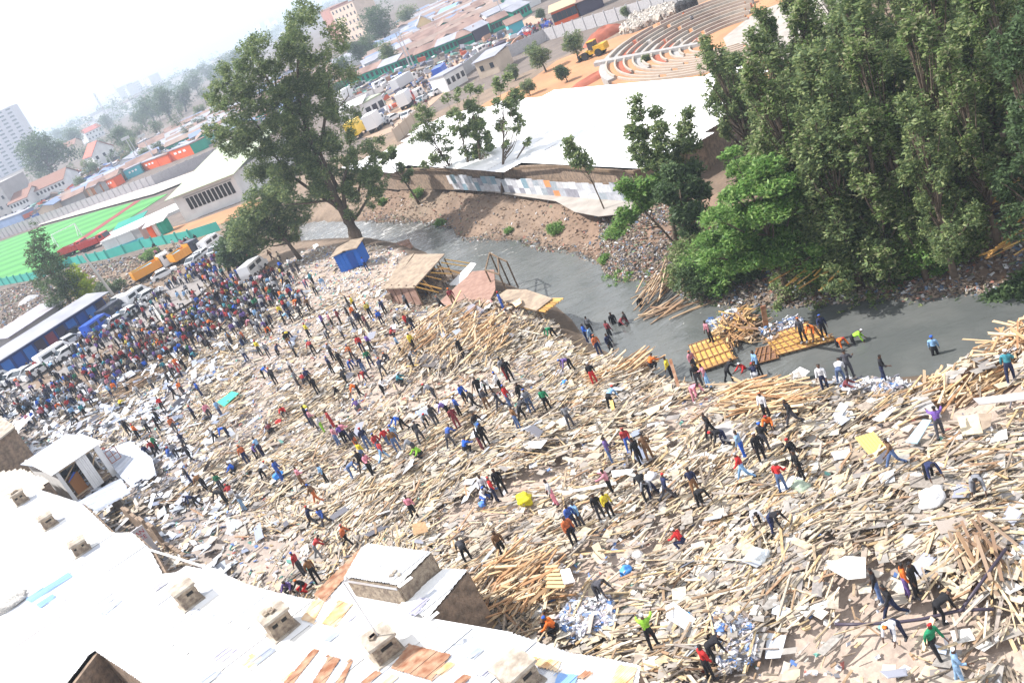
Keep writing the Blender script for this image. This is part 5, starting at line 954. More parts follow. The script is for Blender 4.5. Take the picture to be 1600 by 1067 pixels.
pxtree(952, 345, [(888, 224, 8), (895, 235, 11), (905, 245, 12), (915, 255, 9), (900, 255, 8), (922, 262, 6), (885, 245, 5)], 1500, .22, 'gum', .09, 'thin sapling with leaning bare stem on the far bank path', 'sapling', .8, clump=8, top=atY(905, 240, G(952, 345).y))
pxtree(1057, 385, [(992, 158, 9), (996, 178, 12), (988, 205, 13), (1002, 210, 14), (998, 235, 16), (1012, 250, 16), (1025, 175, 10), (1032, 200, 12), (1035, 225, 15), (1030, 250, 14), (1075, 175, 10), (1072, 200, 14), (1062, 225, 15), (1080, 225, 14), (1055, 250, 14)], 8500, .18, 'gum', .2, 'tall airy three-stemmed tree before the right end of the white roof', 'loose_tree', 1.5, clump=12)
pxtree(1135, 235, [(1130, 110, 14), (1140, 130, 18), (1128, 145, 13), (1155, 150, 14), (1150, 95, 10), (1165, 120, 12), (1145, 165, 12), (1120, 100, 7)], 7000, .24, 'gum', .2, 'airy tree at the white roof right corner', 'loose_tree', 1.5, base=P(1165, 235, .3), clump=12)
pxtree(1066, 395, [(975, 290, 12), (990, 300, 14), (1005, 290, 14), (1010, 310, 14), (975, 335, 12), (968, 350, 10), (985, 340, 10), (1025, 285, 14), (1000, 325, 10)], 7500, .17, 'bright', .12, 'leafy green bush-tree hanging over the far bank', 'bank_tree', 1.)
pxtree(1075, 420, [(1040, 300, 16), (1060, 310, 16), (1075, 290, 18), (1060, 335, 14), (1085, 330, 16), (1095, 300, 16), (1050, 270, 14), (1080, 265, 16), (1075, 360, 14)], 9000, .2, 'dark', .2, 'dark shrubby tree beside the green layered tree', 'bank_tree')
# bright layered tree
g = G(1235, 472); t = treething(g, pxlobes([(1160, 262, 22), (1195, 262, 26), (1180, 290, 30), (1215, 290, 28), (1150, 305, 24), (1120, 340, 24), (1160, 340, 34), (1205, 330, 36), (1240, 318, 26), (1105, 372, 16), (1140, 378, 32), (1185, 375, 34), (1230, 362, 32), (1275, 365, 24), (1110, 400, 16), (1160, 410, 26), (1210, 402, 28), (1255, 395, 26), (1285, 385, 18), (1300, 372, 12), (1145, 240, 14)], g.y-1.5, 1.8, .55), 52000, .16, 'bright', .28, 'bright green layered umbrella-like tree at the river bank', 'layered_tree', layered=True, clump=22)
g = P(1445, 330, .3); treething(g, pxlobes([(1395, 175, 20), (1425, 170, 18), (1385, 198, 24), (1420, 205, 24), (1400, 230, 26), (1390, 255, 20), (1425, 245, 20), (1370, 215, 16)], g.y, 1.5, .6), 20000, .17, 'bright', .25, 'bright green layered tree deep in the right grove', 'layered_tree', layered=True, clump=20)
g = P(1490, 350, .3); treething(g, pxlobes([(1435, 290, 20), (1460, 285, 20), (1475, 305, 16), (1390, 305, 22), (1385, 325, 20), (1410, 320, 16), (1375, 340, 12)], g.y, 1.5, .7), 12000, .17, 'bright', .2, 'green shrub tree below the deep layered tree', 'layered_tree', clump=20)
# the silky-oak grove: four crowns shared by many trees
def plume_lobes(h, w, seed):
    rs = random.Random(seed); o = []
    for k in range(40):
        f = rs.uniform(.2, 1); a = rs.uniform(0, 6.28); r = w*(1.15-f*.8)*rs.uniform(.3, 1.1); q = w*rs.uniform(.13, .24)*(1.25-f*.5); o.append((r*math.cos(a), r*math.sin(a), f*h, q, q, q*1.7))
    o += [(rs.uniform(-.5, .5)*w*.5, rs.uniform(-.5, .5)*w*.5, h*rs.uniform(.92, 1.06), w*.1, w*.1, w*.38) for _ in range(3)]; return o
protos = []
GROVE = [(1278, 440, 10.5, 'o'), (1325, 455, 11, 'o'), (1345, 452, 12, 'o'), (1395, 448, 11, 'o'), (1450, 440, 10.5, 'o'), (1490, 425, 9.5, 'o'), (1300, 395, 13, 'o'), (1360, 385, 13, 'o'), (1240, 360, 13, 'o'), (1430, 375, 12, 'o'), (1500, 365, 12.5, 'o'), (1560, 380, 11, 'o'),
    (1290, 300, 14, 'o'), (1200, 300, 12, 'o'), (1350, 300, 13.5, 'o'), (1420, 300, 14, 'o'), (1500, 290, 14, 'o'), (1570, 300, 13, 'o'), (1640, 320, 13, 'o'), (1320, 225, 13, 'o'), (1390, 220, 13.5, 'o'), (1460, 220, 14, 'o'), (1540, 220, 14, 'o'), (1620, 230, 14, 'o'), (1700, 260, 14, 'o'), (1255, 240, 12, 'o'), (1430, 150, 12, 'o'), (1510, 150, 13, 'o'), (1600, 150, 13, 'o'), (1370, 165, 11.5, 'o'), (1680, 170, 14, 'o'), (1660, 400, 12, 'd'), (1700, 330, 13, 'd')]
GL = ['at the water edge', 'rising over the rubbish bank', 'with pale flowering sprays', 'with feathery grey-green crown', 'leaning toward the river', 'half hidden by its neighbours']
for k in range(5):
    h = 12.; t = empty('grove_tree', (0, 0, -50)); L = plume_lobes(h, [2.4, 3.1, 2.2, 2.8, 2.6][k], 40+k); leaves(L, 11500, .15, LM[['olive', 'gum', 'olive', 'gum', 'dark'][k]], parent=t, clump=14, flat=1.1); branchy((0, 0, 0), L, .2, t, .2, top=(0, 0, h*.95)); protos.append(t)
cnt = {}
ROWN = lambda by: 'nearest the river' if by > 440 else 'in the second row back' if by > 355 else 'in the middle row' if by > 285 else 'in the far row' if by > 200 else 'in the farthest row'
used = set()
for k, (bx, by, h, kd) in enumerate(GROVE):
    pi_ = random.randrange(4) if kd == 'o' else 4; src = protos[pi_]
    if pi_ not in used: t = src; used.add(pi_)
    else: t = copy_tree(src)
    z = G(bx, by).z if by > 430 else .3; p = P(bx, by, z); t.location = p; t.rotation_euler = (rad(random.uniform(-8, 8)), rad(random.uniform(-8, 8)), random.uniform(0, 6.28)); s_ = h/12*1.02; t.scale = (s_*random.uniform(.92, 1.1),)*2+(s_,)
    row = ROWN(by); cnt[row] = cnt.get(row, 0)+1; od = ['first', 'second', 'third', 'fourth', 'fifth', 'sixth', 'seventh', 'eighth', 'ninth', 'tenth', 'eleventh', 'twelfth']
    same = sorted([g_[0] for g_ in GROVE if ROWN(g_[1]) == row]); tag(t, 'feathery grove tree %s, %s from left' % (row, od[same.index(bx)]), 'tree', 'feathery trees of the river grove')
for k, p_ in enumerate(protos):
    if k not in used:
        for ch in list(p_.children): bpy.data.objects.remove(ch)
        bpy.data.objects.remove(p_)
# undergrowth
for k, (x, y, r, kd, lb) in enumerate(((1085, 455, 1.6, 'olive', 'olive shrub right of the plank bundle on the far bank'), (1112, 462, 1.9, 'dark', 'dark shrub at the left foot of the layered tree'), (1140, 455, 2.0, 'bright', 'bright shrub under the left side of the layered tree'), (1265, 452, 2.0, 'olive', 'olive shrub at the right foot of the layered tree'), (1300, 448, 2.2, 'bright', 'bright shrub above the far raft'), (1340, 446, 2.0, 'olive', 'drooping olive shrub over the rubbish bank'), (1378, 442, 2.1, 'dark', 'dark drooping shrub in the middle of the right bank'), (1415, 440, 2.2, 'olive', 'olive shrub beside the pale flowering tree'), (1455, 432, 2.0, 'bright', 'bright shrub near the right end of the grove'), (1490, 415, 2.2, 'olive', 'olive shrub at the right end of the grove'), (1330, 405, 2.4, 'bright', 'bright shrub set back between grove trunks'), (1420, 395, 2.4, 'dark', 'dark shrub set back between grove trunks'), (1100, 420, 2.0, 'olive', 'tall olive shrub left of the layered tree'), (1175, 430, 1.8, 'dark', 'dark shrub behind the layered tree trunk'))):
    g = G(x, y); treething(g, [(g.x+random.uniform(-.7, .7)*r, g.y+random.uniform(-.5, .5)*r, g.z+random.uniform(.3, 1.5)*r, r*.55, r*.55, r*.6) for _ in range(7)], 5200, .14, kd, .06, lb, 'bank_shrub', cat='shrub', clump=14)
UG = [P(x, y, 0) for x, y in [(1090, 480), (1200, 470), (1330, 465), (1490, 455), (1500, 420), (1400, 420), (1250, 430), (1100, 455)]]
def under(n, W_, label, mt, size, name='undergrowth', hh=.5):
    xs = [p.x for p in W_]; ys = [p.y for p in W_]; L = []
    while len(L) < n:
        x, y = random.uniform(min(xs), max(xs)), random.uniform(min(ys), max(ys))
        if inpoly(np.array([x]), np.array([y]), W_)[0]: r = random.uniform(.3, .8); L.append((x, y, tz(x, y)+.2, r, r, r*hh))
    o = leaves(L, n*90, size, mt, name); tag(o, label, 'undergrowth', None, 'stuff')
under(60, UG, 'tangled weeds and creepers under the grove on the rubbish bank', LM['olive'], .14)
under(45, [P(x, y, 0) for x, y in [(1480, 430), (1560, 400), (1600, 390), (1640, 420), (1540, 445), (1490, 445)]], 'long grass patch at the right end of the far bank', LM['dark'], .2)
under(16, [P(x, y, 0) for x, y in [(930, 400), (1000, 400), (1010, 430), (950, 425)]], 'sparse weeds on the eroded bank', LM['bright'], .12)
for x, y, r, lb in ((655, 305, 1.1, 'dark green shrub at the top of the eroded bank'), (600, 318, .7, 'pale green shrub near the bend of the river'), (690, 352, .7, 'small green shrub at the water edge below the bank'), (795, 363, .45, 'little green plant by the waterline'), (870, 362, .9, 'low weedy shrub on the middle of the bank'), (945, 410, .6, 'green weed clump over the rubbish slope'), (965, 370, 1.0, 'bright leafy shrub beside the rubbish slope')):
    g = G(x, y); treething(g, [(g.x+random.uniform(-.4, .4)*r, g.y+random.uniform(-.4, .4)*r, g.z+.4*r, r*.8, r*.8, r*.6) for _ in range(4)], 1400, .13, 'bright', .04, lb, 'shrub', cat='shrub')
# ---------------------------------------------------------------- far side: paths, field, amphitheatre, town
def hz(base, px): return float(min(np.linspace(.5, 90, 900), key=lambda h: math.hypot(*(np.array(proj((base.x, base.y, base.z+h)))-np.array(px)))))
def flat(name, px, mt, label, z=.32, kind='structure'):
    pts = [P(x, y, z) for x, y in px]; c = sum(pts, Vector())/len(pts); b_ = MB(); b_.slab([p-c for p in pts], .05, (0, 0, 1)); o = b_.build(name, mt); o.location = c; return tag(o, label, None, None, kind)
m_grey = mat('grey_trodden_earth', (.34, .31, .28), .95, var=.2, nscale=.6); m_clay = mat('orange_clay', (.42, .22, .11), .95, col2=(.33, .17, .09), nscale=.15, coords='Object'); m_red2 = mat('raw_red_clay', (.32, .10, .06), .95, var=.2, nscale=.5)
flat('path', [(690, 288), (860, 292), (990, 305), (992, 332), (935, 338), (898, 331), (868, 314), (790, 303)], m_grey, 'grey earth path on top of the far bank', .45)
flat('clay_yard', [(640, 240), (700, 200), (760, 160), (830, 125), (870, 95), (1060, 20), (1180, -30), (1330, -60), (1330, 120), (1100, 150), (900, 150)], m_clay, 'orange clay yard beyond the white roof', .32)
flat('clay_strip', [(200, 382), (228, 366), (300, 347), (395, 313), (420, 318), (340, 352), (250, 378)], m_clay, 'orange clay strip before the stadium stand', .34)
flat('plaza', [(1130, 60), (1180, 20), (1260, -10), (1330, 0), (1330, 60), (1250, 90), (1180, 100), (1140, 85)], m_grey, 'grey levelled floor of the amphitheatre', .36)
flat('road', [(520, 170), (560, 150), (620, 135), (690, 105), (760, 68), (830, 25), (850, 30), (800, 62), (740, 105), (690, 150), (640, 195), (590, 215), (545, 215)], mat('dusty_road', (.36, .26, .19), .95, var=.2, nscale=.1), 'dusty market road with parked trucks', .35)
flat('road', [(-40, 640), (60, 575), (150, 515), (230, 465), (330, 400), (360, 380), (385, 395), (300, 470), (200, 530), (100, 590), (0, 650)], mat('dusty_asphalt', (.24, .22, .21), .9, var=.2, nscale=.3), 'dusty road lined with vans and crowd', .1)
m_turf = bpy.data.materials.new('striped_turf'); m_turf.use_nodes = True; n = m_turf.node_tree.nodes; l = m_turf.node_tree.links; tco = n.new('ShaderNodeTexCoord'); mpt = n.new('ShaderNodeMapping'); dirf = P(262, 304, 0)-P(88, 416, 0); mpt.inputs['Rotation'].default_value = (0, 0, -math.atan2(dirf.y, dirf.x)); wv = n.new('ShaderNodeTexWave'); wv.inputs['Scale'].default_value = .035; wv.inputs['Distortion'].default_value = .2
rp_ = n.new('ShaderNodeValToRGB'); rp_.color_ramp.interpolation = 'CONSTANT'; rp_.color_ramp.elements[0].color = (.035, .20, .04, 1); rp_.color_ramp.elements[1].color = (.06, .27, .055, 1); rp_.color_ramp.elements[1].position = .5
l.new(tco.outputs['Object'], mpt.inputs[0]); l.new(mpt.outputs[0], wv.inputs['Vector']); l.new(wv.outputs['Fac'], rp_.inputs['Fac']); l.new(rp_.outputs['Color'], n['Principled BSDF'].inputs['Base Color']); n['Principled BSDF'].inputs['Roughness'].default_value = .9
flat('football_field', [(-120, 420), (67, 354), (160, 328), (262, 303), (155, 371), (88, 416), (0, 446), (-120, 480)], m_turf, 'bright green striped football turf', .4)
flat('track_strip', [(212, 314), (220, 313), (122, 380), (108, 384)], mat('red_track', (.22, .05, .05), .9), 'dark red strip along the turf', .44)
flat('terrace', [(60, 352), (240, 303), (330, 268), (330, 258), (240, 290), (62, 342)], mat('pale_terrace', (.5, .46, .42), .9, var=.25, nscale=.2), 'pale stepped spectator terrace above the turf', .8)
# amphitheatre rings
cA = P(1205, 62, .3); am = empty('stepped_amphitheatre', cA, 0, 'half-built amphitheatre with pale curved terrace steps in red earth', 'amphitheatre'); m_step = mat('pale_step', (.36, .31, .26), .85, var=.15, nscale=.5); m_riser = mat('grey_riser', (.33, .32, .31), .9, var=.2)
EC = Vector((47-cA.x, 135-cA.y, 0))
def ell(sx, sy, t_, d=0.): return (EC.x+(sx+d)*math.cos(t_), EC.y+(sy+d*1.5)*math.sin(t_))
for k in range(10):
    sx, sy = 6.5+k*1.28, 8.5+k*2.25; z = .1+k*.15
    for a0, a1 in (((52, 96), (101, 141), (149, 178), (182, 250)) if k % 2 else ((48, 118), (122, 141), (149, 205), (209, 245))):
        nn_ = max(4, int((a1-a0)/4)); ts_ = [rad(a0+(a1-a0)*q/nn_) for q in range(nn_+1)]; b_ = MB(); c_ = MB()
        for q in range(nn_):
            b_.prism([ell(sx, sy, ts_[q]), ell(sx, sy, ts_[q], .26), ell(sx, sy, ts_[q+1], .26), ell(sx, sy, ts_[q+1])], -.3, z+.3); c_.prism([ell(sx, sy, ts_[q], .26), ell(sx, sy, ts_[q], 1.28), ell(sx, sy, ts_[q+1], 1.28), ell(sx, sy, ts_[q+1], .26)], -.3, z)
        b_.build('terrace_step', m_step, am); c_.build('terrace_tread', [m_red2, m_clay, m_riser, m_clay][(k+int(a0)) % 4], am)
b_ = MB(); e0 = rad(145)
b_.slab([(*ell(5, 6, rad(140)), .4), (*ell(20.5, 31.5, rad(143)), 1.9), (*ell(20.5, 31.5, rad(147)), 1.9), (*ell(5, 6, rad(150)), .4)], .6, (0, 0, 1)); b_.build('aisle', m_riser, am)
def mound(name, px, py, rx, ry, h, mt, label, cat, n=24, rough=.3):
    g = P(px, py, .3); bm = bmesh.new(); bmesh.ops.create_grid(bm, x_segments=n, y_segments=n, size=1)
    for v in bm.verts:
        d = math.hypot(v.co.x, v.co.y); hh = max(0, 1-d*d); v.co = Vector((v.co.x*rx, v.co.y*ry, h*hh**.8*(1+rough*float(vnoise(np.array([v.co.x*9]), np.array([v.co.y*9]), 2, 5)[0]))-.1))
    me = bpy.data.meshes.new(name); bm.to_mesh(me); bm.free(); me.materials.append(mt); o = link(name, me, None, g); o.rotation_euler = (0, 0, .5); return tag(o, label, cat)
mound('soil_mound', 945, 58, 5.5, 3, 1.9, m_red2, 'raw red soil mound behind the yellow wheel loader', 'soil mound'); mound('soil_mound', 925, 125, 6, 2.5, .8, m_red2, 'low heap of red rubble left of the curved steps', 'soil mound')
Wp = [P(x, y, .3) for x, y in [(970, 55), (990, 30), (1050, 12), (1068, 18), (1030, 35), (990, 52)]]; nS = 1400; X = RNG.uniform(min(p.x for p in Wp), max(p.x for p in Wp), 6000); Y = RNG.uniform(min(p.y for p in Wp), max(p.y for p in Wp), 6000); k = inpoly(X, Y, Wp); X, Y = X[k][:nS], Y[k][:nS]; nS = len(X)
tag(link('building_stones', boxmesh('building_stones', boxes(np.stack([X, Y, .3+RNG.random(nS)*1.0], 1), RNG.uniform(.3, .8, (nS, 3)), RNG.uniform(0, 6, nS), RNG.normal(0, .5, nS), RNG.normal(0, .5, nS), .2), mat('rubble_stone', (.4, .36, .32), .9, island=[(.44, .4, .35), (.36, .33, .3), (.5, .46, .4), (.3, .27, .24)]))), 'heap of grey building stones behind the loader', 'stone pile', None, 'stuff')
# the big white roof and the patchwork wall below it
wr_px = [(530, 262), (600, 266), (640, 264), (800, 262), (870, 258), (930, 264), (990, 267), (1020, 255), (1100, 216), (1150, 160), (1192, 112), (1195, 92), (1150, 100), (1110, 114), (1030, 130), (960, 137), (935, 132), (905, 133), (860, 146), (800, 157), (700, 180), (655, 197), (625, 228)]
WH = 3.4; wrt = empty('white_roofed_hall', P(850, 262, .3), 0, 'vast blown-out white flat tin roof of a low hall beyond the river', 'hall'); q = pxpoly(wr_px, WH); m_wr = mat('white_tin_hall', (.82, .82, .82), .5, island=[(.8, .8, .8), (.78, .78, .79), (.8, .8, .79), (.72, .73, .75), (.8, .79, .78)])
child(corr('roof', q, m_wr, z=WH, w=2.4, slen=5, waves=6, amp=.03, u=Vector((math.cos(1.9), math.sin(1.9), 0)), rag=.3), wrt); child(walls('wall', q, WH-.15, None, m_brick, .8, .2), wrt); b_ = MB()
for k in range(0, 7): p, n2 = q[k], q[k+1]; b_.bar(p-Vector((0, 0, .15)), n2-Vector((0, 0, .15)), .15, .25)
child(b_.build('eave_board', m_pole), wrt)
pw = empty('patchwork_wall', P(885, 295, .3), 0, 'wall patched from grey, teal, white and orange sheets under white roof', 'wall')
A = P(775, 262, WH); Bp = P(990, 268, WH); A.z = Bp.z = .3; A -= Vector((0, .6, 0)); Bp -= Vector((0, .6, 0)); A = A+(A-Bp)*.75; PC = [(.42, .43, .46), (.5, .52, .55), (.3, .34, .38), (.6, .61, .63), (.2, .3, .36), (.36, .38, .42), (.46, .46, .48), (.6, .25, .1), (.52, .54, .58), (.26, .26, .3)]
for k in range(38):
    p, n2 = A.lerp(Bp, k/38), A.lerp(Bp, (k+1)/38); sg_ = -1.3*math.sin(k/22*math.pi); p.y += sg_*0; hs2 = [0, random.uniform(.7, 1.2), random.uniform(1.7, 2.1)]
    for j in range(2):
        b_ = MB(); z0, z1 = hs2[j], hs2[j+1]; b_.bar(Vector((p.x, p.y-j*.03, .3+(z0+z1)/2)), Vector((n2.x+.05, n2.y-j*.03, .3+(z0+z1)/2)), .04, z1-z0); ci = random.randrange(len(PC)); ci = 7 if (k, j) in ((25, 0), (24, 1)) else (ci if ci != 7 else 3); child(b_.build('sheet_panel', mat('patch_%d' % ci, PC[ci], .6, var=.2)), pw)
# general buildings
def wallmat(nm, c): return mat('wall_'+nm, c, .85, var=.12, nscale=.4)
def building(name, a, b, dep, h, wm, rm, label, cat, roof='shed', win=None, grp=None, z=.3, rh=1.2, over=.5, tone=None, base=None):
    A = base[0] if base else P(*a, z); B = base[1] if base else P(*b, z); u = B-A; L = u.length; yaw = math.atan2(u.y, u.x); t = empty(name, A, yaw, label, cat, grp); b_ = MB(); b_.box((L/2, dep/2, h/2-.1), (L, dep, h+.2))
    if roof == 'gable': b_.add([(0, 0, h), (0, dep, h), (0, dep/2, h+rh)], [(0, 1, 2)]); b_.add([(L, 0, h), (L, dep, h), (L, dep/2, h+rh)], [(0, 1, 2)])
    if roof == 'gabley': b_.add([(0, 0, h), (L, 0, h), (L/2, 0, h+rh)], [(0, 1, 2)])
    b_.build('wall', wm, t); b_ = MB()
    if roof == 'gable':
        prof = [(-over, h-.1), (dep/2, h+rh), (dep+over, h-.1), (dep+over, h+.05), (dep/2, h+rh+.18), (-over, h+.05)]; b_.profile(prof, -over, L+over)
    elif roof == 'gabley':
        n4 = [(-over, h-.1), (L/2, h+rh), (L+over, h-.1), (L+over, h+.05), (L/2, h+rh+.18), (-over, h+.05)]; b_.add([(p[0], -over, p[1]) for p in n4]+[(p[0], dep+over, p[1]) for p in n4], [(0, 1, 2, 3, 4, 5), (11, 10, 9, 8, 7, 6)]+[(i, (i+1) % 6, 6+(i+1) % 6, 6+i) for i in range(6)])
    elif roof == 'flat': b_.box((L/2, dep/2, h+.16), (L+.3, dep+.3, .3))
    else: b_.slab([(-over, -over, h+.12), (L+over, -over, h+.12), (L+over, dep+over, h+rh*.6), (-over, dep+over, h+rh*.6)], .12, (0, 0, 1))
    b_.build('roof', rm, t)
    if win:
        nx, nz_, ww, wh = win[:4]; m_w = mat('dark_window', (.03, .035, .045), .25)
        for i in range(nx):
            for j in range(nz_): b_ = MB(); b_.box((L*(i+.5)/nx, -.03, h*(j+.55)/nz_), (ww, .08, wh)); b_.build('window', m_w, t)
    return t
R_RUST = mat('rusty_town_roof', (.16, .10, .085), .85, col2=(.27, .18, .15), nscale=.25); R_GREY = mat('grey_town_roof', (.30, .31, .36), .6, var=.2, nscale=.3); R_BR = mat('brown_tile_roof', (.24, .13, .10), .85, var=.2); W_T = wallmat('teal_green', (.01, .30, .20)); W_TQ = wallmat('turquoise', (.08, .42, .50)); W_W = wallmat('white', (.68, .68, .68)); W_B = wallmat('beige', (.52, .43, .34)); W_O = wallmat('orange', (.72, .12, .03)); W_BL = wallmat('blue', (.04, .16, .5)); W_G = wallmat('grey', (.38, .37, .37)); W_D = wallmat('dark', (.06, .05, .08))
R_PG = mat('pale_green_roof', (.36, .41, .30), .6, var=.1); R_PALE = mat('pale_roof', (.62, .62, .62), .6, var=.15)
TX = mat('white_lettering', (.8, .8, .8), .6)
ordw = ['first', 'second', 'third', 'fourth', 'fifth', 'sixth', 'seventh', 'eighth', 'ninth', 'tenth', 'eleventh', 'twelfth', 'thirteenth']
for k, (a, b, rm) in enumerate((((528, 143), (556, 132), R_RUST), ((560, 134), (596, 120), R_RUST), ((598, 120), (626, 110), R_GREY), ((628, 109), (652, 99), R_RUST), ((654, 101), (686, 88), R_RUST), ((688, 88), (718, 76), R_GREY), ((720, 76), (742, 67), R_RUST), ((772, 52), (798, 40), R_RUST), ((806, 34), (832, 20), R_GREY))): building('market_shop', a, b, 7, 2.9, W_T, rm, 'green-walled market shop, %s from the left along the dusty road' % ordw[k], 'shop', 'gable', (5, 1, .9, 1.4), 'green market shops along the road')
building('market_shop', (744, 66), (768, 54), 7, 3.2, W_D, R_GREY, 'dark-fronted shop between the green shops', 'shop', 'gable'); building('market_shop', (800, 58), (822, 48), 6, 3, W_TQ, R_RUST, 'turquoise shop beside the row of motorcycles', 'shop', 'gable'); building('market_shop', (868, 42), (905, 27), 6, 3.4, W_O, mat('straw_roof', (.42, .33, .22)), 'orange shop with thatch-coloured roof above the grey panel wall', 'shop', 'gable', (5, 1, 1.2, 1.9)); building('market_shop', (908, 26), (945, 10), 6, 3.2, W_D, R_RUST, 'dark shop right of the orange shop', 'shop', 'gable'); building('market_shop', (800, 22), (822, 12), 6, 3, W_O, R_GREY, 'orange shop at the top edge left of the thatched one', 'shop', 'gable')
for k, (a, b, wm, h) in enumerate((((226, 268), (250, 260), W_O, 3), ((251, 260), (268, 254), W_O, 3), ((269, 253), (304, 241), W_O, 3.6), ((304, 241), (327, 230), W_T, 3.4), ((200, 281), (224, 270), W_TQ, 3.2), ((166, 298), (183, 292), W_O, 3.2), ((141, 308), (163, 300), wallmat('brown', (.4, .16, .06)), 3.))):
    t = building('kiosk', a, b, 4, h, wm, R_RUST if k % 2 else R_GREY, ['red-orange kiosk', 'short red-orange kiosk', 'tall red-orange kiosk', 'green kiosk', 'bright blue kiosk', 'small red-orange kiosk', 'rust-brown kiosk'][k]+' behind the stadium wall, '+ordw[6-k if k < 0 else k]+' of the coloured row', 'kiosk', 'flat', None, 'kiosks behind the stadium wall')
    b_ = MB(); L = (P(*b, .3)-P(*a, .3)).length
    for q in range(3): b_.box((L*(.3+.2*q), -.06, h*.62), (L*.11, .05, h*.2))
    if k in (0, 2, 4, 5): b_.build('white_marking', TX, t)
building('apartment_block', (540, 70), (575, 57), 14, 21, wallmat('cream_flat', (.62, .48, .38)), R_BR, 'cream five-storey apartment block rising behind dark trees', 'apartment block', 'flat', (6, 5, 1.5, 1.8)); t = building('apartment_block', (520, 63), (541, 68), 12, 22, wallmat('brick_red', (.36, .16, .12)), R_BR, 'reddish side block left of the cream apartment block', 'apartment block', 'flat', (3, 5, 1.2, 1.6))
building('white_house', (703, 143), (732, 126), 5, 3.4, W_W, R_GREY, 'white flat house with green shutters beside the blue truck', 'house', 'flat', (4, 1, .9, 1.2)); building('beige_house', (751, 124), (782, 113), 7, 3.5, W_B, R_GREY, 'beige house behind the loose trees', 'house', 'shed', (2, 1, .9, 1.1)); building('white_house', (540, 208), (577, 192), 8, 4.4, W_W, R_PALE, 'white house with green trim left of the yellow truck', 'house', 'shed', (2, 1, 1.4, 1.6)); building('white_house', (578, 190), (607, 174), 5, 4, W_W, R_PG, 'white house with two columns facing the market road', 'house', 'flat', (3, 1, 1.3, 1.5)); building('cream_house', (660, 62), (682, 52), 9, 5, wallmat('cream', (.7, .55, .3)), R_GREY, 'cream gabled house above the green shops', 'house', 'gabley', rh=3); building('blue_roof_house', (690, 38), (715, 28), 9, 4, W_W, wallmat('blueroof', (.2, .32, .55)), 'house with pale blue roof in the shack settlement', 'house', 'gable')
building('long_white_house', (56, 326), (112, 302), 11, 6.5, W_W, R_BR, 'long white two-storey house with brown roof beyond the turf', 'house', 'gable', (10, 2, 1, 1.3), rh=3.5); building('white_house', (26, 340), (55, 328), 10, 6, W_W, R_BR, 'short white house left of the long white one', 'house', 'gable', (6, 2, 1, 1.2), rh=3); building('white_house', (158, 268), (190, 252), 12, 8, W_W, mat('red_tile_roof', (.42, .12, .09), .8), 'white gabled house with red tiled roof beyond the kiosks', 'house', 'gabley', (3, 2, 1.3, 1.6), rh=5); building('white_house', (112, 256), (130, 248), 10, 11, wallmat('cream2', (.62, .54, .45)), R_BR, 'cream house with brown roof right of the round dark tree', 'house', 'gable', (4, 3, 1, 1.4), rh=3); building('white_house', (140, 222), (165, 210), 14, 9, W_W, mat('red_tile_roof', (.42, .12, .09)), 'distant white house with red roof right of the hazy trees', 'house', 'gable', (5, 2, 1.4, 1.6), rh=4)
building('grey_flats', (-30, 362), (30, 338), 14, 15, W_G, W_G, 'grey unfinished flats with square dark windows at left edge', 'apartment block', 'flat', (6, 4, 1.4, 1.5)); building('blue_stalls', (-40, 372), (38, 345), 6, 3, wallmat('faded_blue', (.2, .28, .45)), R_GREY, 'faded blue stalls below the grey flats', 'stalls', 'flat')
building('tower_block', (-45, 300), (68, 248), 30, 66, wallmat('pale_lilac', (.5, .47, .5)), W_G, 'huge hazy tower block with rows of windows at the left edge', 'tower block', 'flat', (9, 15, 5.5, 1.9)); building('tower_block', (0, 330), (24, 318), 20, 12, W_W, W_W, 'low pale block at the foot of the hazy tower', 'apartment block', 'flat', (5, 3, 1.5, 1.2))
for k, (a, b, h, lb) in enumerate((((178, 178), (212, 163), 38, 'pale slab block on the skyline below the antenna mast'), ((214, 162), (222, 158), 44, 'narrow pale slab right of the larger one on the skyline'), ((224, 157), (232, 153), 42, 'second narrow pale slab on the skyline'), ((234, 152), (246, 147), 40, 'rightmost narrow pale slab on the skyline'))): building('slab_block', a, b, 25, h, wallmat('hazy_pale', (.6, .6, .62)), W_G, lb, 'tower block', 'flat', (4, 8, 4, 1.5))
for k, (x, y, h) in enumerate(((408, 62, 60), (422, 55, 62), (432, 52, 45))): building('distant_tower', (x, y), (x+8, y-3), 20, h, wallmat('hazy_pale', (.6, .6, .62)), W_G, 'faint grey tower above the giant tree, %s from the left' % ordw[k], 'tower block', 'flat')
# stand
t = building('stadium_stand', (291, 347), (384, 312), 24, 5.4, W_W, R_PG, 'white stadium stand with tall dark slit windows and pale green roof', 'stadium building', 'shed', None, rh=6, over=1.2); L = (P(384, 312, .3)-P(291, 347, .3)).length
for k in range(11): b_ = MB(); b_.box((L*(.2+k*.07), -.04, 3.1), (.75, .1, 2.4)); b_.build('window', m_dark, t)
b_ = MB(); b_.box((L*.55, -.06, 4.6), (L*.8, .1, .25)); b_.build('lintel', W_G, t)
t = building('seating_stand', (160, 385), (282, 330), 4.5, .5, W_W, W_W, 'long white sloping seating stand beside the turf', 'stadium building', 'shed', None, rh=1.6, over=.2)
t = building('green_bench_rows', (181, 370), (222, 353), 4, 1.0, wallmat('bench_green', (.03, .25, .2)), wallmat('bench_green', (.03, .25, .2)), 'green seating rows below the white seating stand by the turf', 'seating', 'shed', None, rh=1.8)
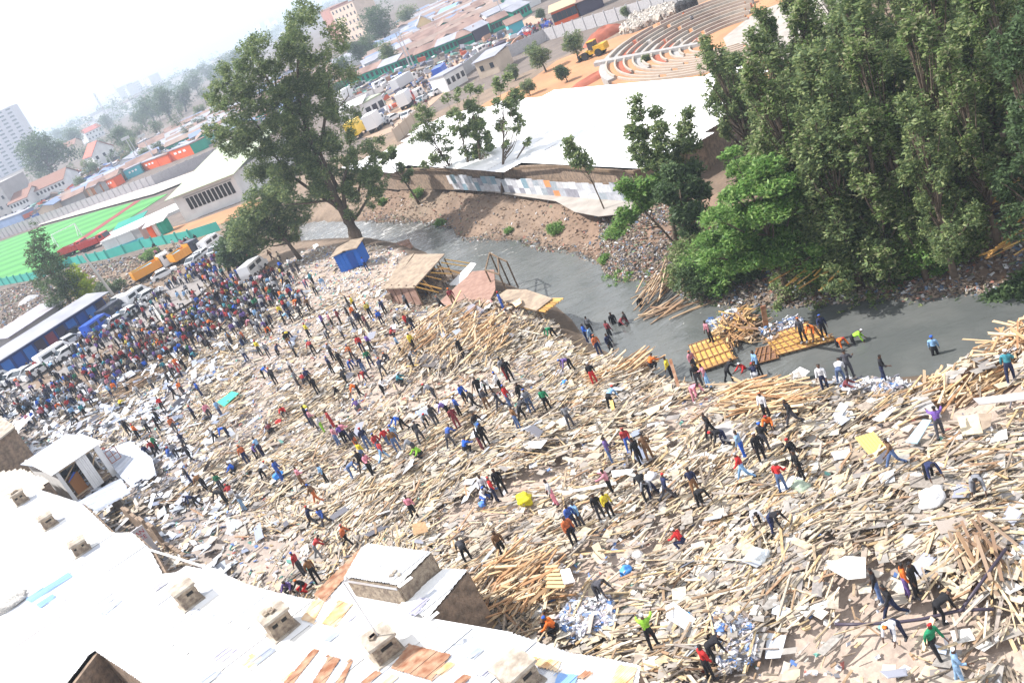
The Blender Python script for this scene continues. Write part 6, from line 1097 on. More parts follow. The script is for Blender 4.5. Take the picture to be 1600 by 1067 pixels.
for k, (a, b, w_, lb) in enumerate((((170, 398), (192, 390), W_W, 'white site cabin with blue base, left of the pair'), ((193, 390), (216, 381), W_W, 'white site cabin with blue base, right of the pair'), ((216, 381), (228, 377), W_G, 'grey cube cabin right of the white site cabins'))):
    t = building('site_cabin', a, b, 2.6, 2.7, w_, w_, lb, 'cabin', 'flat'); L = (P(*b, .3)-P(*a, .3)).length; b_ = MB(); b_.box((L/2, -.05, .5), (L, .06, 1)); b_.build('base_band', W_TQ, t)
for k, (x, y, w_, c) in enumerate(((238, 374, W_O, 'red'), (245, 371, W_W, 'white'), (252, 368, wallmat('toilet_green', (.03, .4, .3)), 'green'), (258, 366, W_T, 'dark green'))): building('portable_toilet', (x, y), (x+7, y-2.5), 1.5, 2.6, w_, W_W, '%s portable toilet near the stadium stand' % c, 'toilet', 'shed')
# stalls at lower left
t = building('stall_row', (-60, 640), (174, 487), 4.2, 2.7, wallmat('stall_blue', (.03, .06, .22)), R_GREY, 'long row of blue stalls under one grey tin roof at left', 'stalls', 'shed', None, rh=.9, over=.9); L = (P(174, 487, .3)-P(-60, 640, .3)).length
for k in range(14): b_ = MB(); b_.box((L*(k+.5)/14, -.06, 1.2), (L/18, .08, 2.1)); b_.build('shutter', [W_BL, W_D, wallmat('maroon', (.22, .05, .08)), W_D, W_BL, mat('dark_blue_tin', (.01, .07, .32))][k % 6], t)
building('stall_roof_block', (28, 548), (108, 494), 5, 2.4, W_G, mat('lilac_scrap_roof', (.42, .42, .5), .7, col2=(.3, .28, .3), nscale=.6), 'low scrap shelter with lilac patched roof behind the blue stalls', 'shelter', 'shed'); building('blue_shelter', (-70, 600), (22, 538), 5, 2.6, W_BL, R_GREY, 'bright blue shelter with pale roof at left edge', 'shelter', 'shed')
mound('white_dump', 45, 470, 2.2, 1.3, .9, mat('white_bag_heap', (.7, .7, .72), .6, var=.3), 'heap of white bags on the bare slope at left', 'bag heap')
# walls, hoardings
def wall(name, pl, h, mt, label, cat='wall', z=.3, post=3., pm=None, t=.15):
    pts = [P(x, y, z) for x, y in pl]; o = empty(name, pts[0], 0, label, cat); pn = MB(); po = MB()
    for a, d in zip(pts[:-1], pts[1:]):
        a = a-pts[0]; d = d-pts[0]; pn.bar(a+Vector((0, 0, h/2)), d+Vector((0, 0, h/2)), t, h); n_ = max(1, int((d-a).length/post))
        for k in range(n_): p = a.lerp(d, k/n_); po.box((p.x, p.y, h/2+.1), (.3, .3, h+.3))
    pn.build('wall_panel', mt, o); po.build('posts', pm or mt, o); return o
wall('panel_wall', [(800, 90), (855, 64), (950, 38), (1060, 8), (1170, -25)], 2.6, mat('grey_panel_wall', (.42, .41, .42), .9, var=.15), 'long grey concrete panel wall behind the wheel loader'); wall('stadium_wall', [(-60, 395), (50, 357), (150, 322), (245, 290), (340, 250), (420, 215)], 3.2, mat('grey_panel_wall2', (.36, .34, .36), .9, var=.15), 'grey post-and-panel wall behind the football turf')
wall('yard_wall', [(528, 178), (560, 165), (604, 150)], 2.6, mat('grey_panel_wall', (.42, .41, .42)), 'grey yard wall left of the white container truck'); wall('yard_wall', [(622, 222), (650, 197), (672, 178)], 2.4, W_B, 'brown yard wall at the white roof left corner'); wall('yard_wall', [(718, 126), (752, 100), (775, 88)], 2.6, W_G, 'grey wall between the market road and beige house', post=4); wall('yard_wall', [(752, 100), (800, 84), (830, 70)], 1.2, W_B, 'low brown wall along the market road')
wall('green_hoarding', [(-30, 452), (60, 436), (115, 414), (170, 404), (225, 388), (300, 374), (345, 360)], 1.7, wallmat('hoarding_teal', (.05, .36, .3)), 'teal-green site hoarding between turf and rubble slope', 'fence', post=4, t=.06)
gl = P(92, 386, .4); go_ = MB(); g2 = P(128, 368, .4)
for p, q_ in ((gl, gl+Vector((0, 0, 3.4))), (g2, g2+Vector((0, 0, 3.4))), (gl+Vector((0, 0, 3.4)), g2+Vector((0, 0, 3.4))), (gl+Vector((-1.5, 2, 0)), gl+Vector((0, 0, 3.4))), (g2+Vector((-1.5, 2, 0)), g2+Vector((0, 0, 3.4)))): go_.bar(p, q_, .22)
tag(go_.build('goal_posts', m_white), 'white football goal on the striped turf', 'goal')
# poles and masts
def pole(bx, by, tx, ty, r, label, cat='lamp pole', mt=None, arms=0, name='lamp_pole', z=.3, maxh=30):
    b = P(bx, by, z); h = min(hz(b, (tx, ty)), maxh); tp = b+Vector((0, 0, h)); t = empty(name, b, 0, label, cat); b_ = MB(); b_.tube([(0, 0, 0), (0, 0, h)], [r, r*.55], 6); b_.build('shaft', mt or m_steel, t); b_ = MB()
    for k in range(arms): b_.bar((0, 0, h-.4-k*.5), ((1.2, -.3, h-.2-k*.5)), r*.8)
    if arms: b_.box((0, 0, h), (r*12, r*5, r*4)); b_.build('lamp_head', m_steel, t)
    return t
pole(645, 113, 619, 48, .22, 'tall pale lamp pole above the green shops, left of a pair', arms=2); pole(650, 111, 625, 50, .2, 'tall pale lamp pole above the green shops, right of a pair'); pole(222, 262, 198, 215, .25, 'tall pale floodlight pole behind the turf, left of a pair', arms=1); pole(226, 260, 203, 215, .2, 'thin floodlight pole just right of the taller one'); pole(247, 258, 222, 212, .22, 'floodlight pole above the red-orange kiosks', arms=1); pole(190, 280, 178, 235, .18, 'slim pole left of the floodlight pair'); pole(290, 200, 275, 172, .2, 'slim pole in front of the dark tree clump'); pole(690, 62, 678, 38, .15, 'thin utility pole in the shack settlement', maxh=12); pole(640, 78, 634, 52, .15, 'thin utility pole behind the giant lamp pair', maxh=12); pole(607, 48, 600, 35, .2, 'thin white mast before the dark tree', maxh=18); pole(790, 35, 775, 0, .2, 'steel pylon pole beside the orange shop', arms=1)
b = P(178, 463, .2); tp = atY(128, 396, b.y+1); b_ = MB(); b_.tube([b, tp], [.28, .18], 8); tag(b_.build('leaning_pole', mat('pale_concrete_pole', (.5, .48, .45))), 'leaning pale concrete pole above the end of the stall roof', 'pole')
b = P(262, 508, .1); b_ = MB(); b_.tube([P(258, 507, .4), P(238, 478, .6)], .16, 7); tag(b_.build('fallen_pole', mat('pale_concrete_pole', (.5, .48, .45))), 'short fallen pale pole at the crowd edge', 'pole')
for bx, by, tx, ty, lb in ((178, 200, 142, 148, 'lattice radio mast on the skyline, left of two'), (197, 168, 173, 126, 'lattice radio mast on the skyline, right of two')):
    b = P(bx, by, .3); h = min(hz(b, (tx, ty)), 60); t = empty('radio_mast', b, 0, lb, 'radio mast'); b_ = MB()
    for sx, sy in ((-1, -1), (1, -1), (0, 1)): b_.bar((sx*1.6, sy*1.6, 0), (sx*.3, sy*.3, h), .35)
    for k in range(12): f = k/12; w_ = 1.6-1.3*f; w2 = 1.6-1.3*(k+1)/12; b_.bar((-w_, -w_, h*f), (w2, -w2, h*(k+1)/12), .22); b_.bar((w_, -w_, h*f), (0, w2, h*(k+1)/12), .22); b_.bar((0, w_, h*f), (-w2, -w2, h*(k+1)/12), .22)
    b_.build('lattice', m_steel, t); b_ = MB()
    for k in range(5): b_.box((0, 0, h*(.62+k*.08)), (2.6, 2.6, 1.4))
    b_.build('antenna_panel', m_white, t)
# ---------------------------------------------------------------- vehicles
m_tyre = mat('tyre_rubber', (.02, .02, .022), .85); m_glass = mat('vehicle_glass', (.03, .04, .05), .1, spec=.6)
def wheels(t, xs, ys, r, w=.24):
    for y in ys:
        for x in xs: b_ = MB(); b_.tube([(x-w/2, y, r), (x+w/2, y, r)], r, 12); b_.build('wheel', m_tyre, t)
def vpaint(c): return mat('paint_'+c, dict(white=(.75, .76, .78), silver=(.5, .52, .55), dark=(.03, .035, .06), blue=(.03, .10, .5), red=(.5, .04, .03), orange=(.75, .32, .03), yellow=(.75, .5, .02), grey=(.25, .26, .3))[c], .3, spec=.6)
def place(a, b, z, Lm):
    A = P(*a, z); B = P(*b, z); d = B-A; return (A+B)/2, math.atan2(d.y, d.x)-math.pi/2
def car(a, b, c, label, van=False, z=.33, L=None):
    ctr, yw = place(a, b, z, 4); L = L or (4.8 if van else 4.2); s = L/4.2; t = empty('parked_van' if van else 'parked_car', ctr, yw, label, 'van' if van else 'car', 'vehicles parked along the roads'); W_ = .85; top = 2.0 if van else 1.42
    b_ = MB(); hw = W_
    if van: prof = [(-2.1*s, .35), (2.1*s, .35), (2.15*s, .95), (1.75*s, 1.1), (1.15*s, top-.05), (-2.05*s, top), (-2.12*s, .9)]
    else: prof = [(-2.1, .32), (2.1, .32), (2.12, .72), (1.95, .82), (1.15, .92), (.45, 1.38), (-1.0, top), (-1.75, .98), (-2.08, .92)]
    b_.profile(prof, -hw, hw); b_.build('body', vpaint(c), t); g = MB()
    if van: g.profile([(1.1*s, top-.12), (1.68*s, 1.15), (1.72*s, 1.13), (1.16*s, top-.02)], -hw*.9, hw*.9); g.box((0, .5*s, 1.45), (hw*2.02, 1.1*s, .5)); g.box((0, -1.1*s, 1.45), (hw*2.02, 1.3*s, .5))
    else: g.profile([(1.12, .95), (.48, 1.34), (.5, 1.39), (1.18, .97)], -hw*.88, hw*.88); g.profile([(-1.08, 1.38), (-1.72, 1.0), (-1.78, 1.02), (-1.1, 1.43)], -hw*.88, hw*.88); g.profile([(.95, .95), (.4, 1.3), (-.95, 1.33), (-1.5, .98)], -hw*1.01, hw*1.01)
    g.build('windows', m_glass, t); wheels(t, (-.76, .76), (-1.3*s, 1.3*s), .33); h_ = MB(); h_.box((-.6, 2.1*s, .72), (.3, .06, .16)); h_.build('headlight', m_white, t); h_ = MB(); h_.box((.6, 2.1*s, .72), (.3, .06, .16)); h_.build('headlight', m_white, t); return t
def truck(a, b, cab, box, label, L=7.5, kind='box', h=2.9, z=.33):
    ctr, yw = place(a, b, z, L); t = empty('parked_truck', ctr, yw, label, 'truck', 'trucks parked along the roads'); b_ = MB(); b_.profile([(L/2-1.9, .6), (L/2, .6), (L/2, 1.5), (L/2-.3, 2.6), (L/2-1.9, 2.65)], -1.15, 1.15); b_.build('cab', vpaint(cab), t)
    g = MB(); g.profile([(L/2+.02, 1.5), (L/2-.27, 2.45), (L/2-.2, 2.45), (L/2+.06, 1.5)], -1.05, 1.05); g.box((0, L/2-.95, 2.05), (2.34, .8, .6)); g.build('windscreen', m_glass, t); c_ = MB(); c_.box((0, 0, .7), (1.0, L*.96, .25)); c_.build('chassis', m_tyre, t); b_ = MB(); y1 = L/2-2.05; y0 = -L/2; m_ = vpaint(box)
    if kind == 'box': b_.box((0, (y0+y1)/2, .9+h/2), (2.4, y1-y0, h))
    else:
        for sx in (-1, 1): b_.box((sx*1.15, (y0+y1)/2, 1.6), (.1, y1-y0, 1.3)); [b_.box((sx*1.22, y0+(y1-y0)*(q+.5)/6, 1.6), (.1, .12, 1.3)) for q in range(6)]
        b_.box((0, y0+.05, 1.6), (2.3, .1, 1.3)); b_.box((0, y1-.05, 1.75), (2.3, .1, 1.6)); b_.box((0, (y0+y1)/2, 1.02), (2.3, y1-y0, .12))
    b_.build('cargo_box' if kind == 'box' else 'tipper_body', m_, t)
    if kind == 'tip': q = MB(); q.slab([(-1.1, y0+.2, 1.9), (1.1, y0+.2, 1.85), (1.1, y1-1.0, 2.0), (-1.1, y1-.9, 2.05)], .05, (0, 0, 1)); q.build('load_cover', wallmat('cover_blue', (.1, .4, .6)), t)
    wheels(t, (-.95, .95), (L/2-1.1, -L/2+1.1, -L/2+2.3), .5, .32); return t
truck((212, 448), (277, 412), 'white', 'orange', 'orange tipper truck with white cab and blue load cover at left', 6.8, 'tip', z=.2); truck((286, 412), (306, 400), 'dark', 'orange', 'second orange tipper behind the first, partly hidden by crowd', 5.2, 'tip', z=.2)
truck((105, 402), (136, 390), 'red', 'red', 'red truck by the turf, left of the red pair', 7.5, 'tip'); truck((137, 392), (168, 380), 'red', 'red', 'brown-red slatted truck by the turf, right of the red pair', 8, 'tip')
truck((682, 140), (708, 112), 'white', 'blue', 'bright blue container truck on the market road', 7.5, h=2.7); truck((616, 150), (655, 125), 'white', 'silver', 'pale grey long container truck on the market road', 9, h=2.5); truck((625, 182), (652, 152), 'red', 'white', 'white box truck with orange cab near the columned house', 6.8, h=2.7); truck((552, 224), (572, 204), 'yellow', 'yellow', 'yellow truck below the white house, half behind leaves', 6.5); truck((535, 166), (556, 152), 'white', 'white', 'white box truck behind the grey yard wall', 8); truck((583, 210), (600, 195), 'white', 'white', 'white and yellow truck right of the yellow one', 6)
for k, (a, b, c, v) in enumerate((((183, 480), (203, 466), 'white', 0), ((193, 487), (214, 468), 'white', 0), ((204, 480), (230, 461), 'white', 1), ((168, 503), (194, 484), 'dark', 1), ((126, 517), (150, 502), 'grey', 1), ((146, 526), (172, 507), 'blue', 1), ((62, 556), (104, 530), 'silver', 1), ((72, 575), (112, 548), 'white', 1), ((30, 598), (60, 576), 'silver', 0), ((12, 603), (42, 583), 'white', 0), ((242, 442), (277, 424), 'white', 0), ((322, 396), (345, 378), 'white', 1), ((335, 402), (352, 388), 'silver', 0), ((392, 437), (410, 420), 'white', 1), ((-15, 615), (14, 596), 'silver', 1))):
    car(a, b, c, '%s %s on the crowded road, %s' % (c, 'van' if v else 'car', ['leftmost of three white ones by the stall end', 'middle of three white ones by the stall end', 'rightmost of three by the stall end', 'the darkest, beside the white cars', 'behind the blue van', 'with people leaning on it', 'large and boxy beside the blue stalls', 'beside the large boxy silver van', 'second from the left edge', 'low, near the left edge', 'beside the orange tipper', 'nearest the dark tree', 'just below the van by the dark tree', 'parked right of the low dark tree', 'cut by the left edge'][k]), bool(v), z=.12, L=6.2 if k == 6 else (5.4 if k == 7 else None))
for k, (a, b, c) in enumerate((((546, 141), (558, 135), 'white'), ((556, 137), (568, 131), 'silver'), ((588, 140), (606, 131), 'white'), ((610, 131), (628, 122), 'white'), ((654, 120), (667, 112), 'white'), ((666, 117), (681, 107), 'silver'), ((686, 110), (700, 100), 'white'), ((717, 113), (729, 104), 'silver'), ((727, 107), (742, 95), 'white'), ((744, 90), (763, 78), 'white'), ((764, 70), (774, 60), 'blue'), ((778, 62), (792, 50), 'dark'), ((794, 42), (806, 32), 'white'), ((648, 158), (662, 146), 'white'), ((655, 165), (668, 154), 'silver'), ((594, 198), (608, 188), 'silver'), ((608, 193), (624, 184), 'white'), ((632, 190), (646, 178), 'white'), ((676, 152), (694, 142), 'white'))):
    car(a, b, c, '%s vehicle on the far market road, %s counted from the left' % (c, (ordw+['fourteenth', 'fifteenth', 'sixteenth', 'seventeenth', 'eighteenth', 'nineteenth'])[k]), k in (2, 9, 13), z=.38)
for k, (a, b, c) in enumerate((((100, 562), (122, 548), 'white'), ((104, 543), (126, 530), 'silver'), ((112, 530), (132, 518), 'dark'), ((178, 512), (198, 500), 'silver'), ((226, 472), (246, 460), 'white'), ((200, 498), (218, 486), 'white'), ((300, 418), (318, 404), 'silver'), ((310, 410), (328, 395), 'white'), ((52, 592), (74, 578), 'white'), ((-5, 590), (22, 574), 'silver'))):
    car(a, b, c, '%s car squeezed in the left road queue, %s counting from the orange tipper down' % (c, ordw[[5, 4, 3, 2, 0, 1, 7, 8, 6, 9][k]]) if False else '%s car wedged %s' % (c, ['between the big vans and the crowd', 'above the boxy silver van', 'behind the grey van by the stalls', 'just below the blue van', 'right of the three white cars', 'in front of the darkest van', 'beside the second orange tipper', 'under the dark tree edge', 'below the low silver car', 'against the blue stalls at the left edge'][k]), z=.12)
# wheel loader
ctr, yw = place((952, 82), (908, 96), .33, 8); t = empty('wheel_loader', ctr, yw, 'yellow wheel loader with raised cab parked on orange clay', 'wheel loader'); t.scale = (.8, .8, .8); vy = mat('dusty_yellow', (.55, .34, .03), .6, var=.3); b_ = MB(); b_.box((0, -2.2, 1.7), (2.2, 2.8, 1.4)); b_.box((0, .6, 1.2), (1.4, 2.8, .8)); b_.build('body', vy, t); b_ = MB(); b_.box((0, -.3, 2.6), (1.7, 1.6, 1.7)); b_.build('cab', m_glass, t); b_ = MB(); b_.box((0, -.3, 3.5), (1.9, 1.8, .14)); b_.build('cab_roof', vy, t); b_ = MB(); b_.bar((-.6, .9, 1.7), (-.6, 3.4, .9), .3); b_.bar((.6, .9, 1.7), (.6, 3.4, .9), .3); b_.build('lift_arm', vy, t); b_ = MB(); b_.profile([(3.2, .2), (4.3, .15), (4.3, .25), (3.45, .4), (3.5, 1.3), (3.3, 1.3)], -1.4, 1.4); b_.build('bucket', m_tyre, t); wheels(t, (-1.05, 1.05), (-1.8, 1.7), .85, .6)
for k, (x, y) in enumerate(((1068, 24), (1076, 22), (1085, 19))): b_ = MB(); p = P(x, y, .3); b_.tube([(0, 0, 0), (0, 0, 2.0), (0, 0, 2.3), (0, 0, 2.5)], [1.05, 1.05, .8, .3], 16); tag(b_.build('water_tank', m_tyre, None, p), 'black water tank at the top of the stone heap, %s of three' % ['left', 'middle', 'right'][k], 'water tank')
b_ = MB(); b_.tube([(0, 0, 0), (0, 0, 2.6), (0, 0, 2.9)], [1.4, 1.4, .5], 14); tag(b_.build('water_tank', W_D, None, P(788, 84, .3)), 'dark water tank on the low wall by the market road', 'water tank')
def moto(x, y):
    t = MB(); t.tube([(-.05, -.65, .3), (.05, -.65, .3)], .3, 10); t.tube([(-.05, .65, .3), (.05, .65, .3)], .3, 10); t.box((0, 0, .55), (.25, .8, .35)); t.box((0, -.3, .8), (.25, .6, .1)); t.bar((0, .6, .3), (0, .35, 1.0), .08); t.bar((-.35, .35, 1.0), (.35, .35, 1.0), .05)
    o = t.build('motorcycle', [vpaint('dark'), vpaint('red'), vpaint('blue')][int(x) % 3]); o.location = P(x, y, .35); o.rotation_euler = (0, 0, random.uniform(0, 3)); tag(o, 'parked motorcycle in the cluster beside the turquoise shop', 'motorcycle', 'motorcycles parked beside the turquoise shop')
for k in range(16): moto(818+k*2.8, 58-k*1.3+random.uniform(-3, 3))
pts = [(random.gauss(a, 14), random.gauss(b, 6)) for a, b, n_ in ((665, 140, 30), (640, 160, 22), (700, 105, 10), (610, 195, 10), (835, 48, 26), (655, 120, 12), (760, 85, 10), (300, 388, 14), (250, 395, 8), (1090, 40, 2)) for _ in range(n_)]
Vs = []; Qs = []; Ms = []; off_ = 0
for x, y in pts:
    p = P(x, y, .35); co, q, pt, _p = CR[random.choice('sstw')]; lut = np.array([0, 3+pal.index(random.choice(wts)), 3+pal.index(random.choice('kkkddnnjge')), 1, 2]); Vs.append(co+np.array([p.x, p.y, .33])); Qs.append(q+off_); Ms.append(lut[pt]); off_ += len(co)
tag(link('crowd', npmesh('crowd', np.concatenate(Vs), np.concatenate(Qs), mats_c, np.concatenate(Ms), True)), 'tiny scattered people on the market road beyond the river', 'crowd', None, 'stuff')
# ---------------------------------------------------------------- far trees, shacks, skyline
def fartree(cx, cy, r, label, kind='dark', name='tree', n=2600, oval=1.):
    b = P(cx+r*.55, cy+r*1.25, .3); L = [(cx+r*.8*math.sin(a)*q, cy+r*.8*math.cos(a)*q*oval, r*.42) for a, q in [(random.uniform(0, 6.28), random.uniform(.2, 1)) for _ in range(16)]]
    lob = pxlobes(L, b.y, r*b.y/F*.4); R_ = r*b.y/F; return treething(b, lob, n, R_*.045+.08, kind, R_*.07, label, name, clump=10, grp='trees of the town beyond the river')
for x, y, r, lb, k in ((70, 240, 38, 'large round dark tree left of the white red-roofed houses', 'dark'), (112, 214, 18, 'hazy tree above the round dark tree', 'dark'), (142, 232, 9, 'small tree between the white houses', 'gum'), (92, 208, 13, 'bluish hazy tree beside the tower block', 'dark'), (138, 262, 13, 'green tree before the red-roofed white house', 'gum'), (125, 285, 10, 'low tree below the red-roofed house', 'gum'), (185, 216, 18, 'tree with dense crown right of the red-roofed house', 'dark'), (205, 228, 12, 'shorter tree beside the floodlight poles', 'gum'), (232, 168, 20, 'big dark tree on the rise, left of the clump', 'dark'), (255, 158, 24, 'big dark tree on the rise, middle of the clump', 'dark'), (280, 150, 20, 'big dark tree on the rise, right of the clump', 'dark'), (302, 128, 16, 'dark tree left of the giant tree', 'dark'), (322, 112, 14, 'small dark tree close to the giant tree crown', 'dark'), (312, 172, 10, 'pale green tree beside the giant tree branch', 'gum'), (246, 232, 10, 'dark low tree behind the kiosks', 'dark'), (225, 240, 9, 'green low tree behind the kiosks', 'gum'), (590, 30, 30, 'big dark tree right of the cream apartment block', 'dark'), (636, 22, 17, 'grey-green tree right of the big dark one', 'gum'), (556, 78, 20, 'dark tree behind the giant tree, below the apartments', 'dark'), (603, 84, 19, 'bright round tree above the green shops', 'gum'), (575, 70, 16, 'dark tree between apartments and round tree', 'dark'), (530, 100, 16, 'dark tree close to the giant tree trunk line', 'dark'), (528, 140, 12, 'low dark tree left of the first green shop', 'dark'), (630, 60, 8, 'small tree by the lamp pole pair', 'gum'), (842, 86, 21, 'spreading tree on the clay left of the wheel loader', 'gum'), (893, 68, 20, 'rounded tree directly behind the wheel loader', 'gum'), (880, 112, 13, 'small conical tree at the clay edge', 'dark'), (1008, 93, 8, 'sapling on the curved steps', 'gum'), (978, 16, 10, 'bush against the grey panel wall', 'gum'), (948, 28, 6, 'little bush left of the stone heap', 'gum'), (800, 112, 11, 'light tree beside the beige house', 'gum'), (822, 135, 12, 'scrubby tree at the white roof upper edge', 'gum'), (845, 22, 9, 'tree between the turquoise and orange shops', 'dark'), (345, 120, 20, 'dark tree touching the giant crown at the left', 'dark'), (368, 92, 18, 'dark tree behind the giant crown, on the ridge', 'dark'), (215, 182, 14, 'dark tree at the left of the rise', 'dark'), (165, 190, 14, 'dark tree below the pale slab blocks', 'dark'), (390, 75, 12, 'hazy tree left above the giant crown', 'dark'), (350, 95, 12, 'hazy tree on the ridge', 'dark')): fartree(x, y, r, lb, k, n=int(1600+r*170))
for k in range(44):
    a_ = random.random(); x = 60+a_*460+random.uniform(-10, 10); y = 300-a_*190+random.uniform(-52, 6)
    if 120 < y < 330 and y > 262-.457*x+25: fartree(x, y, random.uniform(9, 16), 'dark green tree standing among the far roofs left of the giant tree', 'dark', n=1300)
SH1 = [P(x, y, .3) for x, y in [(610, 70), (640, 34), (700, 6), (800, -25), (880, -40), (830, 6), (790, 30), (740, 58), (680, 82), (640, 98), (600, 110), (560, 122)]]
SH2 = [P(x, y, .3) for x, y in [(205, 255), (260, 215), (330, 185), (420, 150), (500, 110), (520, 130), (430, 190), (340, 222), (300, 232), (250, 250), (210, 268)]]
SH3 = [P(x, y, .3) for x, y in [(60, 345), (120, 305), (200, 268), (215, 275), (160, 302), (110, 325)]]
ns = 0; protoS = []; RM = [R_RUST, R_RUST, R_GREY, mat('tan_town_roof', (.27, .20, .17), .85, var=.2, nscale=.3), mat('blue_town_roof', (.18, .24, .38), .6, var=.2)]
for k in range(10): protoS.append(building('shack', 0, 0, 6+k % 3*2, 2.6+k % 2*.6, [W_B, W_G, W_W, W_T, W_B][k % 5], RM[k % 5], 'x', 'shack', 'gable', base=(Vector((0, 0, 0)), Vector((9+k % 4*3, 0, 0)))))
usedp = set()
for poly, cnt_, where in ((SH1, 170, 'above the green market shops'), (SH2, 80, 'behind the coloured kiosks'), (SH3, 16, 'below the long white house')):
    xs = [p.x for p in poly]; ys = [p.y for p in poly]; placed = []; tries = 0
    while len(placed) < cnt_ and tries < 6000:
        tries += 1; x, y = random.uniform(min(xs), max(xs)), random.uniform(min(ys), max(ys))
        if not inpoly(np.array([x]), np.array([y]), poly)[0] or any(abs(x-a)+abs(y-b) < 10.5 for a, b in placed): continue
        placed.append((x, y)); k = random.randrange(10)
        if k in usedp: t = copy_tree(protoS[k])
        else: t = protoS[k]; usedp.add(k)
        t.location = (x, y, .3); t.rotation_euler = (0, 0, random.choice([.1, .15, -.1, .2])+random.choice([0, 0, 0, math.pi/2])); tag(t, '%s-roofed shack in the dense settlement %s' % (['brown', 'rust-brown', 'grey', 'tan', 'bluish'][k % 5], where), 'shack', '%s-roofed shacks %s' % (['brown', 'rust-brown', 'grey', 'tan', 'bluish'][k % 5], where))
for k in range(10):
    if k not in usedp:
        for ch in list(protoS[k].children): bpy.data.objects.remove(ch)
        bpy.data.objects.remove(protoS[k])
rs = random.Random(5)
for k in range(46):
    x = rs.uniform(60, 520); hy = 242-.457*x; y = hy+rs.uniform(10, 28)*(.6 if x > 330 else 1); h = rs.uniform(8, 22); w_ = rs.uniform(8, 22)
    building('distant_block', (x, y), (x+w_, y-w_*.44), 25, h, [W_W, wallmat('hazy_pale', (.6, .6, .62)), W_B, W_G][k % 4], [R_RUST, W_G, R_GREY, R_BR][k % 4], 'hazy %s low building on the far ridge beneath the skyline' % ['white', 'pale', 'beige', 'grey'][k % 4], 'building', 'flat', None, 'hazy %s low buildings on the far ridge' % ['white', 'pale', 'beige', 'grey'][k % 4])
Lf = []
for k in range(420):
    x = rs.uniform(-150, 760); hy = 242-.457*x; dpx = rs.uniform(9, 34) if x < 400 else rs.uniform(9, 20); b = P(x, hy+dpx, .3)
    if b.y < 0 or b.y > 6000: continue
    r = rs.uniform(9, 20)*(b.y/1500)**.5; Lf.append((b.x, b.y, rs.uniform(5, 11), r, r, r*.85))
o = leaves(Lf, 60000, 2.2, LM['dark'], 'distant_woodland', clump=10); tag(o, 'bluish hazy belt of far-off trees under the skyline', 'woodland', None, 'stuff')
TW = SH1+[]; cl = []
for poly, n_ in ((SH1, 5000), (SH2, 3500), ([P(x, y, .3) for x, y in [(0, 335), (60, 300), (200, 240), (330, 180), (420, 130), (500, 90), (520, 120), (420, 190), (200, 275), (60, 345)]], 4500), ([P(x, y, .3) for x, y in [(540, 150), (700, 85), (850, 40), (840, 60), (700, 135), (600, 190), (540, 210)]], 350)):
    xs = [p.x for p in poly]; ys = [p.y for p in poly]; X = RNG.uniform(min(xs), max(xs), n_*4); Y = RNG.uniform(min(ys), max(ys), n_*4); k = inpoly(X, Y, poly); cl.append(np.stack([X[k][:n_], Y[k][:n_]], 1))
cl = np.concatenate(cl); n_ = len(cl); sz_ = RNG.uniform(.4, 2.6, (n_, 3))*np.array([1.3, .8, .7])*np.clip(np.hypot(cl[:, 0], cl[:, 1])/400, .35, 1.2)[:, None]
tag(link('market_clutter', boxmesh('market_clutter', boxes(np.stack([cl[:, 0], cl[:, 1], .3+sz_[:, 2]*.5+RNG.random(n_)*1.2], 1), sz_, RNG.normal(.1, .3, n_), RNG.normal(0, .15, n_), RNG.normal(0, .15, n_), .2), mat('market_clutter', (.3, .3, .3), .8, island=[(.3, .3, .33), (.16, .12, .10), (.55, .55, .6), (.10, .10, .14), (.2, .24, .36), (.35, .2, .14), (.6, .6, .62), (.07, .07, .09), (.12, .25, .22), (.24, .2, .17), (.45, .1, .05), (.4, .4, .44), (.05, .12, .35), (.2, .17, .16)]))), 'awnings, goods and clutter crowding the lanes of the far settlement', 'clutter', None, 'stuff')
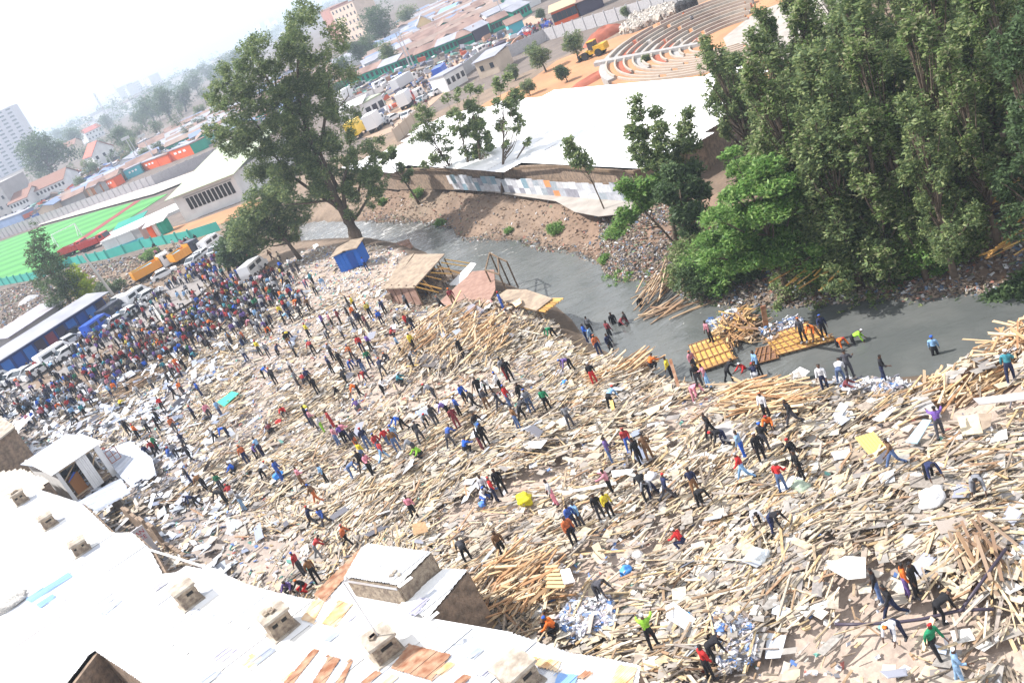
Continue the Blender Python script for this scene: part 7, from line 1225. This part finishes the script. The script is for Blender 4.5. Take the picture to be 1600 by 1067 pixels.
# scattered rubbish and stones on the slope between turf and road
SL = [P(x, y, .3) for x, y in [(0, 455), (110, 420), (300, 382), (330, 395), (230, 455), (150, 490), (60, 490), (-60, 560), (-60, 480)]]
xs = [p.x for p in SL]; ys = [p.y for p in SL]; X = RNG.uniform(min(xs), max(xs), 12000); Y = RNG.uniform(min(ys), max(ys), 12000); k = inpoly(X, Y, SL); X, Y = X[k][:4000], Y[k][:4000]; n_ = len(X)
tag(link('slope_rubbish', boxmesh('slope_rubbish', boxes(np.stack([X, Y, terrain(X, Y)+.1], 1), RNG.uniform(.1, .5, (n_, 3))*np.array([1, 1, .5]), RNG.uniform(0, 6, n_), RNG.normal(0, .4, n_), RNG.normal(0, .4, n_), .4), m_litb)), 'stones and rubbish on the bare slope below the turf', 'rubbish', None, 'stuff')
for px, n_, L0, dg, lb in (([(1500, 340), (1540, 290), (1610, 285), (1620, 340), (1540, 360)], 14, 5, 18, 'raw rafters laid on dark ground right of the grove'), ([(1330, 370), (1390, 350), (1480, 360), (1420, 400)], 12, 3.5, 12, 'raw timbers lying in the shade between the grove trees'), ([(1190, 440), (1290, 420), (1330, 425), (1300, 450)], 10, 3, 14, 'poles on the shaded bank below the layered tree'), ([(1540, 390), (1610, 370), (1620, 395), (1560, 410)], 8, 3, 8, 'pale planks at the right end of the far bank')): jumble('timber_heap', px, n_, L0*.6, L0, dg, .25, .5, m_raw, lb, zbase=.35)
# ---------------------------------------------------------------- haze
b_ = MB(); b_.box((0, 4600, 43), (19000, 9800, 96)); hm = bpy.data.materials.new('haze_air'); hm.use_nodes = True; n = hm.node_tree.nodes; l = hm.node_tree.links; n.remove(n['Principled BSDF']); pv = n.new('ShaderNodeVolumePrincipled'); pv.inputs['Color'].default_value = (.72, .84, 1, 1); pv.inputs['Density'].default_value = .00042; pv.inputs['Anisotropy'].default_value = .2; l.new(pv.outputs[0], n['Material Output'].inputs['Volume']); hz_o = b_.build('haze', hm); tag(hz_o, 'pale blue haze over the town', None, None, 'stuff')
